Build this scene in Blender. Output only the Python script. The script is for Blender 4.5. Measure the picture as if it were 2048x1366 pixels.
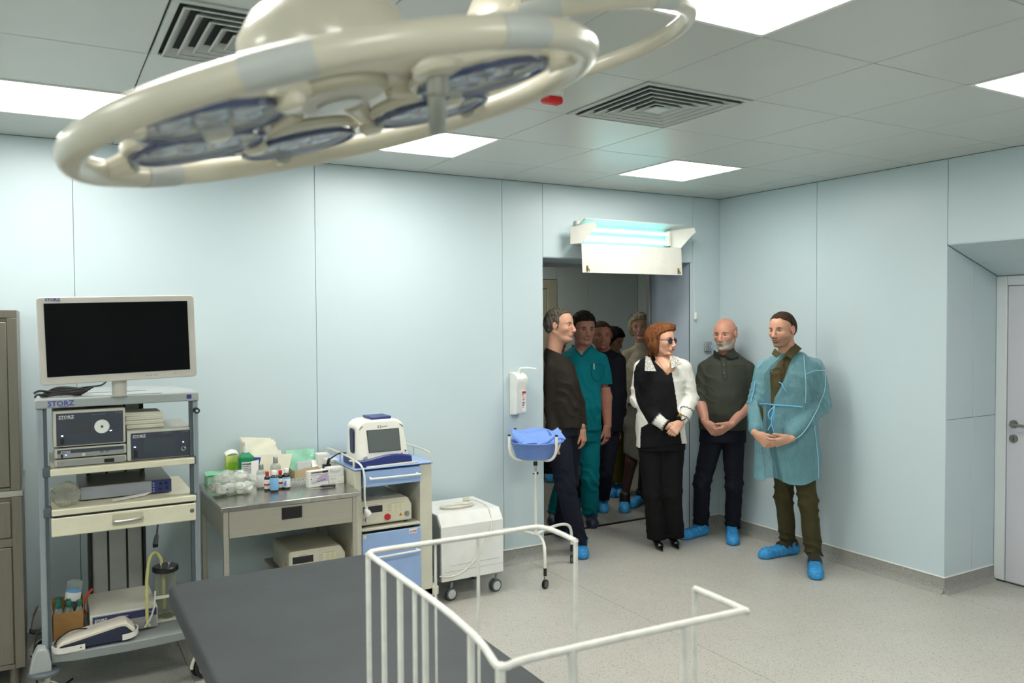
import bpy, bmesh, math, random
import numpy as np
from mathutils import Vector, Matrix
random.seed(7); rng = np.random.default_rng(7)
PI = math.pi
sc = bpy.context.scene
for o in list(bpy.data.objects): bpy.data.objects.remove(o)
COL = sc.collection

# ------------------------------------------------------------------ camera, world, exposure
CAMZ, CEIL, WA, WB = 1.763, 2.733, 5.016, 4.903      # eye height, ceiling, rear wall y, right wall x
cd = bpy.data.cameras.new('camera'); cam = bpy.data.objects.new('camera', cd); COL.objects.link(cam)
cd.sensor_width = 36; cd.lens = 36*1627.67/2048; cd.clip_start = .05
def rotm(yaw, pit, rol):
    f = Vector((math.sin(yaw)*math.cos(pit), math.cos(yaw)*math.cos(pit), -math.sin(pit)))
    r = Vector((math.cos(yaw), -math.sin(yaw), 0)); u = r.cross(f)
    r2 = r*math.cos(rol)+u*math.sin(rol); u2 = -r*math.sin(rol)+u*math.cos(rol)
    return Matrix((r2, u2, -f)).transposed()
cam.matrix_world = Matrix.Translation((0, 0, CAMZ)) @ rotm(.524353, .029691, -.0062645).to_4x4()
cd.dof.use_dof = True; cd.dof.focus_distance = 5.6; cd.dof.aperture_fstop = 4.0
sc.camera = cam
w = bpy.data.worlds.new('world'); sc.world = w; w.use_nodes = True
w.node_tree.nodes['Background'].inputs[0].default_value = (.5, .55, .6, 1)
w.node_tree.nodes['Background'].inputs[1].default_value = .02
vs = sc.view_settings; vs.view_transform = 'Standard'; vs.look = 'None'; vs.gamma = 1; vs.use_curve_mapping = False
vs.exposure = 0.68
LAMP = 15.0            # strength of the ceiling light diffusers
sc.cycles.max_bounces = 10; sc.cycles.diffuse_bounces = 6; sc.cycles.transparent_max_bounces = 24
sc.cycles.sample_clamp_indirect = 6

# ------------------------------------------------------------------ materials
def lin(c):
    c = c/255.
    return c/12.92 if c <= .04045 else ((c+.055)/1.055)**2.4
def L3(rgb): return tuple(lin(v) for v in rgb)
MATS = {}
def m(name, rgb, rough=.5, metal=0., var=.04, scale=12., bump=0., bscale=60., spec=.5, alpha=1., stretch=None, attr=False, coat=0., sss=0.):
    if name in MATS: return MATS[name]
    M = bpy.data.materials.new(name); M.use_nodes = True; nt = M.node_tree; N = nt.nodes; K = nt.links
    b = N['Principled BSDF']; c = L3(rgb)
    b.inputs['Roughness'].default_value = rough; b.inputs['Metallic'].default_value = metal
    b.inputs['Specular IOR Level'].default_value = spec; b.inputs['Coat Weight'].default_value = coat
    tc = N.new('ShaderNodeTexCoord'); mp = N.new('ShaderNodeMapping'); K.new(tc.outputs['Object'], mp.inputs[0])
    if stretch: mp.inputs['Scale'].default_value = stretch
    nz = N.new('ShaderNodeTexNoise'); nz.inputs['Scale'].default_value = scale; nz.inputs['Detail'].default_value = 3
    K.new(mp.outputs[0], nz.inputs['Vector'])
    mx = N.new('ShaderNodeMix'); mx.data_type = 'RGBA'; mx.blend_type = 'MULTIPLY'; mx.inputs[0].default_value = 1
    rp = N.new('ShaderNodeValToRGB')
    rp.color_ramp.elements[0].position = .3; rp.color_ramp.elements[0].color = (1-var*2,)*3+(1,)
    rp.color_ramp.elements[1].position = .7; rp.color_ramp.elements[1].color = (1, 1, 1, 1)
    K.new(nz.outputs['Fac'], rp.inputs[0])
    if attr:
        at = N.new('ShaderNodeAttribute'); at.attribute_name = 'Col'; K.new(at.outputs['Color'], mx.inputs[6])
    else: mx.inputs[6].default_value = c+(1,)
    K.new(rp.outputs[0], mx.inputs[7]); K.new(mx.outputs[2], b.inputs['Base Color'])
    if bump:
        n2 = N.new('ShaderNodeTexNoise'); n2.inputs['Scale'].default_value = bscale; K.new(mp.outputs[0], n2.inputs['Vector'])
        bp = N.new('ShaderNodeBump'); bp.inputs['Strength'].default_value = bump; bp.inputs['Distance'].default_value = .004
        K.new(n2.outputs['Fac'], bp.inputs['Height']); K.new(bp.outputs[0], b.inputs['Normal'])
    if sss:
        b.inputs['Subsurface Weight'].default_value = sss; b.inputs['Subsurface Radius'].default_value = (.012, .005, .003)
        b.inputs['Subsurface Scale'].default_value = 1
    if alpha < 1: b.inputs['Alpha'].default_value = alpha
    MATS[name] = M; return M
def emit(name, rgb, s):
    if name in MATS: return MATS[name]
    M = bpy.data.materials.new(name); M.use_nodes = True; b = M.node_tree.nodes['Principled BSDF']
    b.inputs['Base Color'].default_value = (.8, .8, .8, 1); b.inputs['Emission Color'].default_value = L3(rgb)+(1,)
    b.inputs['Emission Strength'].default_value = s; MATS[name] = M; return M
def glass(name, rgb, rough=.08, mixf=.35, edge=.6):
    """clear plastic or glass: see-through with a glossy coat"""
    if name in MATS: return MATS[name]
    M = bpy.data.materials.new(name); M.use_nodes = True; nt = M.node_tree; N = nt.nodes; K = nt.links
    b = N['Principled BSDF']; b.inputs['Base Color'].default_value = L3(rgb)+(1,); b.inputs['Roughness'].default_value = rough
    t = N.new('ShaderNodeBsdfTransparent'); t.inputs[0].default_value = tuple(.5+.5*v for v in L3(rgb))+(1,)
    lw = N.new('ShaderNodeLayerWeight'); lw.inputs[0].default_value = .35
    ma = N.new('ShaderNodeMath'); ma.operation = 'MULTIPLY_ADD'; ma.inputs[1].default_value = edge; ma.inputs[2].default_value = mixf
    mx = N.new('ShaderNodeMixShader'); K.new(lw.outputs['Facing'], ma.inputs[0]); K.new(ma.outputs[0], mx.inputs[0])
    K.new(t.outputs[0], mx.inputs[1]); K.new(b.outputs[0], mx.inputs[2]); K.new(mx.outputs[0], N['Material Output'].inputs[0])
    MATS[name] = M; return M

# ------------------------------------------------------------------ objects
MW = {}
def thing(name, label, cat, loc=(0, 0, 0), rot=0., group=None, mat=None):
    o = bpy.data.objects.new(name, None); COL.objects.link(o); o.empty_display_size = .1
    o.matrix_world = (mat if mat is not None else Matrix.Translation(loc) @ Matrix.Rotation(rot, 4, 'Z'))
    MW[o.name] = o.matrix_world.copy()
    tag(o, label, cat, group); return o
def tag(o, label=None, cat=None, group=None, kind=None):
    if label: o['label'] = label
    if cat: o['category'] = cat
    if group: o['group'] = group
    if kind: o['kind'] = kind
    return o
class MB:
    """collects solids and links them as ONE mesh object"""
    def __init__(s): s.V = []; s.F = []; s.I = []; s.c = 0
    def add(s, V, F):
        k = len(s.V); s.V += [tuple(v) for v in V]; s.F += [tuple(i+k for i in f) for f in F]; s.I += [s.c]*len(F); return s
    def mat(s, i): s.c = i; return s
    def box(s, x0, x1, y0, y1, z0, z1, M=None):
        V = [Vector((x, y, z)) for z in (z0, z1) for y in (y0, y1) for x in (x0, x1)]
        if M is not None: V = [M @ v for v in V]
        return s.add(V, [(0, 2, 3, 1), (4, 5, 7, 6), (0, 1, 5, 4), (2, 6, 7, 3), (0, 4, 6, 2), (1, 3, 7, 5)])
    def prism(s, poly, a0, a1, f):
        """poly in 2D, f(p, q, a) -> 3D; a from a0 to a1"""
        n = len(poly); V = [f(p, q, a0) for p, q in poly]+[f(p, q, a1) for p, q in poly]
        F = [tuple(range(n))[::-1], tuple(range(n, 2*n))]+[(i, (i+1) % n, n+(i+1) % n, n+i) for i in range(n)]
        return s.add(V, F)
    def tube(s, P, r, n=8, closed=False, cap=True):
        P = [Vector(p) for p in P]; k = len(P); R = r if isinstance(r, (list, tuple)) else [r]*k
        T = []
        for i in range(k):
            a = P[(i-1) % k] if (closed or i > 0) else P[0]; b = P[(i+1) % k] if (closed or i < k-1) else P[-1]
            T.append((b-a).normalized())
        x = T[0].orthogonal().normalized(); V = []; X = []
        for i in range(k):
            x = (x-T[i]*x.dot(T[i])).normalized(); X.append(x.copy())
        for i in range(k):
            y = T[i].cross(X[i])
            for j in range(n):
                a = 2*PI*j/n; V.append(P[i]+(X[i]*math.cos(a)+y*math.sin(a))*R[i])
        F = []
        off = 0
        if closed:   # match the last ring's phase to the first
            v = X[0]; a = math.atan2(v.dot(T[-1].cross(X[-1])), v.dot(X[-1])); off = round(a/(2*PI/n))
        for i in range(k if closed else k-1):
            q = (i+1) % k; o = off if (closed and i == k-1) else 0
            for j in range(n):
                if o: F.append((i*n+(j+o) % n, i*n+(j+1+o) % n, q*n+(j+1) % n, q*n+j))
                else: F.append((i*n+j, i*n+(j+1) % n, q*n+(j+1) % n, q*n+j))
        if cap and not closed: F += [tuple(range(n))[::-1], tuple((k-1)*n+j for j in range(n))]
        return s.add(V, F)
    def cyl(s, p0, p1, r0, r1=None, n=20): return s.tube([p0, p1], [r0, r0 if r1 is None else r1], n)
    def lathe(s, prof, c=(0, 0, 0), n=24, M=None, sx=1, sy=1):
        c = Vector(c); V = []; k = len(prof)
        for r, z in prof:
            for j in range(n):
                a = 2*PI*j/n; v = Vector((r*sx*math.cos(a), r*sy*math.sin(a), z)); V.append((M @ v if M is not None else v)+c)
        F = [(i*n+j, i*n+(j+1) % n, (i+1)*n+(j+1) % n, (i+1)*n+j) for i in range(k-1) for j in range(n)]
        F += [tuple(range(n))[::-1], tuple((k-1)*n+j for j in range(n))]
        return s.add(V, F)
    def ell(s, c, rx, ry, rz, n=16, M=None):
        k = n//2; pr = [(max(1e-4, math.sin(PI*i/k)), -math.cos(PI*i/k)) for i in range(k+1)]
        c = Vector(c); V = []
        for r, z in pr:
            for j in range(n):
                a = 2*PI*j/n; v = Vector((rx*r*math.cos(a), ry*r*math.sin(a), rz*z)); V.append((M @ v if M is not None else v)+c)
        F = [(i*n+j, i*n+(j+1) % n, (i+1)*n+(j+1) % n, (i+1)*n+j) for i in range(k) for j in range(n)]
        return s.add(V, F)
    def quad(s, a, b, c, d): return s.add([a, b, c, d], [(0, 1, 2, 3)])
    def sheet(s, a, b, c, d, t, nu=8, nv=8, f=None):
        """a thin sheet between four corners with thickness t, bent by f(u, v) along its normal"""
        a, b, c, d = map(Vector, (a, b, c, d)); nn = (b-a).cross(d-a).normalized(); V = []
        for side in (0, 1):
            for j in range(nv+1):
                for i in range(nu+1):
                    u, v = i/nu, j/nv
                    p = (a*(1-u)+b*u)*(1-v)+(d*(1-u)+c*u)*v
                    V.append(p+nn*((f(u, v) if f else 0)+side*t))
        F = []; K = (nu+1)*(nv+1); id_ = lambda i, j: j*(nu+1)+i
        for j in range(nv):
            for i in range(nu):
                q = (id_(i, j), id_(i+1, j), id_(i+1, j+1), id_(i, j+1)); F.append(q[::-1]); F.append(tuple(x+K for x in q))
        ed = [(id_(i, 0), id_(i+1, 0)) for i in range(nu)]+[(id_(nu, j), id_(nu, j+1)) for j in range(nv)]
        ed += [(id_(i+1, nv), id_(i, nv)) for i in range(nu)]+[(id_(0, j+1), id_(0, j)) for j in range(nv)]
        F += [(p, q, q+K, p+K) for p, q in ed]
        return s.add(V, F)
    def build(s, name, mat, parent=None, bevel=0, bseg=2, sub=0, ang=35, local=False, **tg):
        me = bpy.data.meshes.new(name); V = [Vector(v) for v in s.V]
        o = bpy.data.objects.new(name, me); COL.objects.link(o)
        if parent is not None:
            W = MW[parent.name]; MW[o.name] = W
            if not local: Wi = W.inverted(); V = [Wi @ v for v in V]
            o.parent = parent
        elif not local:
            lo = Vector([min(v[i] for v in V) for i in range(3)]); hi = Vector([max(v[i] for v in V) for i in range(3)])
            b = Vector(((lo.x+hi.x)/2, (lo.y+hi.y)/2, lo.z)); V = [v-b for v in V]; o.location = b; MW[o.name] = Matrix.Translation(b)
        me.from_pydata([tuple(v) for v in V], [], s.F)
        for q in (mat if isinstance(mat, (list, tuple)) else [mat]): me.materials.append(q)
        if isinstance(mat, (list, tuple)): me.polygons.foreach_set('material_index', s.I)
        bm = bmesh.new(); bm.from_mesh(me); bmesh.ops.recalc_face_normals(bm, faces=bm.faces); bm.to_mesh(me); bm.free()
        me.shade_smooth(); me.set_sharp_from_angle(angle=math.radians(ang))
        if bevel:
            q = o.modifiers.new('bevel', 'BEVEL'); q.width = bevel; q.segments = bseg; q.limit_method = 'ANGLE'; q.angle_limit = math.radians(40)
        if sub: q = o.modifiers.new('subdivision', 'SUBSURF'); q.levels = sub; q.render_levels = sub
        return tag(o, tg.get('label'), tg.get('cat'), tg.get('group'), tg.get('kind'))
def bez(P, k=6):
    """smooth path through points (Catmull-Rom)"""
    P = [Vector(p) for p in P]; out = []
    for i in range(len(P)-1):
        p0 = P[max(i-1, 0)]; p1 = P[i]; p2 = P[i+1]; p3 = P[min(i+2, len(P)-1)]
        for j in range(k):
            t = j/k
            out.append(.5*((2*p1)+(p2-p0)*t+(2*p0-5*p1+4*p2-p3)*t*t+(3*p1-p0-3*p2+p3)*t**3))
    return out+[P[-1]]
def rrect(x0, x1, y0, y1, r, n=5):
    out = []
    for cx, cy, a in ((x1-r, y1-r, 0), (x0+r, y1-r, 90), (x0+r, y0+r, 180), (x1-r, y0+r, 270)):
        for i in range(n+1):
            t = math.radians(a+90*i/n); out.append((cx+r*math.cos(t), cy+r*math.sin(t)))
    return out
FX = lambda y: (lambda p, q, a: (p, a, q))       # polygon in the x-z plane, extruded along y
fxz = lambda p, q, a: (p, a, q)
fyz = lambda p, q, a: (a, p, q)
fxy = lambda p, q, a: (p, q, a)
def text(s, size, loc, mat, parent, name='lettering', rot=(PI/2, 0, 0), depth=.0006, sx=1., bold=0.):
    """flat printed lettering as a thin mesh, world placed"""
    cu = bpy.data.curves.new(name, 'FONT'); cu.body = s; cu.size = size; cu.extrude = depth; cu.resolution_u = 2; cu.offset = bold
    t = bpy.data.objects.new(name, cu); COL.objects.link(t); dg = bpy.context.evaluated_depsgraph_get()
    me = bpy.data.meshes.new_from_object(t.evaluated_get(dg)); bpy.data.objects.remove(t)
    from mathutils import Euler
    Mx = Matrix.Translation(loc) @ Euler(rot).to_matrix().to_4x4() @ Matrix.Diagonal((sx, 1, 1, 1))
    if parent is not None: Mx = MW[parent.name].inverted() @ Mx
    me.transform(Mx); me.materials.clear(); me.materials.append(mat)
    o = bpy.data.objects.new(name, me); COL.objects.link(o); o.parent = parent
    if parent is not None: MW[o.name] = MW[parent.name]
    return o

# ------------------------------------------------------------------ base materials
wallM = m('wall_panel_blue', (191, 207, 212), .38, var=.012, scale=1.2, spec=.45)
backM = m('joint_dark', (96, 110, 116), .8)
ceilM = m('ceiling_metal', (196, 199, 194), .3, .0, var=.012, scale=3, spec=.5)
white = m('white_paint', (228, 229, 224), .35); cream = m('cream_enamel', (214, 211, 196), .35)
steel = m('brushed_steel', (172, 170, 160), .32, .85, var=.08, scale=9, stretch=(1, 1, 40))
steelH = m('steel_top', (188, 187, 180), .24, .9, var=.10, scale=7, stretch=(8, 1, 1))
chrome = m('chrome', (205, 205, 205), .12, 1.); black = m('black_plastic', (18, 19, 21), .4); rubber = m('black_rubber', (28, 29, 31), .7)
greyP = m('grey_plastic', (140, 148, 150), .4); darkG = m('dark_grey_plastic', (74, 82, 88), .45)
blueP = m('navy_plastic', (34, 48, 112), .35); redM = m('red', (190, 30, 34), .4); ltblue = m('light_blue_laminate', (150, 178, 222), .35)
ink = m('ink_dark', (40, 42, 48), .6); inkW = m('ink_white', (220, 222, 224), .5); inkB = m('ink_blue', (45, 60, 150), .5)

# ------------------------------------------------------------------ floor
def floor_mat(name, base, k=1.):
    M = m(name, base, .32, var=.03, scale=3, spec=.4); nt = M.node_tree; N = nt.nodes; K = nt.links; b = N['Principled BSDF']
    src = b.inputs['Base Color'].links[0].from_socket
    tc = N.new('ShaderNodeTexCoord')
    for sca, th, col, fac in ((95, .30, (92, 92, 84), .8), (190, .36, (120, 118, 108), .7), (60, .20, (214, 214, 206), .5), (42, .13, (70, 70, 66), .75)):
        vo = N.new('ShaderNodeTexVoronoi'); vo.inputs['Scale'].default_value = sca*k; K.new(tc.outputs['Object'], vo.inputs['Vector'])
        rp = N.new('ShaderNodeValToRGB'); e = rp.color_ramp.elements; e[0].position = th*.75; e[0].color = (fac,)*3+(1,); e[1].position = th; e[1].color = (0, 0, 0, 1)
        K.new(vo.outputs['Distance'], rp.inputs[0])
        nz = N.new('ShaderNodeTexNoise'); nz.inputs['Scale'].default_value = sca*.6; K.new(tc.outputs['Object'], nz.inputs['Vector'])
        gt = N.new('ShaderNodeMath'); gt.operation = 'GREATER_THAN'; gt.inputs[1].default_value = .5; K.new(nz.outputs['Fac'], gt.inputs[0])
        mu = N.new('ShaderNodeMath'); mu.operation = 'MULTIPLY'; K.new(gt.outputs[0], mu.inputs[0]); K.new(rp.outputs[0], mu.inputs[1])
        mx = N.new('ShaderNodeMix'); mx.data_type = 'RGBA'; mx.inputs[7].default_value = L3(col)+(1,)
        K.new(mu.outputs[0], mx.inputs[0]); K.new(src, mx.inputs[6]); src = mx.outputs[2]
    K.new(src, b.inputs['Base Color']); return M
floorM = floor_mat('speckled_vinyl', (184, 182, 174)); skirtM = floor_mat('speckled_skirting', (150, 150, 145))
hallM = floor_mat('hall_vinyl', (150, 148, 138))
X0, Y0 = -2.3, -2.6          # unseen left and front limits of the room
HX1, HY1 = 6.36, 7.9         # hall behind the door
fl = MB().box(X0-.1, 6.6, Y0-.1, 8.1, -.06, -.004).build('floor', m('screed', (110, 110, 104), .8), kind='structure')
gx = [X0, -1.8, .61, 3.018, 4.895, 5.46]
for i in range(5):
    y1 = 5.02 if gx[i+1] < 4.91 else 3.045
    MB().box(gx[i]+.0015, gx[i+1]-.0015, Y0, y1, -.004, 0).build('vinyl_sheet', floorM, fl)
MB().box(3.164, 4.573, 5.02, 5.515, -.004, 0).build('vinyl_sheet', floorM, fl)
MB().box(1.5, HX1, 5.545, HY1, -.004, 0).build('hall_sheet', hallM, fl)
MB().box(3.1, 4.63, 5.515, 5.545, -.004, .006).build('threshold_strip', m('threshold_black', (26, 28, 28), .4, .5), fl)

# ------------------------------------------------------------------ walls made of separate panels
def wall(name, boxes, panels, axis, sgn, bev=.0015):
    """boxes: dark backing; panels: (a0,a1,z0,z1,at) rectangles standing 4 mm proud of the backing"""
    b = MB()
    for q in boxes: b.box(*q)
    W = b.build(name, backM, kind='structure')
    for a0, a1, z0, z1, at in panels:
        g = .0013; k = MB()
        if axis == 'y': k.box(a0+g, a1-g, min(at, at+sgn*.006), max(at, at+sgn*.006), z0+g, z1-g)
        else: k.box(min(at, at+sgn*.006), max(at, at+sgn*.006), a0+g, a1-g, z0+g, z1-g)
        k.build('wall_panel', wallM, W, bevel=.001, bseg=1)
    return W
T = .006; SK = .10
wb = wall('wall_back', [(X0-.1, 3.158, WA+T, 5.51, 0, CEIL+.1), (4.579, 5.05, WA+T, 5.51, 0, CEIL+.1), (3.158, 4.579, WA+T, 5.51, 2.203, CEIL+.1)],
    [(X0, -1.17, SK, CEIL-.0005, WA), (-1.17, .162, SK, CEIL-.0005, WA), (.162, 1.489, SK, CEIL-.0005, WA), (1.489, 2.826, SK, CEIL-.0005, WA),
     (2.826, 3.164, SK, CEIL-.0005, WA), (3.164, 4.606, 2.20, CEIL-.0005, WA), (4.5735, 4.606, .004, 2.20, WA), (4.606, WB+.005, SK, CEIL-.0005, WA)], 'y', 1)
jb = MB(); jb.box(4.5742, 4.577, WA+.001, 5.51, .004, 2.2); jb.box(3.160, 3.164, WA+.004, 5.51, .004, 2.2); jb.box(3.164, 4.573, WA+.004, 5.51, 2.196, 2.2)
jb.build('jamb_lining', m('jamb_blue', (176, 190, 204), .35, var=.02), wb)
fm = m('aluminium_frame', (150, 152, 150), .3, .6)
jf = MB(); jf.box(4.545, 4.577, 5.49, 5.53, .004, 2.2); jf.box(3.16, 3.19, 5.49, 5.53, .004, 2.2); jf.box(3.164, 4.573, 5.49, 5.53, 2.165, 2.2)
jf.build('door_frame', fm, wb, bevel=.002)
MB().box(4.5725, 4.5742, WA-.001, WA+.006, .004, 2.2).build('edge_trim', m('edge_dark', (60, 66, 72), .4, .4), wb)
wall('wall_right', [(WB+T, WB+.12, 3.049, 5.2, 0, CEIL+.1), (WB+T, WB+.12, Y0, 3.045, 2.26, CEIL+.1), (WB+T, WB+.12, Y0, 1.9, 0, 2.3)],
    [(4.034, WA, SK, CEIL-.0005, WB), (3.045, 4.034, SK, CEIL-.0005, WB), (1.9, 3.045, 2.20, CEIL-.0005, WB), (.8, 1.9, SK, CEIL-.0005, WB), (-.4, .8, SK, CEIL-.0005, WB), (Y0, -.4, SK, CEIL-.0005, WB)], 'x', 1)
ny = 3.045; nx1 = 5.457
nw = wall('wall_niche', [(WB+T, nx1+.1, ny+T, ny+.08, 0, 2.3)],
    [(WB+.002, 5.194, SK, 1.10, ny), (5.194, nx1, SK, 1.10, ny)], 'y', 1)
zt = lambda x: 2.197-(x-WB)/(nx1-WB)*(2.197-2.015)
for a, b_ in ((WB+.002, 5.194), (5.194, nx1)):
    g = .0016; MB().prism([(a+g, 1.10+g), (b_-g, 1.10+g), (b_-g, zt(b_)-g), (a+g, zt(a)-g)], ny, ny+T, fxz).build('wall_panel', wallM, nw, bevel=.001, bseg=1)
for a, b_ in ((WB+.002, 5.21), (5.21, nx1)):
    for y0, y1 in ((2.45, 3.043), (1.9, 2.447)):
        MB().prism([(a+.0016, zt(a)), (b_-.0016, zt(b_)), (b_-.0016, zt(b_)+T), (a+.0016, zt(a)+T)], y0, y1, fxz).build('soffit_panel', wallM, nw, bevel=.001, bseg=1)
MB().prism([(WB+.01, zt(WB)+.012), (nx1+.1, zt(nx1)+.012), (nx1+.1, 2.4), (WB+.01, 2.4)], 1.9, 3.06, fxz).build('soffit_backing', backM, nw)
MB().box(nx1+.02, nx1+.1, Y0, 3.06, 0, 2.4).build('recess_backing', wallM, nw)
MB().box(WB, nx1, 1.88, 1.9, 0, 2.3).build('recess_side', wallM, nw)
# white door in the niche
dl = m('door_lilac_white', (206, 204, 212), .35, var=.01); dfm = m('door_frame_white', (218, 222, 224), .35, var=.01)
D1 = tag(bpy.data.objects.new('door_1', None), kind='structure'); COL.objects.link(D1); D1.location = (nx1, 2.5, 0); MW[D1.name] = Matrix.Translation((nx1, 2.5, 0))
f = MB(); f.box(nx1-.012, nx1+.02, 2.976, 3.044, .012, 2.012); f.box(nx1-.012, nx1+.02, 1.92, 1.975, .012, 2.0); f.box(nx1-.012, nx1+.02, 1.976, 2.975, 1.950, 2.012)
f.build('door_frame', dfm, D1, bevel=.004)
MB().box(nx1-.003, nx1+.02, 1.98, 2.972, .012, 1.946).build('door_leaf', dl, D1, bevel=.002)
hm = m('satin_nickel', (150, 148, 140), .28, .9)
h = MB().cyl((nx1-.003, 2.926, 1.05), (nx1-.016, 2.926, 1.05), .026).tube(bez([(nx1-.01, 2.926, 1.05), (nx1-.05, 2.926, 1.05), (nx1-.058, 2.90, 1.05), (nx1-.055, 2.80, 1.048)]), .009)
h.build('door_handle', hm, D1)
h = MB().cyl((nx1-.003, 2.926, .956), (nx1-.016, 2.926, .956), .026).box(nx1-.024, nx1-.014, 2.922, 2.930, .944, .968); h.build('lock_rosette', hm, D1)
# other sides of the room and the hall behind the doorway
wall('wall_left', [(X0-.1, X0-T, Y0, WA, 0, CEIL+.1)], [(Y0+i*1.27, Y0+(i+1)*1.27, SK, CEIL-.003, X0) for i in range(6)], 'x', -1)
wall('wall_front', [(X0, 5.5, Y0-.1, Y0-T, 0, CEIL+.1)], [(X0+i*1.3, X0+(i+1)*1.3, SK, CEIL-.003, Y0) for i in range(6)], 'y', -1)
hallW = m('hall_panel', (222, 232, 234), .4, var=.012)
HW = MB().box(1.3, 6.6, HY1+T, HY1+.1, 0, 2.75).box(HX1+T, HX1+.1, 5.4, HY1+.1, 0, 2.75).box(1.3, 1.4, 5.4, 8, 0, 2.75).box(5.0, 6.5, 5.40, 5.52, 0, 2.75).box(1.3, 3.0, 5.511, 5.52, 0, 2.75).build('wall_hall', backM, kind='structure')
for a, b_ in ((1.4, 2.6), (2.6, 3.9), (5.17, 5.62), (5.62, HX1)):
    MB().box(a+.002, b_-.002, HY1, HY1+T, .1, 2.65).build('wall_panel', hallW, HW)
MB().box(3.9, 5.17, HY1, HY1+T, 2.20, 2.65).build('wall_panel', hallW, HW)
for a, b_ in ((5.53, 6.4), (6.4, 7.2), (7.2, HY1)): MB().box(HX1, HX1+T, a+.002, b_-.002, .1, 2.65).build('wall_panel', m('hall_panel_green', (222, 236, 230), .4), HW)
D2 = tag(bpy.data.objects.new('door_2', None), kind='structure'); COL.objects.link(D2); D2.location = (4.5, HY1, 0); MW[D2.name] = Matrix.Translation((4.5, HY1, 0))
cr = m('hall_door_cream', (206, 202, 180), .4)
MB().box(3.97, 5.03, HY1-.004, HY1+.04, .01, 2.085).build('door_leaf', cr, D2, bevel=.003)
MB().box(3.9, 3.965, HY1-.015, HY1+.04, .01, 2.19).box(5.035, 5.165, HY1-.015, HY1+.04, .01, 2.19).box(3.966, 5.034, HY1-.015, HY1+.04, 2.09, 2.19).build('door_frame', cr, D2, bevel=.003)

# skirting: coved speckled vinyl with a white bead on top
def skirt(name, p0, p1, n):
    p0, p1, n = Vector(p0), Vector(p1), Vector(n)
    prof = [(-.02, -.003), (-.02, SK), (.004, SK), (.004, .045), (.008, .025), (.018, .010), (.034, .002), (.04, -.003)]
    b = MB().prism(prof, 0, 1, lambda q, z, a: p0+(p1-p0)*a+n*q+Vector((0, 0, z)))
    o = b.build(name, skirtM, kind='structure', ang=50)
    MB().prism([(-.01, SK), (-.01, SK+.007), (.006, SK+.006), (.007, SK)], 0, 1, lambda q, z, a: p0+(p1-p0)*a+n*q+Vector((0, 0, z))).build('bead', white, o)
skirt('baseboard_back', (X0, WA, 0), (3.164, WA, 0), (0, -1, 0)); skirt('baseboard_corner', (4.606, WA, 0), (WB, WA, 0), (0, -1, 0))
skirt('baseboard_right', (WB, ny, 0), (WB, WA, 0), (-1, 0, 0)); skirt('baseboard_niche', (WB-.004, ny, 0), (nx1-.015, ny, 0), (0, -1, 0))
skirt('baseboard_near', (WB, Y0, 0), (WB, 1.9, 0), (-1, 0, 0)); skirt('baseboard_left', (X0, Y0, 0), (X0, WA, 0), (1, 0, 0)); skirt('baseboard_front', (X0, Y0, 0), (WB, Y0, 0), (0, 1, 0))
skirt('baseboard_hall', (1.4, HY1, 0), (3.9, HY1, 0), (0, -1, 0)); skirt('baseboard_hall_end', (5.17, HY1, 0), (HX1, HY1, 0), (0, -1, 0))

# ------------------------------------------------------------------ ceiling
TP = .61; TX, TY = 2.80, 2.04
cl = MB().box(X0-.1, 5.6, Y0-.1, 5.1, CEIL+.02, CEIL+.06).build('ceiling', m('ceiling_void', (128, 130, 127), .8), kind='structure')
MB().box(1.3, 6.6, 5.4, 8.1, 2.66, 2.72).build('ceiling_hall', ceilM, kind='structure')
t = thing('ceiling_light', 'added square fill light panel, out of view, brightening the hall beyond the doorway', 'ceiling light', (3.9, 6.9, 2.65))  # unseen panel added only to brighten the hall walls and people
MB().box(3.58, 4.22, 6.58, 7.22, 2.648, 2.66).build('light_frame', white, t); MB().box(3.6, 4.2, 6.6, 7.2, 2.645, 2.649).build('diffuser', emit('hall_fill_glow', (255, 250, 238), 9), t)
LIGHTS = [(-1, i) for i in ()]
lx = [-.25-1.83, -.25, 1.58, 3.41]; ly = [3.87, 1.43, -1.01]
lights = {(round((x-TX)/TP), round((y-TY)/TP)) for x in lx for y in ly}
vents = {(round((.36-TX)/TP), round((2.65-TY)/TP)), (round((2.19-TX)/TP), round((2.65-TY)/TP)), (round((.36-TX)/TP), -4), (round((2.19-TX)/TP), -4)}
tile0 = None; g = .002
i0 = math.ceil((X0-TX)/TP)-1; i1 = math.floor((WB-TX)/TP)+1; j0 = math.ceil((Y0-TY)/TP)-1; j1 = math.floor((WA-TY)/TP)+1
for i in range(i0, i1):
    for j in range(j0, j1):
        if (i, j) in lights or (i, j) in vents: continue
        a, c = TX+i*TP, TY+j*TP; a2, c2 = min(a+TP, WB), min(c+TP, WA); a1, c1 = max(a, X0), max(c, Y0)
        full = (a1 == a and c1 == c and a2 == a+TP and c2 == c+TP)
        if full and tile0:
            t = tile0.copy(); COL.objects.link(t); t.parent = cl
            t.location = Vector((a, c, CEIL))-cl.location
        else:
            q = MB().box(g, a2-a1-g, g, c2-c1-g, 0, .016).build('ceiling_tile', ceilM, cl, bevel=.0025, bseg=2, local=True)
            q.location = Vector((a1, c1, CEIL))-cl.location
            if full: tile0 = q
diff = emit('light_diffuser', (255, 252, 244), LAMP)
where = {(-.25, 3.87): 'above the equipment tower, half hidden by the surgical lamp', (1.58, 3.87): 'over the steel table, touching the surgical lamp ring in view', (3.41, 3.87): 'in front of the doorway',
         (1.58, 1.43): 'at the top edge, behind the smaller ring lamp', (3.41, 1.43): 'at the right edge of the view'}
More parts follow.
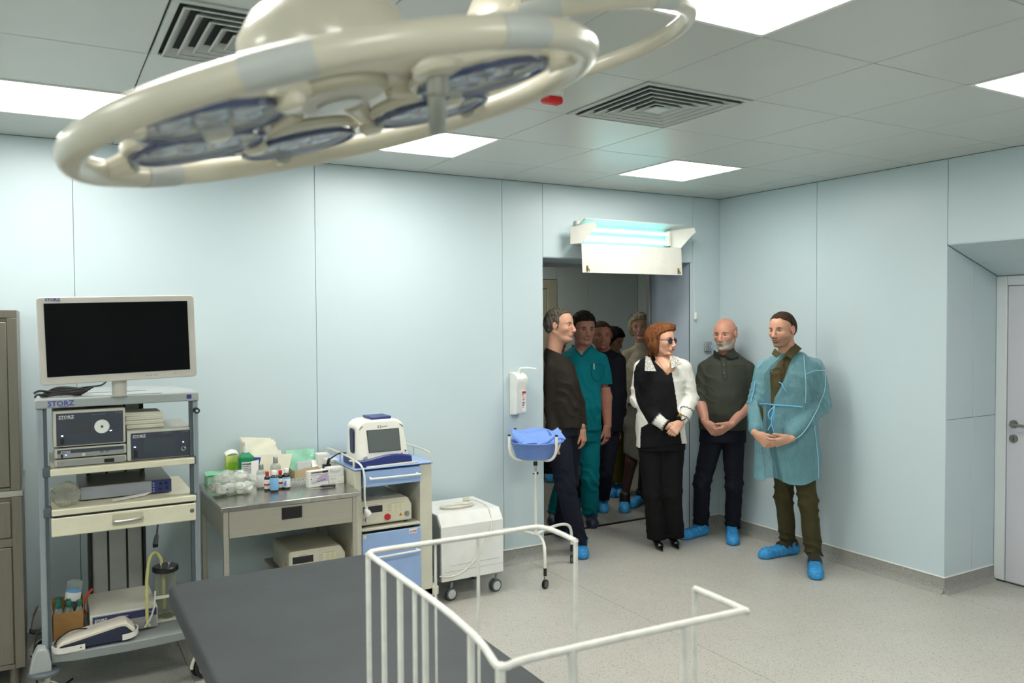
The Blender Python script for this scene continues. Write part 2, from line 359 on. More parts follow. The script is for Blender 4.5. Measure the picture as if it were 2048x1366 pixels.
for x in lx:
    for y in ly:
        lab = where.get((round(x, 2), round(y, 2)))
        if (x < -1 and y < 3) or y < 1: lab = 'square recessed ceiling light panel in the part of the room behind the view'
        elif lab is None: lab = 'square recessed ceiling light panel out of view above the left side'
        else: lab = 'square glowing ceiling light panel '+lab
        t = thing('ceiling_light', lab, 'ceiling light', (x+TP/2, y+TP/2, CEIL-.004), 0, 'square light panels in the ceiling')
        z = CEIL
        fr = MB()
        for a, b_, c, d in ((.003, .607, .003, .022), (.003, .607, .588, .607), (.003, .022, .022, .588), (.588, .607, .022, .588)): fr.box(x+a, x+b_, y+c, y+d, z-.004, z+.03)
        fr.build('light_frame', white, t, bevel=.0015, bseg=1)
        MB().prism(rrect(x+.02, x+.59, y+.02, y+.59, .012), z-.001, z+.006, fxy).build('diffuser', diff, t)
ventM = m('vent_white', (196, 201, 198), .35); voidM = m('vent_dark', (58, 60, 58), .9)
for (i, j), lab in zip(sorted(vents), ['', '', '', '']):
    a, c = TX+i*TP+TP/2, TY+j*TP+TP/2
    lab = 'square louvred air diffuser '+('partly behind the big surgical lamp' if a < 1 else 'in the open ceiling right of the surgical lamp') if c > 1 else 'square louvred air diffuser in the ceiling behind the view'
    t = thing('air_vent', lab, 'air vent', (a, c, CEIL-.003), 0, 'square louvred air vents in the ceiling')
    f = MB()
    for s in (1,):
        o_, q = .302, .278
        for x0_, x1_, y0_, y1_ in ((-o_, o_, -o_, -q), (-o_, o_, q, o_), (-o_, -q, -q, q), (q, o_, -q, q)): f.box(a+x0_, a+x1_, c+y0_, c+y1_, CEIL-.006, CEIL+.004)
    f.build('vent_frame', ventM, t, bevel=.002, bseg=1)
    MB().box(a-.295, a+.295, c-.295, c+.295, CEIL+.012, CEIL+.019).build('vent_void', voidM, t)
    for k, R in enumerate((.268, .222, .176, .130, .084)):
        b = MB(); r2 = R-.030; zb, zt_ = CEIL-.012, CEIL+.012; th = .0022
        for A in range(4):
            M4 = Matrix.Translation((a, c, 0)) @ Matrix.Rotation(A*PI/2, 4, 'Z')
            V = [(-R, -R, zb), (R, -R, zb), (r2, -r2, zt_), (-r2, -r2, zt_), (-R+th, -R+th*2, zb), (R-th, -R+th*2, zb), (r2-th, -r2+th*2, zt_), (-r2+th, -r2+th*2, zt_)]
            b.add([M4 @ Vector(v) for v in V], [(0, 1, 2, 3), (7, 6, 5, 4), (0, 4, 5, 1), (3, 2, 6, 7)])
            b.add([M4 @ Vector(v) for v in [(-R, -R, zb-.003), (R, -R, zb-.003), (R-.006, -R+.006, zb-.003), (-R+.006, -R+.006, zb-.003), (-R, -R, zb), (R, -R, zb), (R-.006, -R+.006, zb), (-R+.006, -R+.006, zb)]],
                  [(0, 1, 2, 3), (7, 6, 5, 4), (0, 4, 5, 1), (3, 2, 6, 7)])
        b.build('louvre', ventM, t)
    MB().box(a-.045, a+.045, c-.045, c+.045, CEIL-.014, CEIL-.010).build('louvre', ventM, t)
t = thing('fire_alarm', 'small red and white alarm beacon on the ceiling beside the surgical lamp', 'alarm', (1.93, 2.98, CEIL))
MB().lathe([(.05, CEIL), (.05, CEIL-.012), (.045, CEIL-.02)], (1.93, 2.98, 0), 20).build('alarm_base', white, t)
rd = MB(); rd.box(1.885, 1.975, 2.955, 3.005, CEIL-.05, CEIL-.018); rd.build('beacon', m('alarm_red', (214, 30, 28), .25), t, bevel=.01, bseg=3)
# ================================================================== equipment
# ------------------------------------------------------------------ UV lamp over the doorway
uvw = m('lamp_housing_white', (208, 207, 199), .4)
t = thing('germicidal_lamp', 'white wall lamp with open flaps and glowing cyan tubes above the doorway', 'lamp', (3.94, 5.0, 2.3))
b = MB(); b.box(3.44, 4.33, 4.985, 5.015, 2.30, 2.475); b.box(3.44, 4.33, 4.93, 4.985, 2.295, 2.300); b.build('housing', uvw, t, bevel=.002)
def plate(name, P, th, mat, par, bev=.001):
    n = (Vector(P[1])-Vector(P[0])).cross(Vector(P[-1])-Vector(P[0])).normalized()*th
    k = len(P); V = [Vector(p) for p in P]+[Vector(p)+n for p in P]
    return MB().add(V, [tuple(range(k))[::-1], tuple(range(k, 2*k))]+[(i, (i+1) % k, k+(i+1) % k, k+i) for i in range(k)]).build(name, mat, par, bevel=bev, bseg=1)
plate('front_flap', [(3.39, 4.85, 2.292), (4.336, 4.85, 2.295), (4.343, 4.845, 2.083), (3.395, 4.845, 2.083)], .004, uvw, t)
plate('top_flap', [(3.46, 4.985, 2.452), (4.33, 4.985, 2.452), (4.385, 4.87, 2.483), (3.435, 4.87, 2.482)], .006, uvw, t)
plate('side_flap', [(3.345, 4.93, 2.415), (3.50, 4.85, 2.455), (3.53, 4.85, 2.424), (3.50, 4.85, 2.395), (3.39, 4.85, 2.297), (3.347, 4.93, 2.292)], .003, uvw, t)
plate('side_flap', [(4.325, 4.965, 2.440), (4.47, 4.85, 2.461), (4.489, 4.85, 2.425), (4.45, 4.85, 2.40), (4.338, 4.852, 2.297), (4.325, 4.965, 2.300)], .003, uvw, t)
plate('lower_shelf', [(3.39, 4.85, 2.292), (4.336, 4.85, 2.294), (4.33, 4.985, 2.30), (3.44, 4.985, 2.30)], .002, uvw, t)
uvt = emit('uv_tube_cyan', (112, 232, 242), 2.4)
for z in (2.405, 2.335):
    q = MB().cyl((3.48, 4.945, z), (4.275, 4.945, z), .0125, n=14).build('lamp_tube', uvt, t)
b = MB(); b.box(4.278, 4.30, 4.925, 4.985, 2.315, 2.43); b.box(3.455, 3.477, 4.925, 4.985, 2.315, 2.43); b.build('socket_block', cream, t, bevel=.003)
for x in (3.435, 4.30):
    MB().box(x-.006, x+.006, 4.838, 4.848, 2.095, 2.135).tube([(x, 4.835, 2.115), (x+.012, 4.832, 2.105), (x+.012, 4.835, 2.092)], .003).build('latch', m('brass', (150, 130, 70), .35, .8), t)
t = thing('pull_cord', 'thin white pull cord with a small white grip beside the doorway', 'cord', (4.619, 5.005, 1.74))
MB().tube(bez([(4.60, 5.01, 2.37), (4.613, 5.008, 2.32), (4.615, 5.006, 2.0), (4.619, 5.004, 1.79)]), .0022, 6).build('cord', white, t)
MB().lathe([(.006, .06), (.012, .05), (.013, .02), (.010, .0), (.002, -.004)], (4.619, 4.998, 1.738), 14).build('grip', white, t)
t = thing('wall_switch', 'square metal wall button plate with a blue lit ring beside the bald man', 'switch', (4.76, 5.01, 1.47))
MB().box(4.727, 4.80, 4.995, 5.014, 1.472, 1.552).build('plate', m('switch_steel', (176, 180, 178), .4, .5), t, bevel=.004)
MB().cyl((4.775, 4.996, 1.512), (4.775, 4.990, 1.512), .019).build('button', m('button_grey', (120, 125, 130), .3, .6), t)
MB().tube([(4.775+.0135*math.cos(a*PI/10), 4.9895, 1.512+.0135*math.sin(a*PI/10)) for a in range(20)], .0018, 6, closed=True).build('lit_ring', emit('ring_blue', (60, 70, 230), .5), t)

# ------------------------------------------------------------------ disinfectant dispenser
t = thing('soap_dispenser', 'white wall dispenser with elbow lever and a red and white label', 'dispenser', (2.92, 5.0, 1.06))
prof = [(5.014, 1.068), (4.926, 1.078), (4.916, 1.095), (4.918, 1.27), (4.900, 1.30), (4.898, 1.335), (4.915, 1.355), (4.96, 1.372), (5.014, 1.372)]
MB().prism(prof, 2.876, 2.962, lambda p, q, a: (a, p, q)).build('housing', m('dispenser_white', (232, 233, 226), .3), t, bevel=.006, bseg=3)
MB().prism(rrect(2.917, 2.949, 1.10, 1.245, .008), 4.9195, 4.910, fxz).build('window', m('label_paper', (226, 222, 218), .4), t)
b = MB(); b.box(2.918, 2.948, 4.906, 4.910, 1.228, 1.242); b.build('label_stripe', redM, t)
b = MB()
for i, (z, x1) in enumerate(((1.219, 2.932), (1.213, 2.930), (1.162, 2.938), (1.157, 2.942), (1.145, 2.936), (1.139, 2.934))): b.box(2.921, x1, 4.908, 4.9098, z, z+.003)
b.build('label_print', ink, t)
b = MB()
for z, x1 in ((1.200, 2.940), (1.186, 2.944), (1.180, 2.938), (1.126, 2.934)): b.box(2.921, x1, 4.908, 4.9098, z, z+.003)
b.build('label_red_print', m('print_red', (205, 90, 90), .5), t)
MB().cyl((2.925, 4.955, 1.365), (2.925, 4.955, 1.392), .014, .011).build('pump_neck', white, t)
MB().tube(bez([(2.925, 4.955, 1.39), (2.935, 4.94, 1.402), (2.965, 4.89, 1.405), (2.995, 4.84, 1.399)]), [.011]*6+[.009]*6+[.007]*6+[.006], 10).build('lever', m('dispenser_white', (0, 0, 0)), t)

# ------------------------------------------------------------------ steel cabinet at the left edge
t = thing('steel_cabinet', 'tall brushed steel two-part cabinet cut off at the left edge', 'cabinet', (-.5, 4.7, 0))
st2 = m('cabinet_steel', (122, 118, 106), .36, .5, var=.06, scale=6, stretch=(30, 30, 1))
b = MB(); b.box(-.90, -.097, 4.415, 4.99, .975, 1.812); b.build('upper_body', st2, t, bevel=.003)
b = MB(); b.box(-.90, -.094, 4.415, 4.99, .143, .945); b.build('lower_body', st2, t, bevel=.003)
MB().box(-.91, -.088, 4.40, 4.99, .945, .975).build('worktop', m('cabinet_top', (190, 188, 178), .25, .85), t, bevel=.004)
b = MB(); b.box(-.90, -.097, 4.400, 4.415, 1.775, 1.812); b.box(-.137, -.097, 4.400, 4.415, .975, 1.775); b.box(-.90, -.137, 4.40, 4.415, .975, .99); b.box(-.135, -.094, 4.400, 4.415, .143, .945); b.box(-.90, -.135, 4.40, 4.415, .143, .165)
b.box(-.90, -.135, 4.40, 4.415, .715, .755); b.build('front_frame', st2, t, bevel=.002)
MB().box(-.52, -.139, 4.398, 4.412, .994, 1.755).build('door', st2, t, bevel=.003)
MB().box(-.90, -.526, 4.398, 4.412, .994, 1.755).build('door', st2, t, bevel=.003)
MB().box(-.52, -.139, 4.397, 4.412, .758, .925).build('drawer', st2, t, bevel=.003); MB().box(-.90, -.526, 4.397, 4.412, .758, .925).build('drawer', st2, t, bevel=.003)
MB().box(-.52, -.139, 4.397, 4.412, .168, .712).build('door', st2, t, bevel=.003); MB().box(-.90, -.526, 4.397, 4.412, .168, .712).build('door', st2, t, bevel=.003)
for x in (-.14, -.86):
    for y in (4.46, 4.94): MB().cyl((x, y, 0), (x, y, .143), .021).build('leg', st2, t)

# ------------------------------------------------------------------ casters
def caster(par, c, r=.05, wth=.022, yaw=0., hub=(196, 198, 196), tyre=None, fork=darkG, top=.03, cover=None, name='caster'):
    """twin-wheel caster; c = contact point on the floor"""
    Mz = Matrix.Translation((c[0], c[1], c[2] if len(c) > 2 else 0)) @ Matrix.Rotation(yaw, 4, 'Z')
    W = MW[par.name]
    def place(o): return o
    f = MB(); f.V = []
    k = MB(); P = [Mz @ Vector(v) for v in ((0, -wth*.5, r), (0, wth*.5, r))]
    k.c = 0
    for s in (-1, 1):
        a = Mz @ Vector((0, s*(wth*.35), r)); b_ = Mz @ Vector((0, s*(wth*1.05), r)); k.tube([a, b_], r, 24)
    o = k.build(name, rubber if tyre is None else tyre, par, bevel=r*.12, bseg=2)
    h = MB()
    for s in (-1, 1):
        a = Mz @ Vector((0, s*(wth*1.0), r)); b_ = Mz @ Vector((0, s*(wth*1.12), r)); h.tube([a, b_], r*.72, 24)
    MW[o.name] = W; h.build('hub', m('caster_hub_%d' % hub[0], hub, .35, .2), o, bevel=.001, bseg=1)
    s_ = MB(); s_.tube([Mz @ Vector((0, 0, r*1.2)), Mz @ Vector((r*.3, 0, 2*r+top))], [wth*.35, wth*.5], 12)
    s_.build('fork', fork, o)
    if cover is not None:
        q = MB(); n = 14; pr = [(r*1.16*math.cos(PI*i/n), r+r*1.16*math.sin(PI*i/n)) for i in range(n+1)]; pi_ = [(r*1.05*math.cos(PI*i/n), r+r*1.05*math.sin(PI*i/n)) for i in range(n+1)][::-1]
        q.prism(pr+pi_, -wth*.35, wth*.35, lambda p, z, a: Mz @ Vector((p, a, z))); q.build('wheel_cover', cover, o)
    return o

# ------------------------------------------------------------------ endoscopy tower
tw = thing('equipment_trolley', 'tall grey wheeled tower trolley with shelves and a cream drawer', 'trolley', (.32, 4.45, 0))
tg_ = m('tower_grey', (160, 166, 166), .38); tgd = m('tower_dark_grey', (78, 88, 94), .45); tcream = m('tower_cream', (218, 214, 190), .4); tbl = m('tower_aluminium', (150, 160, 166), .35, .4)
slab = [(-.033, 4.20), (.66, 4.20), (.66, 4.42), (.60, 4.66), (.52, 4.76), (.40, 4.80), (.10, 4.80), (.02, 4.72), (-.033, 4.50)]
MB().prism(slab, 1.366, 1.407, fxy).build('top_plate', tg_, tw, bevel=.005)
b = MB(); b.box(.17, .45, 4.45, 4.458, 1.4065, 1.4085); b.box(.12, .50, 4.25, 4.258, 1.4065, 1.4085); b.build('cable_slot', darkG, tw)
for x0, x1, s in ((-.026, .000, 1), (.634, .659, -1)):
    MB().box(x0, x1, 4.22, 4.27, .27, 1.366).build('post', tbl, tw, bevel=.006, bseg=3)
    MB().box(x1 if s > 0 else x0-.014, (x1+.014) if s > 0 else x0, 4.228, 4.262, .25, 1.366).build('track', tgd, tw)
for z in (1.075, .89):
    MB().box(-.008, .024, 4.215, 4.275, z-.022, z+.022).build('shelf_clamp', tgd, tw, bevel=.004); MB().box(.628, .645, 4.215, 4.275, z-.022, z+.022).build('shelf_clamp', tgd, tw, bevel=.004)
MB().box(.022, .636, 4.20, 4.78, 1.058, 1.088).build('shelf', tcream, tw, bevel=.004)
MB().box(.024, .640, 4.20, 4.78, .875, .903).build('shelf', tcream, tw, bevel=.004)
# rear column
b = MB(); b.box(.20, .44, 4.66, 4.74, .26, 1.366); b.build('rear_column', m('column_grey', (158, 160, 158), .36, .45), tw, bevel=.01, bseg=3)
b = MB(); b.box(.185, .197, 4.65, 4.75, .26, 1.366); b.box(.443, .455, 4.65, 4.75, .26, 1.366); b.build('column_edge', black, tw)
b = MB()
for x in (.277, .365):
    b.box(x-.005, x+.005, 4.6585, 4.661, .27, 1.36)
    for i in range(78): b.box(x-.003, x+.003, 4.656, 4.6585, .28+i*.0138, .28+i*.0138+.007)
b.build('slot_rail', m('slot_dark', (24, 25, 26), .7), tw)
# drawer
MB().box(.03, .63, 4.199, 4.55, .868, .8745).build('drawer_gap', black, tw)
dr = MB().box(.022, .637, 4.195, 4.60, .782, .867).build('drawer', tcream, tw, bevel=.005)
MB().prism(rrect(.268, .402, .80, .856, .008), 4.1935, 4.1945, fxz).build('handle_recess', m('recess_cream', (190, 186, 160), .5), dr)
MB().tube(bez([(.276, 4.195, .826), (.278, 4.178, .824), (.335, 4.174, .824), (.392, 4.178, .828), (.394, 4.195, .829)]), .006).build('drawer_handle', m('handle_alu', (190, 192, 190), .25, .8), dr)
MB().cyl((.618, 4.196, .832), (.618, 4.190, .832), .010).box(.617, .619, 4.186, 4.191, .826, .838).build('drawer_lock', chrome, dr)
# base
bs = [(.010, 4.20), (.12, 4.178), (.33, 4.168), (.54, 4.178), (.66, 4.20), (.66, 4.75), (.010, 4.75)]
MB().prism(bs, .208, .25, fxy).build('base_shelf', m('tower_base_grey', (132, 138, 138), .4), tw, bevel=.004)
for x, yy in ((-.02, 4.20), (.66, 4.20), (-.02, 4.80), (.66, 4.80)):
    b = MB(); b.prism([(-.058, .185), (.030, .185), (.030, .215), (.022, .262), (.008, .292), (-.025, .292), (-.045, .25)], yy-.035, yy+.045, lambda p, q, a: (x+p, a, q)); b.build('foot', tg_, tw, bevel=.006, bseg=3)
    MB().lathe([(.055, .165), (.066, .170), (.066, .180), (.055, .188)], (x, yy, 0), 24).build('bumper', tgd, tw)
    caster(tw, (x, yy, 0), .062, .024, .5, cover=m('wheel_cover_cream', (214, 212, 198), .4), fork=m('wheel_cover_cream', (0, 0, 0)))
MB().cyl((.648, 4.222, 1.318), (.648, 4.185, 1.318), .014).build('knob', black, tw); MB().cyl((.648, 4.186, 1.318), (.648, 4.183, 1.318), .006).build('knob_cap', m('cap_pale', (180, 200, 215), .3), tw)
text('STORZ', .032, (.018, 4.1995, 1.376), inkB, tw, sx=1.05, bold=.0006)
b = MB(); b.box(.016, .045, 4.199, 4.1998, 1.3705, 1.3725); b.box(.060, .100, 4.199, 4.1998, 1.3705, 1.3725); b.build('lettering_line', inkB, tw)
MB().box(.604, .626, 4.199, 4.2005, 1.378, 1.398).build('blue_badge', m('badge_blue', (52, 62, 140), .5, var=.25, scale=220), tw)
def storz(par, x, y, z, s, mat=inkW):
    text('STORZ', s, (x, y-.0005, z), mat, par, sx=1.05, bold=s*.02)
    b = MB(); b.box(x-.002, x+s*1.5, y-.0008, y-.0002, z-.16*s, z-.10*s); b.box(x+s*1.9, x+s*3.2, y-.0008, y-.0002, z-.16*s, z-.10*s); b.build('lettering_line', mat, par)
def unit(name, label, x0, x1, y0, y1, z0, z1, case, fx0, fx1, fz0, fz1, front, cat='medical device'):
    t = thing(name, label, cat, ((x0+x1)/2, (y0+y1)/2, z0))
    MB().box(x0, x1, y0, y1, z0+.005, z1).build('case', case, t, bevel=.005, bseg=2)
    b = MB()
    for x in (x0+.03, x1-.03):
        for y in (y0+.03, y1-.03): b.cyl((x, y, z0), (x, y, z0+.006), .010)
    b.build('feet', rubber, t)
    MB().box(fx0, fx1, y0-.002, y0+.004, fz0, fz1).build('front_panel', front, t, bevel=.001, bseg=1)
    return t
devc = m('device_case', (196, 196, 184), .35); devf = m('device_slate', (58, 64, 76), .35); devs = m('device_silver', (160, 162, 158), .35, .4)
def small(t, y, items):
    for nm, mt, x0, x1, z0, z1 in items: MB().box(x0, x1, y-.0035, y-.0015, z0, z1).build(nm, mt, t)
led = emit('led_white_blue', (200, 215, 255), 2.)
t = unit('light_source', 'grey light source box with large white dial, upper left on tower shelf', .036, .336, 4.235, 4.62, 1.178, 1.350, devc, .05, .326, 1.188, 1.336, devf)
storz(t, .060, 4.233, 1.313, .019); MB().cyl((.236, 4.234, 1.267), (.236, 4.226, 1.267), .032, n=32).build('light_port', white, t, bevel=.002)
MB().cyl((.236, 4.227, 1.267), (.236, 4.224, 1.267), .006).build('port_hole', m('port_bronze', (90, 84, 64), .4, .5), t)
MB().box(.108, .19, 4.232, 4.2345, 1.243, 1.289).build('display', m('display_dim', (66, 66, 72), .2), t)
small(t, 4.233, (('power_led', led, .069, .077, 1.232, 1.237), ('eject_button', led, .268, .277, 1.243, 1.247)))
MB().box(.066, .081, 4.229, 4.234, 1.196, 1.222).build('power_switch', black, t, bevel=.001)
text('xenon nova 300', .0085, (.196, 4.2325, 1.322), m('ink_dim', (120, 124, 130), .5), t); text('TL 300', .010, (.293, 4.2325, 1.324), m('ink_dim', (0, 0, 0)), t)
t = unit('recorder', 'slim grey recorder with dark top stripe under the light source box', .040, .338, 4.24, 4.62, 1.126, 1.176, devc, .052, .330, 1.131, 1.169, devs)
MB().box(.052, .326, 4.2365, 4.2385, 1.152, 1.169).build('dark_stripe', devf, t); storz(t, .066, 4.2365, 1.1545, .012)
small(t, 4.238, (('power_switch', black, .066, .075, 1.134, 1.149), ('usb_port', ink, .226, .240, 1.146, 1.149), ('usb_port', ink, .250, .264, 1.147, 1.150), ('icon', inkW, .152, .165, 1.136, 1.147), ('blue_led', emit('led_blue', (90, 120, 255), 1.5), .083, .091, 1.143, 1.148)))
t = unit('video_processor', 'plain silver flat box at the bottom of the left stack on the tower shelf', .040, .338, 4.24, 4.62, 1.088, 1.124, devc, .050, .332, 1.092, 1.120, devs)
small(t, 4.238, (('display', black, .243, .285, 1.096, 1.113), ('dot', ink, .070, .073, 1.106, 1.109)))
t = unit('camera_control_unit', 'dark fronted device with dim touch screen on the right of the tower shelf', .341, .636, 4.235, 4.62, 1.088, 1.236, devc, .357, .624, 1.097, 1.223, devf)
storz(t, .366, 4.233, 1.2025, .017); MB().box(.412, .55, 4.2315, 4.2345, 1.12, 1.196).build('touch_screen', m('screen_slate', (66, 74, 82), .15), t)
small(t, 4.233, (('power_led', led, .370, .378, 1.156, 1.160), ('white_led', led, .586, .592, 1.163, 1.168)))
MB().box(.370, .384, 4.229, 4.234, 1.106, 1.142).build('power_switch', black, t, bevel=.001)
MB().tube([(.590+.0085*math.cos(a*PI/9), 4.231, 1.133+.0085*math.sin(a*PI/9)) for a in range(18)], .0028, 8, closed=True).build('socket_ring', chrome, t)
text('autoflator 50', .0085, (.49, 4.2325, 1.213), m('ink_dim', (0, 0, 0)), t); text('UI 500', .010, (.586, 4.2325, 1.212), m('ink_dim', (0, 0, 0)), t)
clo = m('folded_cotton', (226, 224, 206), .85, bump=.3, bscale=300)
for k, lab in enumerate(('lowest folded white cloth of the pile on the tower device', 'second folded white cloth from the bottom of the pile on the tower', 'third folded white cloth, just under the top one of the pile on the tower', 'topmost folded white cloth of the pile on the tower device')):
    z = 1.238+.0205*k; dx = (.004, .0, .002, -.004)[k]
    b = MB(); P = [(0, 0), (.16, 0), (.168, .004), (.169, .013), (.162, .019), (0, .019)]
    b.prism(P, 4.29, 4.46, lambda p, q, a: (.340+dx+p, a, z+q+(.004*math.sin(p*25) if k == 3 else 0)))
    o = b.build('folded_cloth', clo, None, bevel=.004, bseg=3); tag(o, lab, 'cloth', 'folded cloths on the tower')
    s = MB().box(.345+dx, .507+dx, 4.2885, 4.2895, z+.0092, z+.0104).build('fold_line', m('fold_shade', (150, 146, 126), .9), o)
# monitor
mon = thing('monitor', 'white framed flat medical monitor with black screen on top of the tower', 'monitor', (.311, 4.20, 1.408))
Rm = Matrix.Translation((.314, 4.17, 1.67)) @ Matrix.Rotation(-math.radians(1.4), 4, 'Y') @ Matrix.Translation((-.314, -4.17, -1.67))
wm = m('monitor_white', (196, 193, 184), .35)
b = MB().prism(rrect(-.013, .641, 1.4815, 1.872, .017), 4.145, 4.20, fxz); b.V = [tuple(Rm @ Vector(v)) for v in b.V]; b.build('casing', wm, mon, bevel=.004, bseg=2)
b = MB().box(.015, .610, 4.1425, 4.147, 1.517, 1.844); b.V = [tuple(Rm @ Vector(v)) for v in b.V]; b.build('screen', m('screen_black', (5, 6, 8), .2, var=0, spec=.12), mon)
b = MB()
for x0, x1 in ((.417, .428), (.432, .443), (.451, .464), (.540, .546), (.569, .573)): b.box(x0, x1, 4.1438, 4.1445, 1.498, 1.502)
b.V = [tuple(Rm @ Vector(v)) for v in b.V]; b.build('buttons', m('button_print', (150, 148, 140), .5), mon)
MB().cyl((.311, 4.205, 1.408), (.311, 4.205, 1.50), .032, n=28).box(.28, .342, 4.20, 4.24, 1.47, 1.60).build('stand', wm, mon, bevel=.003)
MB().lathe([(.036, 1.407), (.036, 1.412), (.034, 1.414)], (.311, 4.205, 0), 28).build('stand_foot', wm, mon)
o = text('STORZ', .019, (.016, 4.1442, 1.8475), inkB, mon, bold=.0004)
# black cable coil
cab = MB()
for k in range(5):
    pts = []
    for i in range(17):
        a = i/16*2*PI; pts.append((.075+.085*math.cos(a+.2*k)+.012*k, 4.33+.045*math.sin(a)+.006*k, 1.416+.0065*k+.004*math.sin(3*a+k)))
    cab.tube(bez(pts, 3), .0042, 7)
cab.tube(bez([(.09, 4.32, 1.43), (.17, 4.33, 1.445), (.24, 4.35, 1.45), (.27, 4.37, 1.47)]), .0042, 7); cab.tube(bez([(.02, 4.30, 1.42), (-.02, 4.27, 1.425), (-.03, 4.24, 1.417)]), .005, 7)
cab.tube(bez([(.03, 4.32, 1.43), (-.01, 4.30, 1.44), (-.035, 4.29, 1.43)]), .005, 7)
tag(cab.build('coiled_cable', rubber, None), 'coiled black cable lying on the tower top beneath the monitor', 'cable')
# silver unit with blue end on the drawer shelf
t = thing('endoscope_processor', 'long silver box with a dark blue control end on the drawer shelf', 'medical device', (.34, 4.5, .903))
MB().box(.140, .545, 4.34, 4.74, .908, .972).build('case', m('case_grey_brown', (128, 128, 120), .3, .5), t, bevel=.003)
MB().box(.148, .455, 4.336, 4.341, .911, .969).build('front_panel', m('front_silver', (160, 164, 172), .3, .3), t)
MB().box(.455, .545, 4.333, 4.341, .909, .971).build('blue_panel', m('panel_blue', (44, 56, 112), .35), t)
b = MB()
for z in (.918, .930, .945, .958): b.cyl((.463, 4.333, z), (.463, 4.330, z), .0045)
b.build('button', m('button_grey2', (130, 140, 170), .3), t)
b = MB()
for x, z in ((.493, .927), (.524, .930), (.520, .955), (.495, .955)): b.cyl((x, 4.333, z), (x, 4.326, z), .007)
b.build('connector', black, t); text('ENDOMAT', .009, (.155, 4.3355, .955), m('print_cyan', (90, 150, 190), .5), t)
b = MB()
for x in (.17, .51):
    for y in (4.37, 4.70): b.cyl((x, y, .9035), (x, y, .909), .010)
b.build('feet', rubber, t)
o = MB().sheet((.27, 4.235, .906), (.42, 4.30, .906), (.45, 4.32, .915), (.28, 4.26, .912), .006, 6, 3).build('wrapped_instrument', m('white_wrap', (214, 214, 208), .4), None, bevel=.002)
tag(o, 'narrow white wrapped instrument lying on the drawer shelf before the silver box', 'instrument')
# crumpled clear bag (SDF-free: jittered blob)
clear = glass('clear_film', (214, 216, 205), .12, .12)
def crumple(name, label, c, r, seed, mat, cat='bag', n=22, amp=.3, base=None):
    rr = random.Random(seed); ph = [(rr.uniform(2, 9), rr.uniform(2, 9), rr.uniform(2, 9), rr.uniform(0, 6.28)) for _ in range(9)]
    b = MB().ell((0, 0, 0), 1, 1, 1, n); V = []
    for v in b.V:
        x, y, z = v; d = sum(math.sin(p[0]*x+p[1]*y+p[2]*z+p[3]) for p in ph)/9; d2 = abs(math.sin(7*x+9*z+seed)*math.cos(8*y-5*x))
        k = 1+amp*d+.12*d2; q = Vector((c[0]+r[0]*x*k, c[1]+r[1]*y*k, c[2]+r[2]*z*k))
        if base is not None: q.z = max(q.z, base+.001)
        V.append(q)
    b.V = V; o = b.build(name, mat, None, ang=20); return tag(o, label, cat)
crumple('plastic_bag', 'crumpled clear plastic bag on the left of the drawer shelf', (.085, 4.30, .955), (.058, .07, .055), 3, clear, base=.903)
# hanging cables and hoses
cb = thing('power_cable', 'grey power cable with black plug hanging under the tower drawer', 'cable', (.49, 4.5, .60))
MB().tube(bez([(.50, 4.56, .79), (.502, 4.52, .74), (.495, 4.50, .69), (.492, 4.50, .655)]), .0045).build('cord', darkG, cb)
MB().cyl((.492, 4.50, .66), (.484, 4.50, .615), .009, .013).build('plug', m('plug_grey', (96, 98, 100), .5), cb, bevel=.002); MB().box(.472, .496, 4.49, 4.51, .598, .615).build('plug_face', black, cb)
tag(MB().tube(bez([(.197, 4.61, .40), (.168, 4.59, .368), (.155, 4.57, .335), (.160, 4.555, .305), (.182, 4.55, .298)], 8), .0065).build('orange_hose', m('hose_orange', (206, 76, 34), .4), None), 'orange rubber hose looping behind the bottom pump box', 'hose')
tag(MB().tube(bez([(.02, 4.27, .268), (.05, 4.27, .30), (.10, 4.26, .325), (.16, 4.27, .315), (.18, 4.30, .275), (.16, 4.33, .257), (.06, 4.33, .257), (.03, 4.30, .262)], 6), .0032).build('loose_cable', rubber, None), 'thin black cable loop in front of the cardboard box on the tower base', 'cable')
tag(MB().tube(bez([(-.02, 4.35, .34), (-.05, 4.33, .30), (-.058, 4.30, .22), (-.05, 4.30, .10), (-.03, 4.34, .004), (.10, 4.5, .004)], 6), .004).build('floor_cable', rubber, None), 'black cable hanging down beside the left tower post to the floor', 'cable')
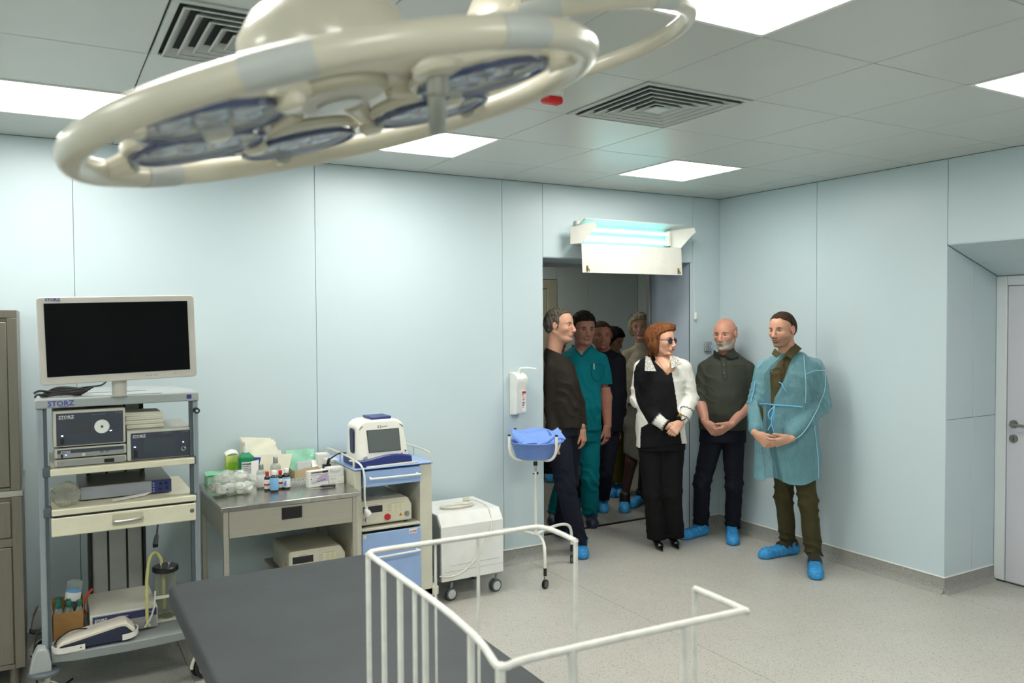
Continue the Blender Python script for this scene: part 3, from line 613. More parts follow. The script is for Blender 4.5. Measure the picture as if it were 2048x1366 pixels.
# cardboard box with vials
t = thing('cardboard_box', 'brown cardboard box of vials on the tower base shelf', 'box', (.08, 4.42, .252))
card = m('cardboard', (150, 112, 62), .85, var=.08, scale=30); x0, x1, y0, y1 = .018, .150, 4.34, 4.52
b = MB(); b.box(x0, x1, y0, y0+.003, .252, .385); b.box(x0, x1, y1-.003, y1, .252, .41); b.box(x0, x0+.003, y0, y1, .252, .39); b.box(x1-.003, x1, y0, y1, .252, .39); b.box(x0, x1, y0, y1, .252, .256); b.build('carton', card, t)
b = MB().prism([(y0, .385), (y1, .385), (y1-.01, .44), (y0+.06, .42)], x1-.003, x1, lambda p, q, a: (a, p, q)).build('flap', card, t)
gl = glass('bottle_glass', (190, 200, 196), .05, .25)
def vial(c, label, h=.115, r=.022, cap=m('cap_green', (10, 92, 74), .5), tilt=0., liquid=m('vial_liquid', (150, 110, 60), .3), grp='green capped vials in the cardboard box', name='vial', liq=True):
    Mt = Matrix.Translation(c) @ Matrix.Rotation(tilt, 4, 'Y')
    t = thing(name, label, 'bottle', group=grp, mat=Mt)
    MB().lathe([(r*.9, 0), (r, .004), (r, h*.62), (r*.8, h*.74), (r*.42, h*.82), (r*.42, h*.9)], n=20).build('glass_body', gl, t, local=True)
    if liq: MB().lathe([(r*.85, .003), (r*.92, .006), (r*.92, h*.45), (r*.1, h*.451)], n=20).build('contents', liquid, t, local=True)
    MB().lathe([(r*.55, h*.86), (r*.6, h*.87), (r*.6, h*.98), (r*.5, h)], n=20).build('cap', cap, t, local=True)
    return t
vp = [(.045, 4.37), (.088, 4.368), (.131, 4.366), (.045, 4.415), (.088, 4.415), (.045, 4.46)]
vl = ('in the front left corner of the cardboard box', 'in the middle of the front row of the cardboard box', 'in the front right corner of the cardboard box', 'behind the front left one in the cardboard box', 'in the middle of the cardboard box', 'at the rear left of the cardboard box')
for (x, y), l in zip(vp, vl): vial((x, y, .2565), 'green capped glass vial '+l, h=.172)
t = vial((.125, 4.44, .385), 'large upended glass bottle with light blue label band leaning in the box', h=.13, r=.034, tilt=PI+.15, cap=m('cap_grey', (120, 124, 124), .4), name='infusion_bottle', liq=False)
t['label'] = 'large upside-down glass bottle with a blue banded label on top of the vials'
t.location = (.118, 4.44, .50); MW[t.name] = Matrix.Translation(t.location) @ Matrix.Rotation(PI+.15, 4, 'Y'); t.matrix_world = MW[t.name]
MB().lathe([(.0345, .045), (.0348, .047), (.0348, .085), (.0345, .087)], n=24).build('label', m('label_white', (222, 224, 222), .5), t, local=True)
MB().lathe([(.035, .034), (.0352, .035), (.0352, .046), (.035, .047)], n=24).build('label_band', m('band_blue', (96, 160, 214), .5), t, local=True)
# pump at the bottom
t = unit('suction_pump', 'grey low box with a navy front band on the tower base', .172, .467, 4.30, 4.66, .252, .362, devc, .180, .462, .258, .356, devs)
MB().box(.184, .462, 4.296, 4.2985, .318, .352).build('navy_band', m('band_navy', (44, 46, 88), .35), t); storz(t, .192, 4.296, .330, .016)
small(t, 4.2975, (('power_switch', black, .188, .204, .262, .287), ('icon', inkW, .192, .198, .322, .326))); text('Equimat', .008, (.31, 4.2955, .335), inkW, t); text('20 2030 20', .008, (.41, 4.2955, .335), inkW, t)
MB().cyl((.418, 4.298, .288), (.418, 4.278, .288), .012).build('hose_nozzle', chrome, t)
t = thing('suction_jar', 'clear suction jar with round black lid beside the bottom pump box', 'jar', (.52, 4.42, .252))
MB().lathe([(.046, .262), (.05, .27), (.05, .46), (.044, .475), (.044, .49)], (.52, 4.42, 0), 28).build('jar_body', glass('jar_clear', (200, 204, 190), .06, .08), t)
MB().lathe([(.056, .49), (.062, .495), (.062, .512), (.056, .518)], (.52, 4.42, 0), 32).build('lid', black, t)
b = MB()
for x in (.50, .535): b.cyl((x, 4.41, .516), (x, 4.41, .535), .008)
b.build('port', chrome, t); MB().box(.46, .585, 4.36, 4.48, .252, .262).build('holder', cream, t); MB().box(.462, .582, 4.362, 4.366, .37, .385).build('clamp_strip', cream, t); MB().cyl((.51, 4.42, .30), (.51, 4.42, .48), .01).build('scale_rod', m('rod_yellow', (190, 184, 130), .4), t)
tag(MB().tube(bez([(.50, 4.41, .535), (.498, 4.41, .56), (.475, 4.40, .595), (.445, 4.37, .585), (.425, 4.33, .50), (.418, 4.29, .40), (.418, 4.275, .30), (.428, 4.27, .275)], 6), .0075).build('suction_tube', glass('tube_yellow', (200, 196, 128), .2, .75), None), 'pale yellow rubber tube arching from the suction jar to the pump', 'hose')
tag(MB().tube(bez([(.462, 4.34, .42), (.45, 4.29, .36), (.43, 4.27, .31), (.405, 4.265, .275)], 6), .0045).build('clear_tube', glass('tube_clear', (210, 212, 205), .2, .6), None), 'thin clear tube running down the front of the bottom pump', 'hose')
# padded arm rest
t = thing('limb_support', 'cream and navy padded limb support with straps on the tower base', 'support pad', (.18, 4.24, .25))
pf = [(.030, .262), (.33, .276), (.355, .296), (.318, .335), (.300, .340), (.10, .302), (.07, .297), (.040, .275)]
MB().prism([(.045, .256), (.335, .256), (.352, .285), (.312, .325), (.29, .326), (.045, .282)], 4.19, 4.30, fxz).build('navy_body', m('pad_navy', (32, 40, 66), .6), t, bevel=.006, bseg=3)
MB().prism([(.030, .272), (.050, .283), (.295, .326), (.315, .323), (.345, .292), (.358, .300), (.322, .338), (.298, .341), (.10, .308), (.055, .298)], 4.185, 4.305, fxz).build('cream_pad', m('pad_cream', (212, 206, 192), .6), t, bevel=.006, bseg=3)
def strap(P, h, nm):
    P = bez(P, 5); b = MB(); k = len(P); V = []
    for i, p in enumerate(P):
        d = (P[min(i+1, k-1)]-P[max(i-1, 0)]); nn = Vector((-d.y, d.x, 0)).normalized()*.0016
        V += [p-nn-Vector((0, 0, h/2)), p+nn-Vector((0, 0, h/2)), p+nn+Vector((0, 0, h/2)), p-nn+Vector((0, 0, h/2))]
    F = [(i*4+j, i*4+(j+1) % 4, (i+1)*4+(j+1) % 4, (i+1)*4+j) for i in range(k-1) for j in range(4)]+[(0, 1, 2, 3), tuple((k-1)*4+j for j in range(4))]
    o = b.add(V, F).build(nm, m('strap_cream', (222, 220, 212), .5), t); return o
strap([(.06, 4.31, .268), (.020, 4.27, .268), (.012, 4.225, .266), (.04, 4.183, .264), (.09, 4.180, .264), (.145, 4.180, .266)], .026, 'strap')
strap([(.35, 4.29, .283), (.372, 4.25, .283), (.362, 4.205, .280), (.335, 4.183, .277), (.300, 4.180, .275)], .026, 'strap')
MB().cyl((.128, 4.180, .266), (.128, 4.177, .266), .003).build('strap_stud', black, t)

# ------------------------------------------------------------------ steel table
tb = thing('steel_table', 'stainless steel instrument table with one wide drawer', 'table', (1.14, 4.6, 0))
MB().box(.766, 1.505, 4.262, 4.96, .786, .812).build('table_top', steelH, tb, bevel=.004, bseg=2)
stf = m('table_steel', (176, 172, 158), .4, .35, var=.05, scale=6, stretch=(1, 30, 30))
for x, y in ((.777, 4.27), (1.455, 4.27), (.777, 4.92), (1.455, 4.92)): MB().box(x, x+.026, y, y+.026, 0, .786).build('leg', stf, tb, bevel=.003)
b = MB(); b.box(.780, .786, 4.296, 4.92, .645, .786); b.box(1.472, 1.478, 4.296, 4.92, .645, .786); b.box(.803, 1.455, 4.925, 4.94, .645, .786); b.build('apron', stf, tb)
d = MB().box(.805, 1.453, 4.268, 4.70, .648, .784).build('drawer', stf, tb, bevel=.002)
b = MB(); b.box(1.070, 1.176, 4.262, 4.268, .712, .774); b.build('handle_frame', black, d, bevel=.002)
MB().box(1.078, 1.168, 4.2605, 4.2625, .718, .757).build('handle_hollow', m('hollow_black', (8, 9, 10), .6), d)
# things on the steel table, z = .812
Z = .812
def bottle(c, r, h, cap, body, lab, label, name='medicine_bottle', grp=None, sh=.66, caph=.2, capr=.55, glassy=None, band=None):
    t = thing(name, label, 'bottle', c, 0, grp); x, y, z = c
    MB().lathe([(r*.9, z), (r, z+.003), (r, z+h*sh), (r*.85, z+h*(sh+.07)), (r*.45, z+h*(1-caph)-.002), (r*.45, z+h*(1-caph)+.004)], (x, y, 0), 24).build('glass_body', body, t)
    MB().lathe([(r*capr*1.02, z+h*(1-caph)), (r*capr*1.05, z+h*(1-caph)+.003), (r*capr*1.05, z+h-.002), (r*capr*.95, z+h)], (x, y, 0), 20).build('cap', cap, t)
    if lab: MB().lathe([(r+.0002, z+h*.10), (r+.0006, z+h*.11), (r+.0006, z+h*.58), (r+.0002, z+h*.59)], (x, y, 0), 24).build('label', lab, t)
    if band: MB().lathe([(r+.0008, z+h*band[1]), (r+.001, z+h*band[1]+.0005), (r+.001, z+h*band[2]), (r+.0008, z+h*band[2]+.0005)], (x, y, 0), 24).build('label_band', band[0], t)
    return t
amber = m('amber_glass', (26, 14, 12), .08, coat=.5); lw_ = m('label_white', (0, 0, 0)); lb_ = m('label_sky', (120, 178, 226), .5)
bottle((1.068, 4.568, Z), .0165, .105, redM, amber, lw_, 'red capped brown bottle at the left of the front bottles', band=(redM, .28, .37))
t = bottle((1.093, 4.512, Z), .0225, .118, white, amber, None, 'white capped dark bottle in front, its label turned to the right', capr=.62)
b = MB(); 
MB().lathe([(.0227, Z+.012), (.0231, Z+.013), (.0231, Z+.078), (.0227, Z+.079)], (1.093, 4.512, 0), 48).build('label_tmp', lb_, t)
bottle((1.140, 4.566, Z), .0165, .105, redM, amber, lw_, 'red capped brown bottle second from the left with a red label stripe', band=(redM, .30, .40))
t = bottle((1.170, 4.553, Z), .0205, .115, white, amber, lw_, 'white capped brown bottle at the right with a blue and white label', capr=.62, band=(lb_, .52, .58))
MB().cyl((1.162, 4.533, Z+.035), (1.163, 4.5315, Z+.035), .015, n=24).build('label_disc', m('disc_blue', (86, 120, 196), .5), t)
bottle((1.053, 4.640, Z), .027, .135, m('cap_alu', (170, 172, 172), .3, .8), gl, lw_, 'clear glass infusion bottle with a white label behind the brown bottles', capr=.45)
bottle((1.136, 4.655, Z), .030, .168, m('cap_alu', (0, 0, 0)), gl, m('label_orange', (224, 190, 178), .5), 'tall clear glass flask with aluminium cap behind the red capped bottle', capr=.42)
# green pump bottle
t = thing('pump_bottle', 'green square antiseptic bottle with white pump cap', 'bottle', (1.010, 4.83, Z))
gb = m('bottle_green', (0, 132, 84), .35)
MB().prism(rrect(.968, 1.052, 4.80, 4.86, .012), Z, Z+.155, fxy).build('body', gb, t, bevel=.004)
def frust(a, b, z0, z1): 
    V = [(a[0], a[2], z0), (a[1], a[2], z0), (a[1], a[3], z0), (a[0], a[3], z0), (b[0], b[2], z1), (b[1], b[2], z1), (b[1], b[3], z1), (b[0], b[3], z1)]
    return MB().add(V, [(0, 3, 2, 1), (4, 5, 6, 7), (0, 1, 5, 4), (1, 2, 6, 5), (2, 3, 7, 6), (3, 0, 4, 7)])
frust((.968, 1.052, 4.80, 4.86), (.994, 1.024, 4.818, 4.842), Z+.154, Z+.182).build('shoulder', gb, t, bevel=.003)
MB().cyl((1.009, 4.83, Z+.180), (1.009, 4.83, Z+.212), .016, .0145).build('cap', white, t)
MB().cyl((1.009, 4.83, Z+.21), (1.009, 4.83, Z+.228), .008, .005).tube(bez([(1.007, 4.83, Z+.225), (1.0, 4.822, Z+.238), (.992, 4.812, Z+.245)]), .004).build('pump_spout', white, t)
MB().box(.979, 1.048, 4.7985, 4.7998, Z+.02, Z+.128).build('label', lw_, t)
text('Бетадерм  S', .0115, (.982, 4.798, Z+.114), ink, t, bold=.0003); text('Antiseptikum', .0075, (.982, 4.798, Z+.102), ink, t)
b = MB()
for z, x1 in ((.090, 1.016), (.081, 1.040), (.071, 1.008), (.062, 1.016)): b.box(.983, x1, 4.7978, 4.7984, Z+z, Z+z+.0015)
b.build('fine_print', ink, t); MB().tube([(.985+i*.0045, 4.7975, Z+.050+.004*math.sin(i*2.4)) for i in range(13)], .0012, 5).build('pen_writing', inkB, t); MB().box(1.040, 1.050, 4.798, 4.7995, Z+.012, Z+.028).build('leaf_mark', m('lime', (120, 190, 40), .5), t)
# lime box
t = thing('lime_carton', 'lime green and yellow carton with open white lid flap', 'box', (.95, 4.93, Z))
M_ = m('lime_print', (150, 190, 50), .45); nt = M_.node_tree
gr = nt.nodes.new('ShaderNodeTexNoise'); gr.inputs['Scale'].default_value = 14; r_ = nt.nodes.new('ShaderNodeValToRGB')
r_.color_ramp.elements[0].position = .38; r_.color_ramp.elements[0].color = L3((120, 172, 34))+(1,); r_.color_ramp.elements[1].position = .62; r_.color_ramp.elements[1].color = L3((206, 214, 130))+(1,)
tc_ = nt.nodes.new('ShaderNodeTexCoord'); nt.links.new(tc_.outputs['Object'], gr.inputs['Vector']); nt.links.new(gr.outputs['Fac'], r_.inputs[0]); nt.links.new(r_.outputs[0], nt.nodes['Principled BSDF'].inputs['Base Color'])
MB().box(.915, .985, 4.905, 4.96, Z, Z+.155).build('carton', M_, t, bevel=.001)
MB().sheet((.915, 4.905, Z+.155), (.985, 4.905, Z+.160), (.982, 4.955, Z+.178), (.913, 4.955, Z+.168), .0012, 6, 2, lambda u, v: .012*math.sin(PI*u)).build('lid_flap', white, t)
text('Бетацид', .011, (.935, 4.9045, Z+.062), m('print_olive', (110, 130, 40), .5), t)
# paper sterilisation packs standing in a row
pk = m('pack_paper', (222, 222, 206), .6, bump=.15); pkb = m('pack_blue', (30, 66, 150), .5); pkg = m('pack_green', (20, 130, 56), .5)
packs = []
for i in range(11):
    y = 4.94-.0145*i; x0 = 1.000+.0035*i; wd = .185+.004*(i % 3); hh = .252-.009*i-(.012 if i > 7 else 0); packs.append((x0, wd, y, hh, i))
plab = ['tallest white sterile pack at the back of the upright row', 'second white sterile pack from the back of the upright row', 'third white sterile pack from the back of the upright row', 'fourth white sterile pack from the back of the upright row',
        'fifth white sterile pack from the back of the upright row', 'sixth white sterile pack from the back, in the middle of the row', 'white sterile pack directly behind the last three plain ones of the row', 'third plain white sterile pack behind the blue one', 'second plain white sterile pack behind the blue one', 'plain white sterile pack right behind the blue edged one', 'blue edged sterile pack leaning at the front of the row']
for (x0, wd, y, hh, i), lab in zip(packs, plab):
    t = MB().sheet((x0, y, Z+.002), (x0+wd, y, Z+.002), (x0+wd+.01*math.sin(i), y+.03, Z+hh-.02), (x0+.004, y+.03, Z+hh), .010 if i < 10 else .004, 6, 4, lambda u, v, i=i: .006*math.sin(9*u+i)*v).build('sterile_pack', pk if i < 10 else pkb, None)
    tag(t, lab, 'packet', 'sterile packs standing on the steel table')
    if i in (2, 5): MB().box(x0+.06, x0+.072, y+.016, y+.018, Z+hh-.03, Z+hh-.026).build('printed_mark', ink, t)
t = thing('glove_packet', 'cream glove packet with green printed bar leaning in front of the packs', 'packet', (1.15, 4.74, Z))
Pq = [(1.040, 4.735, Z+.005), (1.215, 4.735, Z+.010), (1.262, 4.775, Z+.158), (1.085, 4.775, Z+.166)]
MB().sheet(*Pq, .007, 6, 4, lambda u, v: .004*math.sin(5*u+2)).build('packet', m('glove_cream', (214, 212, 192), .5), t)
def onq(u, v, off=-.0015):
    a, b_, c, d = map(Vector, Pq); n_ = (b_-a).cross(d-a).normalized(); return (a*(1-u)+b_*u)*(1-v)+(d*(1-u)+c*u)*v - n_*abs(off)*3+n_*.004*math.sin(5*u+2)
for q, mt in (((.10, .90, .60, .78), pkg), ((.30, .62, .90, .95), pkg), ((.86, .92, .80, .95), pkg), ((.16, .34, .26, .44), pkg)):
    b = MB(); b.add([onq(q[0], q[2]), onq(q[1], q[2]), onq(q[1], q[3]), onq(q[0], q[3])], [(0, 1, 2, 3)]); b.build('green_print', mt, t)
text('ХИРУРГ', .016, tuple(onq(.18, .63)+Vector((0, -.003, 0))), inkW, t, rot=(PI/2-.24, 0, 0))
o = MB().sheet((1.022, 4.75, Z+.002), (1.056, 4.74, Z+.002), (1.070, 4.77, Z+.140), (1.030, 4.78, Z+.132), .012, 3, 3).build('small_carton', white, None); tag(o, 'small white carton with blue stripe wedged beside the green bottle', 'box')
MB().sheet((1.044, 4.7385, Z+.004), (1.048, 4.737, Z+.004), (1.062, 4.767, Z+.130), (1.057, 4.768, Z+.130), -.002, 1, 3).build('blue_stripe', pkb, o)
# basket with mint bags
t = thing('paper_basket', 'beige cardboard tray with hand holes behind the medicine boxes', 'basket', (1.37, 4.88, Z))
bk = m('basket_beige', (196, 176, 140), .6); zt2 = .062
side = [(0, 0), (.03, -.0), (.17, 0), (.2, 0)]
def rim(u): return .050+.014*math.sin(PI*u)
b = MB(); n = 12; P = [(1.280+.190*i/n) for i in range(n+1)]
for y0 in (4.790, 4.945):
    poly = [(x, Z+.002) for x in P]+[(P[i], Z+rim(i/n)) for i in range(n, -1, -1)]
    if y0 < 4.8:
        b.prism([(P[i], Z+.002) for i in range(n+1)]+[(P[i], Z+.026) for i in range(n, -1, -1)], y0, y0+.003, fxz)
        b.prism([(P[0], Z+.026), (P[4], Z+.026), (P[4], Z+rim(4/n)), (P[0], Z+rim(0))], y0, y0+.003, fxz); b.prism([(P[8], Z+.026), (P[12], Z+.026), (P[12], Z+rim(1)), (P[8], Z+rim(8/n))], y0, y0+.003, fxz)
        b.prism([(P[i], Z+.046) for i in range(4, 9)]+[(P[i], Z+rim(i/n)) for i in range(8, 3, -1)], y0, y0+.003, fxz)
    else: b.prism(poly, y0, y0+.003, fxz)
b.box(1.278, 1.281, 4.79, 4.948, Z+.002, Z+.052); b.box(1.470, 1.473, 4.79, 4.948, Z+.002, Z+.052); b.box(1.28, 1.47, 4.79, 4.948, Z, Z+.003); b.build('tray', bk, t)
mint = glass('mint_film', (176, 232, 206), .12, .55)
o = MB().sheet((1.255, 4.90, Z+.01), (1.425, 4.90, Z+.01), (1.445, 4.955, Z+.145), (1.268, 4.955, Z+.150), .014, 10, 8, lambda u, v: .008*math.sin(8*u+3*v)*math.cos(6*v)).build('mint_packet', mint, None); tag(o, 'translucent mint green film packet standing in the beige tray', 'packet')
o = MB().sheet((1.312, 4.85, Z+.01), (1.398, 4.85, Z+.01), (1.400, 4.87, Z+.090), (1.315, 4.87, Z+.088), .006, 4, 4).build('grey_packet', m('packet_grey', (190, 196, 200), .5), None, bevel=.003); tag(o, 'pale grey packet in the middle of the beige tray', 'packet')
t = MB().sheet((1.405, 4.85, Z+.04), (1.462, 4.85, Z+.045), (1.465, 4.90, Z+.082), (1.41, 4.90, Z+.085), .006, 4, 2).build('tissue_packet', white, None, bevel=.002); tag(t, 'small white packet with pink and green print at the right of the tray', 'packet')
MB().box(1.415, 1.44, 4.846, 4.848, Z+.05, Z+.054).build('pink_print', m('pink', (200, 50, 110), .5), t)
# mint box at the left back and the bag with round rolls
o = MB().box(.80, .915, 4.86, 4.955, Z, Z+.052).build('mint_box', m('mint_card', (150, 200, 168), .45), None, bevel=.003); tag(o, 'flat mint green packet at the rear left corner of the steel table', 'packet')
MB().sheet((.795, 4.855, Z+.054), (.92, 4.855, Z+.056), (.925, 4.958, Z+.064), (.80, 4.958, Z+.060), .004, 6, 4, lambda u, v: .004*math.sin(7*u)).build('film_cover', glass('green_film', (130, 205, 160), .15, .6), o)
bag = thing('clear_bag', 'clear plastic bag full of white cotton rolls at the front left of the table', 'bag', (.89, 4.57, Z))
cot = m('cotton_white', (222, 224, 218), .8, bump=.2)
rolls = [(.82, 4.54, .036), (.865, 4.56, .036), (.915, 4.545, .036), (.955, 4.55, .034), (.845, 4.60, .088), (.93, 4.60, .088), (.80, 4.60, .040), (.89, 4.62, .055)]
sa = MB()
for x, y, z in rolls: sa.lathe([(.024, -.024), (.032, -.016), (.034, 0), (.032, .016), (.024, .024)], (x, y, Z+z), 16, Matrix.Rotation(.5+x*9, 4, 'X'))
q = MB()
for k, (x, y, z) in enumerate(rolls):
    e = MB().lathe([(.020, -.024), (.030, -.017), (.033, 0), (.030, .017), (.020, .024)], (x, y, Z+z), 16, Matrix.Rotation(.4+7*x, 4, 'X')).build('cotton_roll', cot, bag)
V = MB().ell((0, 0, 0), 1, 1, 1, 30)
rr = random.Random(5); nv = []
for x, y, z in V.V:
    kx = 1+.10*math.sin(9*x+4*z)+.07*math.sin(13*y+7*z+1)+.05*math.sin(23*x-17*z); p = Vector((.885+.122*x*kx, 4.575+.075*y*kx, Z+.056+.070*z*kx*(1-.25*x*x)+.006*math.sin(31*x)))
    p.z = max(p.z, Z+.0015); nv.append(p)
V.V = nv; V.build('bag_film', glass('bag_film', (222, 226, 222), .14, .16), bag, ang=50)
MB().ell((.842, 4.505, Z+.042), .006, .002, .006, 8).build('blue_clip', m('clip_blue', (40, 130, 220), .4), bag)
# medicine boxes
def carton(name, label, x0, x1, y0, y1, z0, z1, rot=0., grp=None):
    t = thing(name, label, 'box', ((x0+x1)/2, (y0+y1)/2, z0), rot, grp); dx, dy, dz = (x1-x0)/2, (y1-y0)/2, z1-z0
    MB().box(-dx, dx, -dy, dy, 0, dz).build('carton', m('carton_white', (226, 226, 222), .45), t, bevel=.0012, bseg=1, local=True); return t, dx, dy, dz
def marks(t, dy, L, mt):
    b = MB()
    for x0, x1, z0, z1 in L: b.box(x0, x1, -dy-.0008, -dy, z0, z1)
    b.build('printed_text', mt, t, local=True)
t, dx, dy, dz = carton('ampoule_box', 'white medicine box with a lilac quarter circle and handwriting in front', 1.279, 1.398, 4.512, 4.552, Z, Z+.092, .12)
pr = m('print_plum', (110, 50, 110), .5); marks(t, dy, [(-.045, .02, .078, .086)], m('print_olive2', (90, 88, 80), .5)); marks(t, dy, [(.022, dx-.003, .076, .088)], black); marks(t, dy, [(-.048, .02, .068, .070), (-.046, -.040, .044, .050)], pr)
marks(t, dy, [(-.045, -.01, .058, .060), (-.036, .0, .047, .049), (-.045, -.015, .036, .038)], m('print_grey', (150, 150, 150), .5))
b = MB(); n = 12; b.add([(dx-.003, -dy-.0006, .028)]+[(dx-.003-.07*math.cos(PI/2*i/n), -dy-.0006, .028+.044*math.sin(PI/2*i/n)) for i in range(n+1)], [tuple(range(n+2))]); b.build('lilac_print', m('lilac', (186, 168, 196), .5), t, local=True)
MB().tube([(-.045+i*.0062, -dy-.001, .024+.006*math.sin(i*2.1)+.001*i) for i in range(15)], .0011, 5).build('pen_writing', inkB, t, local=True)
t, dx, dy, dz = carton('medicine_box', 'lower white printed carton at the right front of the table', 1.405, 1.497, 4.535, 4.60, Z, Z+.048, .05)
marks(t, dy, [(-.035, -.005, .03, .033), (.01, .03, .012, .014), (-.035, -.012, .008, .010)], m('print_grey', (0, 0, 0)))
t, dx, dy, dz = carton('medicine_box', 'white printed carton stacked on the lower one at the right front', 1.402, 1.495, 4.535, 4.60, Z+.0485, Z+.094, .05)
marks(t, dy, [(-.035, -.02, .033, .036), (-.035, .025, .025, .028), (-.035, .01, .017, .019)], m('print_grey', (0, 0, 0)))
t, dx, dy, dz = carton('medicine_box', 'white carton with an open lid behind the stacked pair, nearest the blue cart', 1.463, 1.530, 4.74, 4.83, Z, Z+.105, 0); marks(t, dy, [(-.02, .02, .09, .092)], m('print_grey', (0, 0, 0)))
t, dx, dy, dz = carton('medicine_box', 'taller white carton standing at the back beside the beige tray', 1.44, 1.512, 4.85, 4.93, Z, Z+.125, 0)
t = thing('marker', 'black handled knife with thin blade lying at the front edge of the table', 'knife', (1.32, 4.47, Z), 0)
MB().tube(bez([(1.336, 4.468, Z+.009), (1.36, 4.466, Z+.010), (1.40, 4.463, Z+.010), (1.422, 4.462, Z+.009)]), [.006]*4+[.0085]*12+[.009]*2+[.006], 10).build('handle', black, t)
MB().prism([(1.215, Z+.004), (1.338, Z+.003), (1.338, Z+.011), (1.26, Z+.0075)], 4.474, 4.4755, fxz).build('blade', chrome, t); t.name = 'scalpel_knife'; MW[t.name] = MW['marker']
t = thing('blister_tray', 'clear plastic ampoule tray lying between the brown bottles and boxes', 'tray', (1.25, 4.62, Z))
b = MB(); b.box(1.20, 1.30, 4.575, 4.655, Z, Z+.010)
for i in range(6): b.tube([(1.210+i*.0165, 4.585, Z+.02), (1.210+i*.0165, 4.64, Z+.022)], .0075, 10)
b.build('tray', glass('tray_clear', (222, 224, 222), .12, .35), t); b = MB()
for i in range(6): b.tube([(1.210+i*.0165, 4.59, Z+.034), (1.211+i*.0165, 4.635, Z+.036)], .005, 8)
b.build('ampoule', gl, t)
# laser unit (twice)
def laser(c, label, cable=False):
    t = thing('laser_console', label, 'medical device', c, 0, 'beige keypad consoles'); W, D, Hh = .320, .36, .150
    case = m('laser_beige', (200, 196, 176), .4)
    pr = [(0, .012), (W, .012), (W, .105), (W-.022, Hh-.006), (W-.034, Hh), (.012, Hh), (0, Hh-.012)]
    MB().prism(pr, 0, D, fxz).build('case', case, t, bevel=.006, bseg=3, local=True)
    b = MB()
    for x in (.03, W-.03):
        for y in (.03, D-.03): b.cyl((x, y, 0), (x, y, .013), .011)
    b.build('feet', rubber, t, local=True)
    MB().prism([(.004, .02), (W-.006, .02), (W-.006, .100), (W-.028, Hh-.014), (.008, Hh-.014)], -.003, .001, fxz).build('front_panel', m('laser_front', (208, 204, 184), .4), t, bevel=.002, local=True)
    MB().box(.020, .135, -.005, -.002, .082, .120).build('display', m('lcd_dark', (30, 32, 36), .15), t, local=True)
    q = 0
    for r in range(3):
        for k in range(3): MB().prism(rrect(.192+k*.030, .206+k*.030, .108-r*.014, .118-r*.014, .003, 3), -.006, -.003, fxz).build('key', m('key_ivory', (224, 218, 170), .4), t, local=True)
    b = MB()
    for r in range(3): b.box(.168, .186, -.0038, -.003, .110-r*.014, .113-r*.014)
    b.box(.186, .27, -.0038, -.003, .122, .1235); b.box(.05, .11, -.0038, -.003, .124, .127); b.build('fine_print', m('print_grey', (0, 0, 0)), t, local=True)
    MB().cyl((.165, -.002, .048), (.165, -.016, .048), .0185, n=28).build('stop_button', redM, t, bevel=.002, local=True)
    MB().add([(.236, -.0042, .043), (.260, -.0042, .043), (.248, -.0042, .064)], [(0, 1, 2)]).build('warning_triangle', m('warn_yellow', (224, 160, 20), .5), t, local=True)
    MB().add([(.244, -.0045, .047), (.252, -.0045, .047), (.248, -.0045, .057)], [(0, 1, 2)]).build('warning_mark', black, t, local=True)
    MB().cyl((.286, -.002, .052), (.286, -.010, .052), .016, n=24).cyl((.286, -.01, .052), (.286, -.016, .052), .006).build('fibre_port', m('port_grey', (150, 152, 146), .3, .6), t, local=True)
    MB().cyl((.032, -.002, .045), (.032, -.014, .045), .012).box(.029, .035, -.024, -.012, .036, .054).build('key_lock', chrome, t, local=True); return t
laser((1.548, 4.42, .566), 'beige keypad console with red stop button inside the blue fronted cart')
t = laser((1.150, 4.45, .330), 'beige keypad console on the shelf underneath the steel table')
MB().prism(rrect(.03, .05, .06, .08, .003), 0, .0006, lambda p, q, a: (-.0005-a, .02+p, q)).build('orange_sticker', m('sticker_orange', (214, 130, 30), .5), t, local=True)
MB().box(1.13, 1.455, 4.30, 4.93, .315, .328).build('lower_shelf', stf, tb)

# ------------------------------------------------------------------ blue cart
ct = thing('medical_cart', 'cream medical cart with light blue drawer, door and tray top', 'cart', (1.75, 4.65, 0)); cc = m('cart_cream', (206, 204, 186), .4)
b = MB(); b.box(1.513, 1.553, 4.40, 4.92, .11, .900); b.box(1.912, 1.990, 4.40, 4.92, .11, .900); b.box(1.553, 1.912, 4.905, 4.92, .11, .56); b.box(1.553, 1.912, 4.40, 4.92, .548, .564); b.box(1.553, 1.912, 4.40, 4.92, .11, .165); b.build('cart_body', cc, ct, bevel=.004)
MB().prism([(1.506, .905), (1.993, .905), (1.993, .913), (1.506, .913)], 4.385, 4.935, fxz).build('tray_top', ltblue, ct, bevel=.003)
for x in (1.515, 1.985):
    b = MB(); b.tube(bez([(x, 4.42, .912), (x, 4.42, .95), (x, 4.45, .965), (x, 4.66, .968), (x, 4.88, .965), (x, 4.91, .95), (x, 4.91, .912)], 5), .0055, 8); b.tube([(x, 4.66, .912), (x, 4.66, .966)], .004, 6)
    b.build('guard_rail', cream, ct)
d = MB().box(1.562, 1.914, 4.388, 4.80, .803, .893).build('drawer', ltblue, ct, bevel=.003)
MB().tube(bez([(1.598, 4.388, .856), (1.598, 4.360, .856), (1.61, 4.350, .856), (1.875, 4.350, .854), (1.887, 4.360, .854), (1.887, 4.388, .854)], 4), .006).build('drawer_handle', white, d)
b = MB(); b.box(1.566, 1.574, 4.385, 4.388, .84, .862); b.box(1.902, 1.910, 4.385, 4.388, .84, .862); b.build('catch', m('catch_grey', (150, 150, 140), .4), d)
d = MB().box(1.553, 1.910, 4.388, 4.404, .182, .535).build('door', ltblue, ct, bevel=.003)
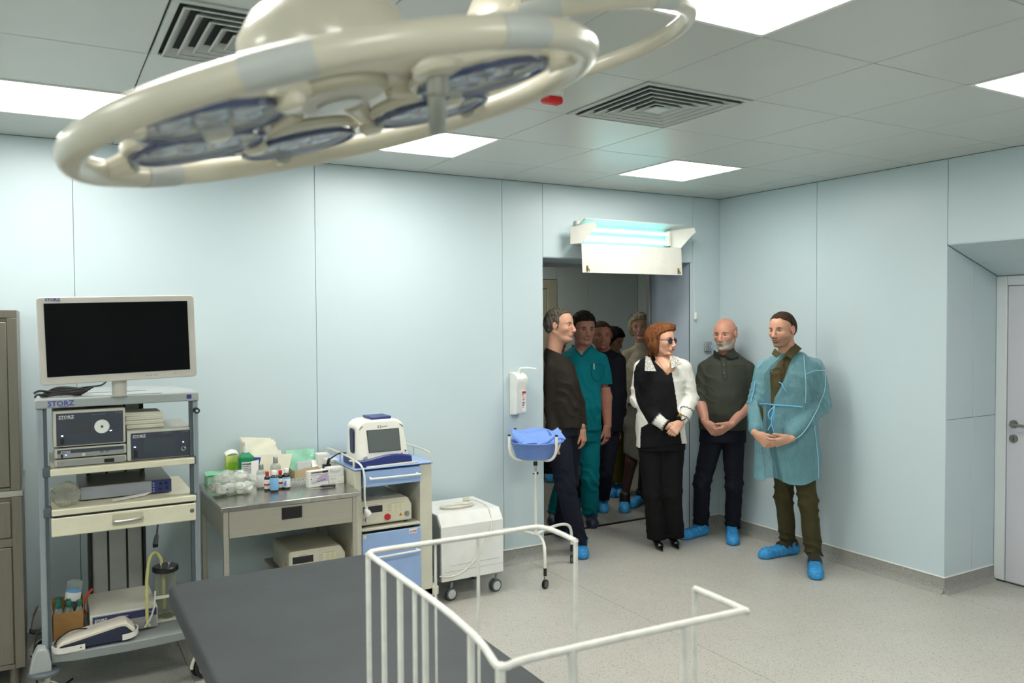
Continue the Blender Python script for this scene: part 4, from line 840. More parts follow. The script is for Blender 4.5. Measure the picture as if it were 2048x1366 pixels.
MB().tube(bez([(1.598, 4.388, .404), (1.598, 4.360, .404), (1.61, 4.350, .404), (1.868, 4.350, .408), (1.88, 4.360, .408), (1.88, 4.388, .408)], 4), .006).build('door_handle', white, d)
MB().box(1.835, 1.885, 4.3865, 4.3882, .505, .530).build('maker_label', white, d); text('SUMEX', .011, (1.849, 4.386, .5125), m('print_red', (0, 0, 0)), d, bold=.0004); MB().prism([(1.839, .514), (1.843, .510), (1.847, .514), (1.843, .521)], 4.3858, 4.3864, fxz).build('label_mark', redM, d); MB().box(1.557, 1.575, 4.386, 4.3885, .512, .532).build('corner_sticker', cream, d)
b = MB()
for z in (.85, .80, .72): b.box(1.99, 2.02, 4.55, 4.58, z-.006, z+.006)
b.box(2.0, 2.012, 4.50, 4.60, .835, .865); b.build('side_hook', cream, ct, bevel=.003)
MB().box(1.555, 1.912, 4.77, 4.905, .78, .80).build('back_rail', cc, ct)
b = MB(); b.box(1.50, 2.03, 4.40, 4.48, .108, .162); b.box(1.50, 2.03, 4.84, 4.92, .108, .162); b.build('base_frame', cc, ct, bevel=.008, bseg=3)
for x, y in ((1.55, 4.44), (2.0, 4.44), (1.55, 4.88), (2.0, 4.88)): caster(ct, (x, y, 0), .042, .018, .25, fork=greyP, top=.02, cover=greyP)
# side tray box at the cart's left
o = MB().box(1.42, 1.511, 4.62, 4.76, .820, .872).build('side_bin', m('bin_grey', (190, 192, 188), .4), None, bevel=.004); 
o.parent = ct; o.matrix_parent_inverse = Matrix.Identity(4); o.location = o.location-Vector(ct.location)
# patient monitor / defibrillator on the cart
dv = thing('programmer_device', 'white rounded medical monitor with navy base and handle on the cart', 'medical device', (1.70, 4.6, .914))
dwm = m('device_white', (230, 229, 220), .32)
cen = 1.705
def defib(name, x0b, x1b, x0t, x1t, z0, z1, ya, yb, mat, par, rr_=.05, bev=.01):
    pts = []
    for cx, a0 in ((x1t-rr_, 0), (x0t+rr_, 90)):
        for i in range(9):
            a = math.radians(a0+90*i/8); pts.append((cx+rr_*math.cos(a), z1-rr_*.75+rr_*.75*math.sin(a)))
    pts = [(x1b, z0)]+pts+[(x0b, z0)]
    return MB().prism(pts, ya, yb, lambda p, q, a: (p, a+(q-.92)*.14, q)).build(name, mat, par, bevel=bev, bseg=3)
defib('casing', 1.535, 1.865, 1.548, 1.838, .932, 1.175, 4.43, 4.60, dwm, dv, .07, .014)
b = MB(); n = 24; P = [(1.532+.338*i/n, .965+.012*math.sin(i/n*5.2-1.9)-.004*(i/n)) for i in range(n+1)]
b.prism([(1.870, .915), (1.532, .915)][::-1]+[p for p in P[::-1]], 4.408, 4.66, lambda p, q, a: (p, a+(q-.92)*.10, q)); b.build('navy_base', blueP, dv, bevel=.008, bseg=2)
Md = lambda p, q, a: (p, a+(q-.92)*.14, q)
MB().prism([(1.614, .990), (1.810, .990), (1.805, 1.118), (1.607, 1.118)], 4.4265, 4.43, Md).build('screen_bezel', ink, dv)
MB().prism([(1.617, .993), (1.807, .993), (1.802, 1.115), (1.610, 1.115)], 4.4252, 4.428, Md).build('screen', m('screen_grey', (92, 98, 98), .14, var=0), dv)
MB().prism([(1.645, 1.172), (1.765, 1.172), (1.772, 1.190), (1.638, 1.190)], 4.44, 4.58, Md).build('top_handle', blueP, dv, bevel=.006, bseg=2)
MB().prism(rrect(4.455, 4.515, .99, 1.13, .02), 0, .008, lambda p, q, a: (1.536-a+(q-.92)*.03, p+(q-.92)*.14, q)).build('side_grip', m('grip_navy', (14, 24, 70), .4), dv, bevel=.002)
MB().cyl(Md(1.590, .965, 4.430), Md(1.590, .965, 4.418), .0115, n=24).build('power_button', m('btn_silver', (190, 192, 196), .25, .5), dv, bevel=.002)
b = MB(); b.cyl(Md(1.838, .985, 4.43), Md(1.838, .985, 4.425), .0045); b.cyl(Md(1.815, .972, 4.43), Md(1.815, .972, 4.426), .003); b.build('indicator', ink, dv)
b = MB()
b.tube([Md(1.566+.02*i/6, 1.125+.016*math.sin(i/6*PI/2), 4.4285) for i in range(7)], .0022, 6); b.tube([Md(1.812+.02*i/6, 1.141-.016*(1-math.cos(i/6*PI/2)), 4.4285) for i in range(7)], .0022, 6); b.build('speaker_slot', m('slot_olive', (90, 90, 70), .5), dv)
b = MB()
for x0, s in ((1.677, 1), (1.697, -1)):
    b.prism([(x0, 1.128), (x0+.002, 1.128), (x0+.002, 1.140), (x0, 1.140)], 4.4285, 4.43, Md) if s > 0 else b.prism([(x0-.002, 1.128), (x0, 1.128), (x0, 1.140), (x0-.002, 1.140)], 4.4285, 4.43, Md)
    for z in (1.128, 1.1385): b.prism([(min(x0, x0+s*.007), z), (max(x0, x0+s*.007), z), (max(x0, x0+s*.007), z+.002), (min(x0, x0+s*.007), z+.002)], 4.4285, 4.43, Md)
b.prism([(1.703, 1.1335), (1.737, 1.1335), (1.737, 1.1355), (1.703, 1.1355)], 4.4285, 4.43, Md); b.build('emblem', ink, dv)
MB().tube([(1.585, 4.402, .912), (1.90, 4.402, .917)], .008, 10).build('paper_bar', m('bar_grey', (190, 190, 180), .35), dv)
tag(MB().tube(bez([(1.54, 4.62, .972), (1.50, 4.64, .967), (1.468, 4.66, .945), (1.455, 4.68, .928), (1.453, 4.70, .905)], 6), .0045).tube([(1.455, 4.68, .935), (1.453, 4.70, .90)], .009, 10).box(1.425, 1.47, 4.69, 4.72, .876, .90).build('black_mains_lead', black, None), 'black mains lead curving from the cart monitor down to its plug', 'cable')
wc = thing('white_mains_lead', 'white mains lead with round plug hanging down the cart front', 'cable', (1.55, 4.38, .66))
MB().tube(bez([(1.52, 4.50, .945), (1.535, 4.42, .948), (1.552, 4.378, .92), (1.561, 4.368, .86), (1.560, 4.368, .78), (1.562, 4.368, .72), (1.566, 4.367, .698)], 6), .0055).build('cord', white, wc)
MB().lathe([(.007, .03), (.012, .02), (.020, .006), (.020, -.010), (.014, -.016)], (1.575, 4.366, .662), 16, Matrix.Rotation(-.5, 4, 'Y')).cyl((1.568, 4.367, .70), (1.571, 4.366, .675), .009).build('plug', white, wc)
o = MB().sheet((1.595, 4.46, .7185), (1.70, 4.46, .7185), (1.72, 4.55, .719), (1.60, 4.55, .719), .001, 8, 4, lambda u, v: .003+.003*math.sin(9*u)*math.sin(4*v)).build('foil_packet', m('foil', (188, 190, 184), .3, .4), None); tag(o, 'small crumpled foil packet on top of the console in the cart', 'packet')

# ------------------------------------------------------------------ white machine on casters
wx = thing('cabinet_machine', 'white boxy machine on four casters with a sloped front top edge', 'medical device', (2.31, 4.7, 0)); wmm = m('machine_white', (228, 229, 226), .3)
MB().prism([(4.50, .138), (4.50, .476), (4.555, .545), (4.92, .545), (4.92, .138)], 2.094, 2.53, lambda p, q, a: (a, p, q)).build('casing', wmm, wx, bevel=.004)
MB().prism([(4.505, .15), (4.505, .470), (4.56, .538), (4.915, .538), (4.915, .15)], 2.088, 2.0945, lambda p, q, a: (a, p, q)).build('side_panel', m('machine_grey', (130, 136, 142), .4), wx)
b = MB(); b.box(2.15, 2.50, 4.4985, 4.5005, .232, .2345); b.box(2.11, 2.53, 4.4985, 4.5005, .196, .198); b.build('panel_joint', m('joint_grey', (170, 172, 170), .5), wx)
for x, y in ((2.18, 4.56), (2.50, 4.56), (2.18, 4.86), (2.50, 4.86)):
    caster(wx, (x, y, 0), .040, .020, .15, fork=greyP, top=.03, tyre=darkG); MB().box(x-.06, x+.05, y-.02, y+.02, .122, .138).build('caster_plate', m('plate_green_grey', (120, 128, 122), .4), wx, bevel=.003)
c_ = MB()
for k in range(3): c_.tube([(2.29+(.105+.006*k)*math.cos(a*PI/16), 4.68+(.05+.004*k)*math.sin(a*PI/16), .551+.0045*k) for a in range(32)], .004, 6, closed=True)
c_.tube(bez([(2.36, 4.74, .57), (2.42, 4.70, .575), (2.45, 4.60, .56), (2.452, 4.548, .543), (2.44, 4.494, .44), (2.38, 4.485, .32), (2.28, 4.485, .22), (2.20, 4.485, .178), (2.13, 4.485, .172), (2.08, 4.50, .18)], 6), .0045, 7)
c_.box(2.37, 2.41, 4.735, 4.75, .553, .585)
tag(c_.build('coiled_white_cable', cream, None), 'coiled white cable on the white machine, its end hanging down the front', 'cable')
c_ = MB()
for i in range(6): c_.tube([(2.22+i*.028, 4.665+.02*math.sin(i*2), .5472), (2.235+i*.028, 4.675+.02*math.sin(i*2+1), .5472)], .0022, 6)
tag(c_.build('electrode_leads', m('lead_red', (190, 90, 80), .5), None), 'small reddish lead tips lying inside the white cable coil', 'cable')

# ------------------------------------------------------------------ basin stand
bt = thing('basin_stand', 'white tubular basin stand on three casters', 'stand', (2.93, 4.755, 0)); cx, cy = 2.93, 4.755
wp = m('stand_white', (222, 222, 212), .35)
MB().cyl((cx, cy, .26), (cx, cy, .70), .010, n=14).build('lower_pole', wp, bt); MB().cyl((cx, cy, .70), (cx, cy, .79), .0075, n=14).build('upper_pole', chrome, bt)
MB().cyl((cx, cy, .742), (cx, cy, .768), .0145, n=16).build('clamp_collar', black, bt); MB().cyl((cx+.004, cy, .686), (cx+.020, cy, .686), .009).cyl((cx-.02, cy, .686), (cx-.008, cy, .686), .004).build('clamp_knob', black, bt)
legs = [(2.80, 4.43), (3.26, 4.80), (2.70, 4.93)]
for x, y in legs:
    d = Vector((x-cx, y-cy, 0)); 
    MB().tube(bez([(cx, cy, .262), (cx+d.x*.5, cy+d.y*.5, .292), (cx+d.x*.85, cy+d.y*.85, .285), (cx+d.x*.98, cy+d.y*.98, .235), (x, y, .13)], 6), .0105, 10).build('leg', wp, bt)
    k = MB().cyl((x, y, .085), (x, y, .135), .011).build('leg_sleeve', black, bt)
    caster(bt, (x, y, 0), .030, .010, .8+x, fork=m('zinc', (150, 154, 150), .3, .8), top=.02, hub=(90, 92, 92))
for ang in (20, 110, 200, 290):
    a = math.radians(ang-12); ux, uy = math.cos(a), math.sin(a); pts = [(cx, cy, .787)]
    for r_, z_ in ((.08, .789), (.15, .797), (.195, .825), (.218, .87), (.222, .92), (.222, .968)): pts.append((cx+ux*r_*1.02, cy+uy*r_, z_))
    MB().tube(bez(pts, 5), .0095, 10).build('cradle_arm', wp, bt); e = pts[-1]; MB().cyl((e[0], e[1], .966), (e[0], e[1], .976), .010).build('end_cap', black, bt)
bl = m('basin_blue', (112, 146, 218), .35)
o = MB().lathe([(.13, .800), (.134, .803), (.166, .900), (.196, .908), (.200, .916), (.192, .918), (.162, .908), (.128, .810), (.01, .808)], (cx, cy, 0), 40).build('basin', bl, None, ang=60); tag(o, 'light blue plastic wash basin held in the white stand', 'basin')
clb = m('drape_blue', (118, 154, 224), .75, bump=.2, bscale=90)
o = MB().sheet((2.775, 4.66, .905), (3.06, 4.62, .90), (3.10, 4.84, .965), (2.80, 4.88, .985), .006, 22, 12, lambda u, v: .022*math.sin(PI*u)*math.sin(PI*v)+.010*math.sin(7*u+3*v)+.006*math.sin(13*v)).build('blue_drape', clb, None)
tag(o, 'folded light blue drape heaped in the basin', 'cloth')
MB().tube([(2.86, 4.61, .905), (2.93, 4.61, .925), (3.00, 4.62, .955)], [.016, .017, .015], 10).build('rolled_edge', clb, o); MB().tube([(2.79, 4.68, .915), (2.78, 4.76, .945), (2.80, 4.83, .965)], [.02, .024, .018], 10).build('rolled_edge', clb, o)
MB().sheet((3.02, 4.64, .91), (3.12, 4.66, .925), (3.115, 4.76, .975), (3.03, 4.76, .965), .012, 6, 6, lambda u, v: .012*math.sin(5*u+2*v)).build('fold', clb, o)

# ------------------------------------------------------------------ operating table in the foreground
ot = thing('operating_table', 'black padded operating table top in the foreground', 'operating table', (.88, 2.1, 0))
mt_ = m('mattress_black', (56, 60, 63), .55, var=.10, scale=5, bump=.15, bscale=30)
MB().prism(rrect(.438, 1.318, .3, 3.665, .05, 6), .568, .65, fxy).build('mattress', mt_, ot, bevel=.02, bseg=4)
MB().box(.50, 1.28, .34, 3.6, .545, .575).build('table_plate', m('plate_steel', (120, 122, 122), .4, .7), ot)
b = MB(); b.box(.47, .49, .6, 3.2, .545, .57); b.box(1.29, 1.31, .6, 3.2, .545, .57); b.build('side_rail', chrome, ot)
MB().box(.72, 1.06, 1.4, 2.0, .12, .545).build('column', steel, ot, bevel=.02); MB().box(.62, 1.16, 1.1, 2.5, 0.005, .12).build('table_base', steel, ot, bevel=.02)
# white wire frame standing on it
cg = thing('wire_frame', 'white enamelled wire guard frame standing on the black table', 'frame', (1.0, 1.6, .65)); we = m('enamel_white', (222, 222, 214), .4, var=.08, scale=30)
zr = 1.15
A_, B_, C_ = (.727, 2.022, zr), (1.268, 2.008, zr), (1.255, 1.826, zr); D_, E_, F_ = (.690, 1.24, zr), (1.258, 1.212, zr), (1.262, 1.366, zr)
MB().tube(bez([C_, (1.262, 1.93, zr), (1.255, 1.99, zr), (1.225, 2.012, zr), (1.10, 2.012, zr), (.90, 2.018, zr), (.76, 2.023, zr), (.732, 2.012, zr), (.725, 1.98, zr), (.724, 1.80, zr), (.722, 1.55, zr), (.708, 1.36, zr), (.690, 1.255, zr-.006), (.70, 1.238, zr-.004), (.75, 1.236, zr), (1.0, 1.226, zr), (1.235, 1.212, zr), (1.256, 1.218, zr), F_], 5), .0072, 12).build('top_rail', we, cg)
for x, y, r_ in ((.727, 2.015, .008), (.725, 1.90, .008), (.724, 1.79, .0085), (.723, 1.70, .006), (.722, 1.64, .0085), (.713, 1.40, .0085), (.692, 1.245, .011), (1.05, 2.013, .0055), (.92, 2.016, .004), (1.254, 1.828, .0075), (.835, 1.233, .009), (1.10, 1.222, .008), (1.260, 1.366, .0065)):
    MB().cyl((x, y, .652), (x, y, zr), r_*.85, n=12).build('upright', we, cg)
MB().tube([(.70, 1.24, .66), (1.25, 1.22, .66)], .006, 8).tube([(.727, 2.015, .66), (1.254, 2.01, .66)], .006, 8).build('bottom_rail', we, cg)

# ------------------------------------------------------------------ surgical lamps
lcre = m('lamp_cream', (206, 201, 182), .3, coat=.3); lgl = m('lamp_grey_clip', (186, 190, 186), .35); ledge = m('lens_rim_blue', (62, 72, 104), .15, spec=.8)
lens = glass('lens_glass', (226, 232, 240), .05, .05, .18); facet = m('lens_facet', (214, 218, 220), .18, .7, var=.3, scale=40)
def basis(C, n):
    n = Vector(n).normalized(); u = (Vector((1, 0, 0))-n*n.x).normalized(); v = (-n).cross(u); M = Matrix((u, v, -n)).transposed().to_4x4(); return Matrix.Translation(C) @ M
def surg(label, C, n, full=True):
    t = thing('surgical_lamp', label, 'surgical lamp', mat=basis(C, n)); kw = dict(local=True)
    R = .35
    MB().tube([(R*math.cos(2*PI*i/96), R*math.sin(2*PI*i/96), 0) for i in range(96)], .0185, 16, closed=True).build('outer_ring', lcre, t, **kw)
    for a in (-119, -74, 128):
        q = [math.radians(a+s) for s in (-6, -3, 0, 3, 6)]; MB().tube([(R*math.cos(s), R*math.sin(s), 0) for s in q], .0197, 16).build('ring_joint', lgl, t, **kw)
    if full:
        MB().lathe([(.02, .040), (.108, .042), (.120, .055), (.123, .085), (.114, .120), (.090, .148), (.05, .163), (.02, .166)], (0, 0, 0), 40).build('housing', lcre, t, **kw)
        MB().lathe([(.02, .024), (.140, .026), (.152, .034), (.142, .046), (.02, .050)], (0, 0, 0), 40).build('housing_plate', lcre, t, **kw)
        MB().lathe([(.068, .010), (.077, .017), (.079, .058), (.084, .068)], (-.025, -.05, 0), 36).build('centre_hub', m('hub_beige', (176, 172, 152), .4), t, bevel=.003, **kw)
        MB().lathe([(.03, .006), (.032, .008), (.032, .012)], (-.01, -.03, 0), 20).build('hub_lens', lgl, t, **kw)
        for adeg in (91, 152, 25, -31, -160):
            a = math.radians(adeg); ca, sa_ = math.cos(a), math.sin(a); c = (.204*ca, .204*sa_); r = .090
            MB().tube([(c[0]+r*math.cos(2*PI*i/40), c[1]+r*math.sin(2*PI*i/40), 0) for i in range(40)], .0042, 8, closed=True).build('lens_rim', ledge, t, **kw)
            MB().tube([(c[0]+(r+.004)*math.cos(2*PI*i/40), c[1]+(r+.004)*math.sin(2*PI*i/40), .014) for i in range(40)], .009, 8, closed=True).build('lens_collar', lcre, t, **kw)
            L = MB().lathe([(.02, -.010), (r*.7, -.008), (r*.97, 0), (r*.97, .012)], (c[0], c[1], 0), 40).build('lens', lens, t, **kw)
            f = MB()
            for i in range(6):
                b_ = 2*PI*i/6+a; f.lathe([(.006, .002), (.020, .004), (.026, .016), (.02, .024)], (c[0]+.052*math.cos(b_), c[1]+.052*math.sin(b_), 0), 14)
            f.lathe([(.006, .002), (.020, .004), (.026, .016), (.02, .024)], (c[0], c[1], 0), 14); f.build('reflector', facet, L, **kw)
            MB().tube([(ca*.30, sa_*.30, .004), (ca*.342, sa_*.342, 0)], [.018, .012], 10).build('petal_arm', lcre, t, **kw)
            b2 = a+math.radians(30); cb, sb = math.cos(b2), math.sin(b2)
            MB().tube([(cb*.08, sb*.08, .03), (cb*.16, sb*.16, .016), (cb*.22, sb*.22, .010)], [.018, .014, .008], 10).build('spoke', lcre, t, **kw)
            MB().lathe([(.012, -.012), (.019, -.006), (.02, .004), (.014, .012)], (cb*.175, sb*.175, .0), 18).build('spoke_knob', lcre, t, **kw)
        hk = (.050, -.214)
        MB().lathe([(.014, -.012), (.03, -.006), (.032, .002), (.02, .010)], (*hk, 0), 22).build('handle_flange', lcre, t, **kw)
        MB().cyl((*hk, -.004), (hk[0]-.010, hk[1], -.035), .0135, .0125, 16).cyl((hk[0]-.010, hk[1], -.035), (hk[0]-.020, hk[1], -.078), .0115, .0105, 16).build('handle', m('handle_grey', (140, 142, 134), .4), t, bevel=.001, **kw)
    else:
        MB().lathe([(.02, .05), (.09, .062), (.13, .075), (.125, .10), (.09, .15), (.05, .17)], (0, 0, 0), 40).build('housing', lcre, t, **kw)
        for a in (165, 235): MB().tube([(.15*math.cos(math.radians(a)), .15*math.sin(math.radians(a)), .06), (.345*math.cos(math.radians(a)), .345*math.sin(math.radians(a)), .0)], [.02, .009], 10).build('spoke', lcre, t, **kw)
    return t
L1 = surg('large cream ring-shaped surgical lamp hanging closest at the top left', (.373, 1.120, 2.050), (.2518, -.0163, -.9677))
L2 = surg('smaller-looking surgical lamp ring behind the large one at the top edge', (.946, 1.551, 2.341), (.2265, -.0171, -.9739), False)
def arm(par, pts, rs, nm='suspension_arm'): MB().tube(bez(pts, 5), rs, 16).build(nm, lcre, par)
arm(L1, [tuple(MW[L1.name] @ Vector((0, 0, .15))), (.28, 1.10, 2.42), (.26, 1.10, 2.55), (.25, 1.10, CEIL)], .03)
arm(L2, [tuple(MW[L2.name] @ Vector((0, 0, .16))), (.80, 1.50, 2.60), (.60, 1.35, 2.66), (.30, 1.14, 2.68)], .024)
# ================================================================== people
# Every figure is modelled as a smooth implicit body (blended tapered limbs, lofted trunk) turned into one skin mesh;
# garments are their own surfaces around it. Local axes of a person: x = to the person's picture right, y = away, z = up.
V3 = lambda a: np.array(a, np.float32)
class Field:
    def __init__(s, lo, hi, h):
        s.lo = V3(lo); s.h = h; s.n = np.maximum(4, np.ceil((V3(hi)-s.lo)/h).astype(int)+1)
        s.D = np.full(s.n, .25, np.float32); s.ax = [s.lo[i]+h*np.arange(s.n[i], dtype=np.float32) for i in range(3)]
    def sl(s, lo, hi):
        a = np.clip(np.floor((V3(lo)-s.lo)/s.h).astype(int), 0, s.n-1); b = np.clip(np.ceil((V3(hi)-s.lo)/s.h).astype(int)+1, 1, s.n)
        S = tuple(slice(int(a[i]), int(max(b[i], a[i]+1))) for i in range(3))
        return S, s.ax[0][S[0]][:, None, None], s.ax[1][S[1]][None, :, None], s.ax[2][S[2]][None, None, :]
    def mix(s, S, d, k, op='u'):
        A = s.D[S]
        if op == 'u': h = np.maximum(k-np.abs(A-d), 0)/k; s.D[S] = np.minimum(A, d)-h*h*k*.25
        else: h = np.maximum(k-np.abs(A+d), 0)/k; s.D[S] = np.maximum(A, -d)+h*h*k*.25
    def cone(s, a, b, ra, rb, k=.02, op='u', flat=None):
        a, b = V3(a), V3(b); m_ = max(ra, rb)+k+.02; S, X, Y, Z = s.sl(np.minimum(a, b)-m_, np.maximum(a, b)+m_)
        d = b-a; L = float(d@d)+1e-9; X, Y, Z = X-a[0], Y-a[1], Z-a[2]; t = np.clip((X*d[0]+Y*d[1]+Z*d[2])/L, 0, 1)
        q = np.sqrt((X-t*d[0])**2+(Y-t*d[1])**2+(Z-t*d[2])**2)-(ra+(rb-ra)*t); s.mix(S, q, k, op)
    def ell(s, c, r, R=None, k=.02, op='u'):
        c = V3(c); m_ = max(r)+k+.01; S, X, Y, Z = s.sl(c-m_, c+m_); X, Y, Z = X-c[0], Y-c[1], Z-c[2]
        if R is not None:
            R = np.asarray(R, np.float32); X, Y, Z = (X*R[0, i]+Y*R[1, i]+Z*R[2, i] for i in range(3))
        a = (X/r[0])**2+(Y/r[1])**2+(Z/r[2])**2; b = (X/r[0]**2)**2+(Y/r[1]**2)**2+(Z/r[2]**2)**2
        k0 = np.sqrt(a); s.mix(S, k0*(k0-1)/np.sqrt(b+1e-9), k, op)
    def loft(s, rings, off=0., k=.03, yaw=0., e=2.3):
        """rings: (u, r, b, rx, ry) bottom to top"""
        q = np.array(sorted(rings), np.float32); m_ = q[:, 3:5].max()+.06
        S, X, Y, Z = s.sl((q[:, 1].min()-m_, q[:, 2].min()-m_, q[0, 0]-.03), (q[:, 1].max()+m_, q[:, 2].max()+m_, q[-1, 0]+.03))
        z = Z.ravel(); f = [np.interp(z, q[:, 0], q[:, i])[None, None, :].astype(np.float32) for i in (1, 2, 3, 4)]
        X, Y = X-f[0], Y-f[1]; c, n = math.cos(yaw), math.sin(yaw); X, Y = X*c+Y*n, -X*n+Y*c
        rx, ry = f[2]+off, f[3]+off
        g = (np.abs(X/rx)**e+np.abs(Y/ry)**e)**(1/e); d = (g-1)*np.minimum(rx, ry)
        d = np.maximum(d, np.maximum(q[0, 0]-Z, Z-q[-1, 0])-off); s.mix(S, d, k)
    def grid(s): return s.ax[0][:, None, None], s.ax[1][None, :, None], s.ax[2][None, None, :]
    def keep(s, d): s.D = np.maximum(s.D, d)          # intersection with the region d < 0
    def mesh(s, sm=.45):
        D = s.D; D[0], D[-1] = 1, 1; D[:, 0], D[:, -1] = 1, 1; D[:, :, 0], D[:, :, -1] = 1, 1
        I = D < 0; nx, ny, nz = D.shape; c = np.zeros((nx-1, ny-1, nz-1), np.int8)
        for i in (0, 1):
            for j in (0, 1):
                for k in (0, 1): c += I[i:nx-1+i, j:ny-1+j, k:nz-1+k]
        A = np.argwhere((c > 0) & (c < 8)); 
        if len(A) == 0: return np.zeros((0, 3)), []
        ids = np.full(c.shape, -1, np.int32); ids[tuple(A.T)] = np.arange(len(A))
        C = [(i, j, k) for i in (0, 1) for j in (0, 1) for k in (0, 1)]; val = {q: D[A[:, 0]+q[0], A[:, 1]+q[1], A[:, 2]+q[2]] for q in C}
        P = np.zeros((len(A), 3)); N = np.zeros(len(A))
        for a in C:
            for ax in range(3):
                if a[ax]: continue
                b = tuple(a[i]+(i == ax) for i in range(3)); va, vb = val[a], val[b]; m_ = (va < 0) != (vb < 0)
                t = va/(va-vb+1e-12); p = np.array(a, float)[None]+np.zeros((len(A), 3)); p[:, ax] += t; P[m_] += p[m_]; N[m_] += 1
        V = (A+P/N[:, None])*s.h+s.lo; F = []
        for ax in range(3):
            o = [(0, 0, 0)]*3; sh = [nx, ny, nz]; a1, a2 = [(1, 2), (2, 0), (0, 1)][ax]
            S0 = [slice(1, sh[i]-1) for i in range(3)]; S1 = list(S0); S0[ax] = slice(0, sh[ax]-1); S1[ax] = slice(1, sh[ax])
            M_ = I[tuple(S0)] != I[tuple(S1)]; fl = I[tuple(S0)][M_]; E_ = np.argwhere(M_); off = np.array([1, 1, 1]); off[ax] = 0; E_ = E_+off
            q = []
            for u, v in ((0, 0), (1, 0), (1, 1), (0, 1)):
                e = E_.copy(); e[:, a1] -= 1-u; e[:, a2] -= 1-v; q.append(ids[tuple(e.T)])
            Q = np.stack(q, 1); Q[~fl] = Q[~fl][:, ::-1]; F.append(Q)
        F = np.concatenate(F); F = F[(F >= 0).all(1)]
        # one light smoothing pass
        acc = np.zeros_like(V); cn = np.zeros(len(V))
        for i in range(4):
            a, b = F[:, i], F[:, (i+1) % 4]
            np.add.at(acc, a, V[b]); np.add.at(cn, a, 1)
        V = V*(1-sm)+sm*acc/np.maximum(cn, 1)[:, None]
        return V, F
def meshobj(name, parts, mat, parent, col=None):
    """parts: list of (V, F); col: function of the vertices (n,3) -> linear rgb (n,3)"""
    V = np.concatenate([p[0] for p in parts]); F = []; o = 0
    for v, f in parts: F.append(np.asarray(f)+o); o += len(v)
    F = np.concatenate(F); me = bpy.data.meshes.new(name)
    me.vertices.add(len(V)); me.vertices.foreach_set('co', V.astype(np.float32).ravel()); me.loops.add(F.size); me.loops.foreach_set('vertex_index', F.astype(np.int32).ravel())
    me.polygons.add(len(F)); me.polygons.foreach_set('loop_start', np.arange(0, F.size, 4, dtype=np.int32)); me.update(calc_edges=True); me.validate()
    me.shade_smooth(); me.materials.append(mat)
    if col is not None:
        c = np.ones((len(V), 4), np.float32); c[:, :3] = col(V); a = me.color_attributes.new('Col', 'FLOAT_COLOR', 'POINT'); a.data.foreach_set('color', c.ravel())
    ob = bpy.data.objects.new(name, me); COL.objects.link(ob); ob.parent = parent; MW[ob.name] = MW[parent.name]; return ob
skinM = m('skin', (200, 160, 140), .48, var=.07, scale=22, attr=True, sss=.08, bump=.06, bscale=300)
hairM = m('hair', (60, 50, 40), .75, var=.3, scale=60, attr=True, bump=.5, bscale=160, stretch=(1, 1, .3), spec=.2)
def cloth(name, rgb, rough=.85, **k): return m(name, rgb, rough, var=k.pop('var', .05), scale=k.pop('scale', 8), bump=k.pop('bump', .15), bscale=k.pop('bscale', 400), spec=k.pop('spec', .2), **k)
paintM = m('garment_print', (200, 200, 200), .85, var=.04, scale=8, attr=True, bump=.1, bscale=400, spec=.2)
coverM = m('shoe_cover_blue', (52, 150, 214), .6, var=.16, scale=45, bump=.5, bscale=120)
def nz(P): P = V3(P); return P/np.linalg.norm(P)
def noise3(X, Y, Z, f, s=0.):
    return (np.sin(f*X*1.1+s+1.7*np.sin(f*.7*Z+s))+np.sin(f*Y*1.3+2*s+1.3*np.sin(f*.6*X))+np.sin(f*Z*.9+3*s+1.5*np.sin(f*.8*Y)))/3
def hand(W, d, n, side, curl=(.3, .4, .3), th=(.75, .35), sc_=1., spread=.06, skin=None, h=.0032):
    """one hand as a closed surface: palm plus five jointed fingers. W wrist, d to the knuckles, n the way the palm faces"""
    d = nz(d); n = V3(n); n = nz(n-d*(n@d)); t = np.cross(d, n) if side == 'R' else np.cross(n, d)
    W = V3(W); F = Field(W-.13*sc_+d*.08*sc_, W+.13*sc_+d*.08*sc_, h); s = sc_
    F.cone(W-d*.02, W+d*.012*s, .0245*s, .024*s, .012)
    for u in (-.028, -.010, .009, .026):
        F.cone(W+d*.012*s+t*u*.55*s, W+d*.088*s+t*u*s-n*.002, .0155*s, .0125*s, .014)
    F.ell(W+d*.035*s+t*.022*s+n*.008*s, (.030*s, .018*s, .014*s), np.stack([d, t, n], 1), .012)
    for i, (u, L, r) in enumerate(((.027, .072, .0088), (.009, .080, .0092), (-.010, .074, .0086), (-.028, .058, .0076))):
        p = W+d*.088*s+t*u*s; a = 0; dd = nz(d+t*(u/.03)*spread)
        for j, (fr, c) in enumerate(zip((.46, .30, .24), curl)):
            a += c*(1+.08*i); v = dd*math.cos(a)+n*math.sin(a); q = p+v*L*fr*s
            F.cone(p, q, r*s*(1-.1*j), r*s*(.93-.12*j), .005); p = q
    p = W+d*.022*s+t*.024*s+n*.004; v = nz(d*math.cos(th[0])+t*math.sin(th[0])+n*.25)
    q = p+v*.040*s; F.cone(p, q, .0135*s, .0105*s, .012); v2 = nz(v*math.cos(th[1])+d*math.sin(th[1])*.8+n*.3*th[1]); q2 = q+v2*.030*s; F.cone(q, q2, .0102*s, .0092*s, .006)
    q3 = q2+nz(v2+n*.1+d*.2)*.022*s; F.cone(q2, q3, .0092*s, .0072*s, .005)
    return F.mesh()
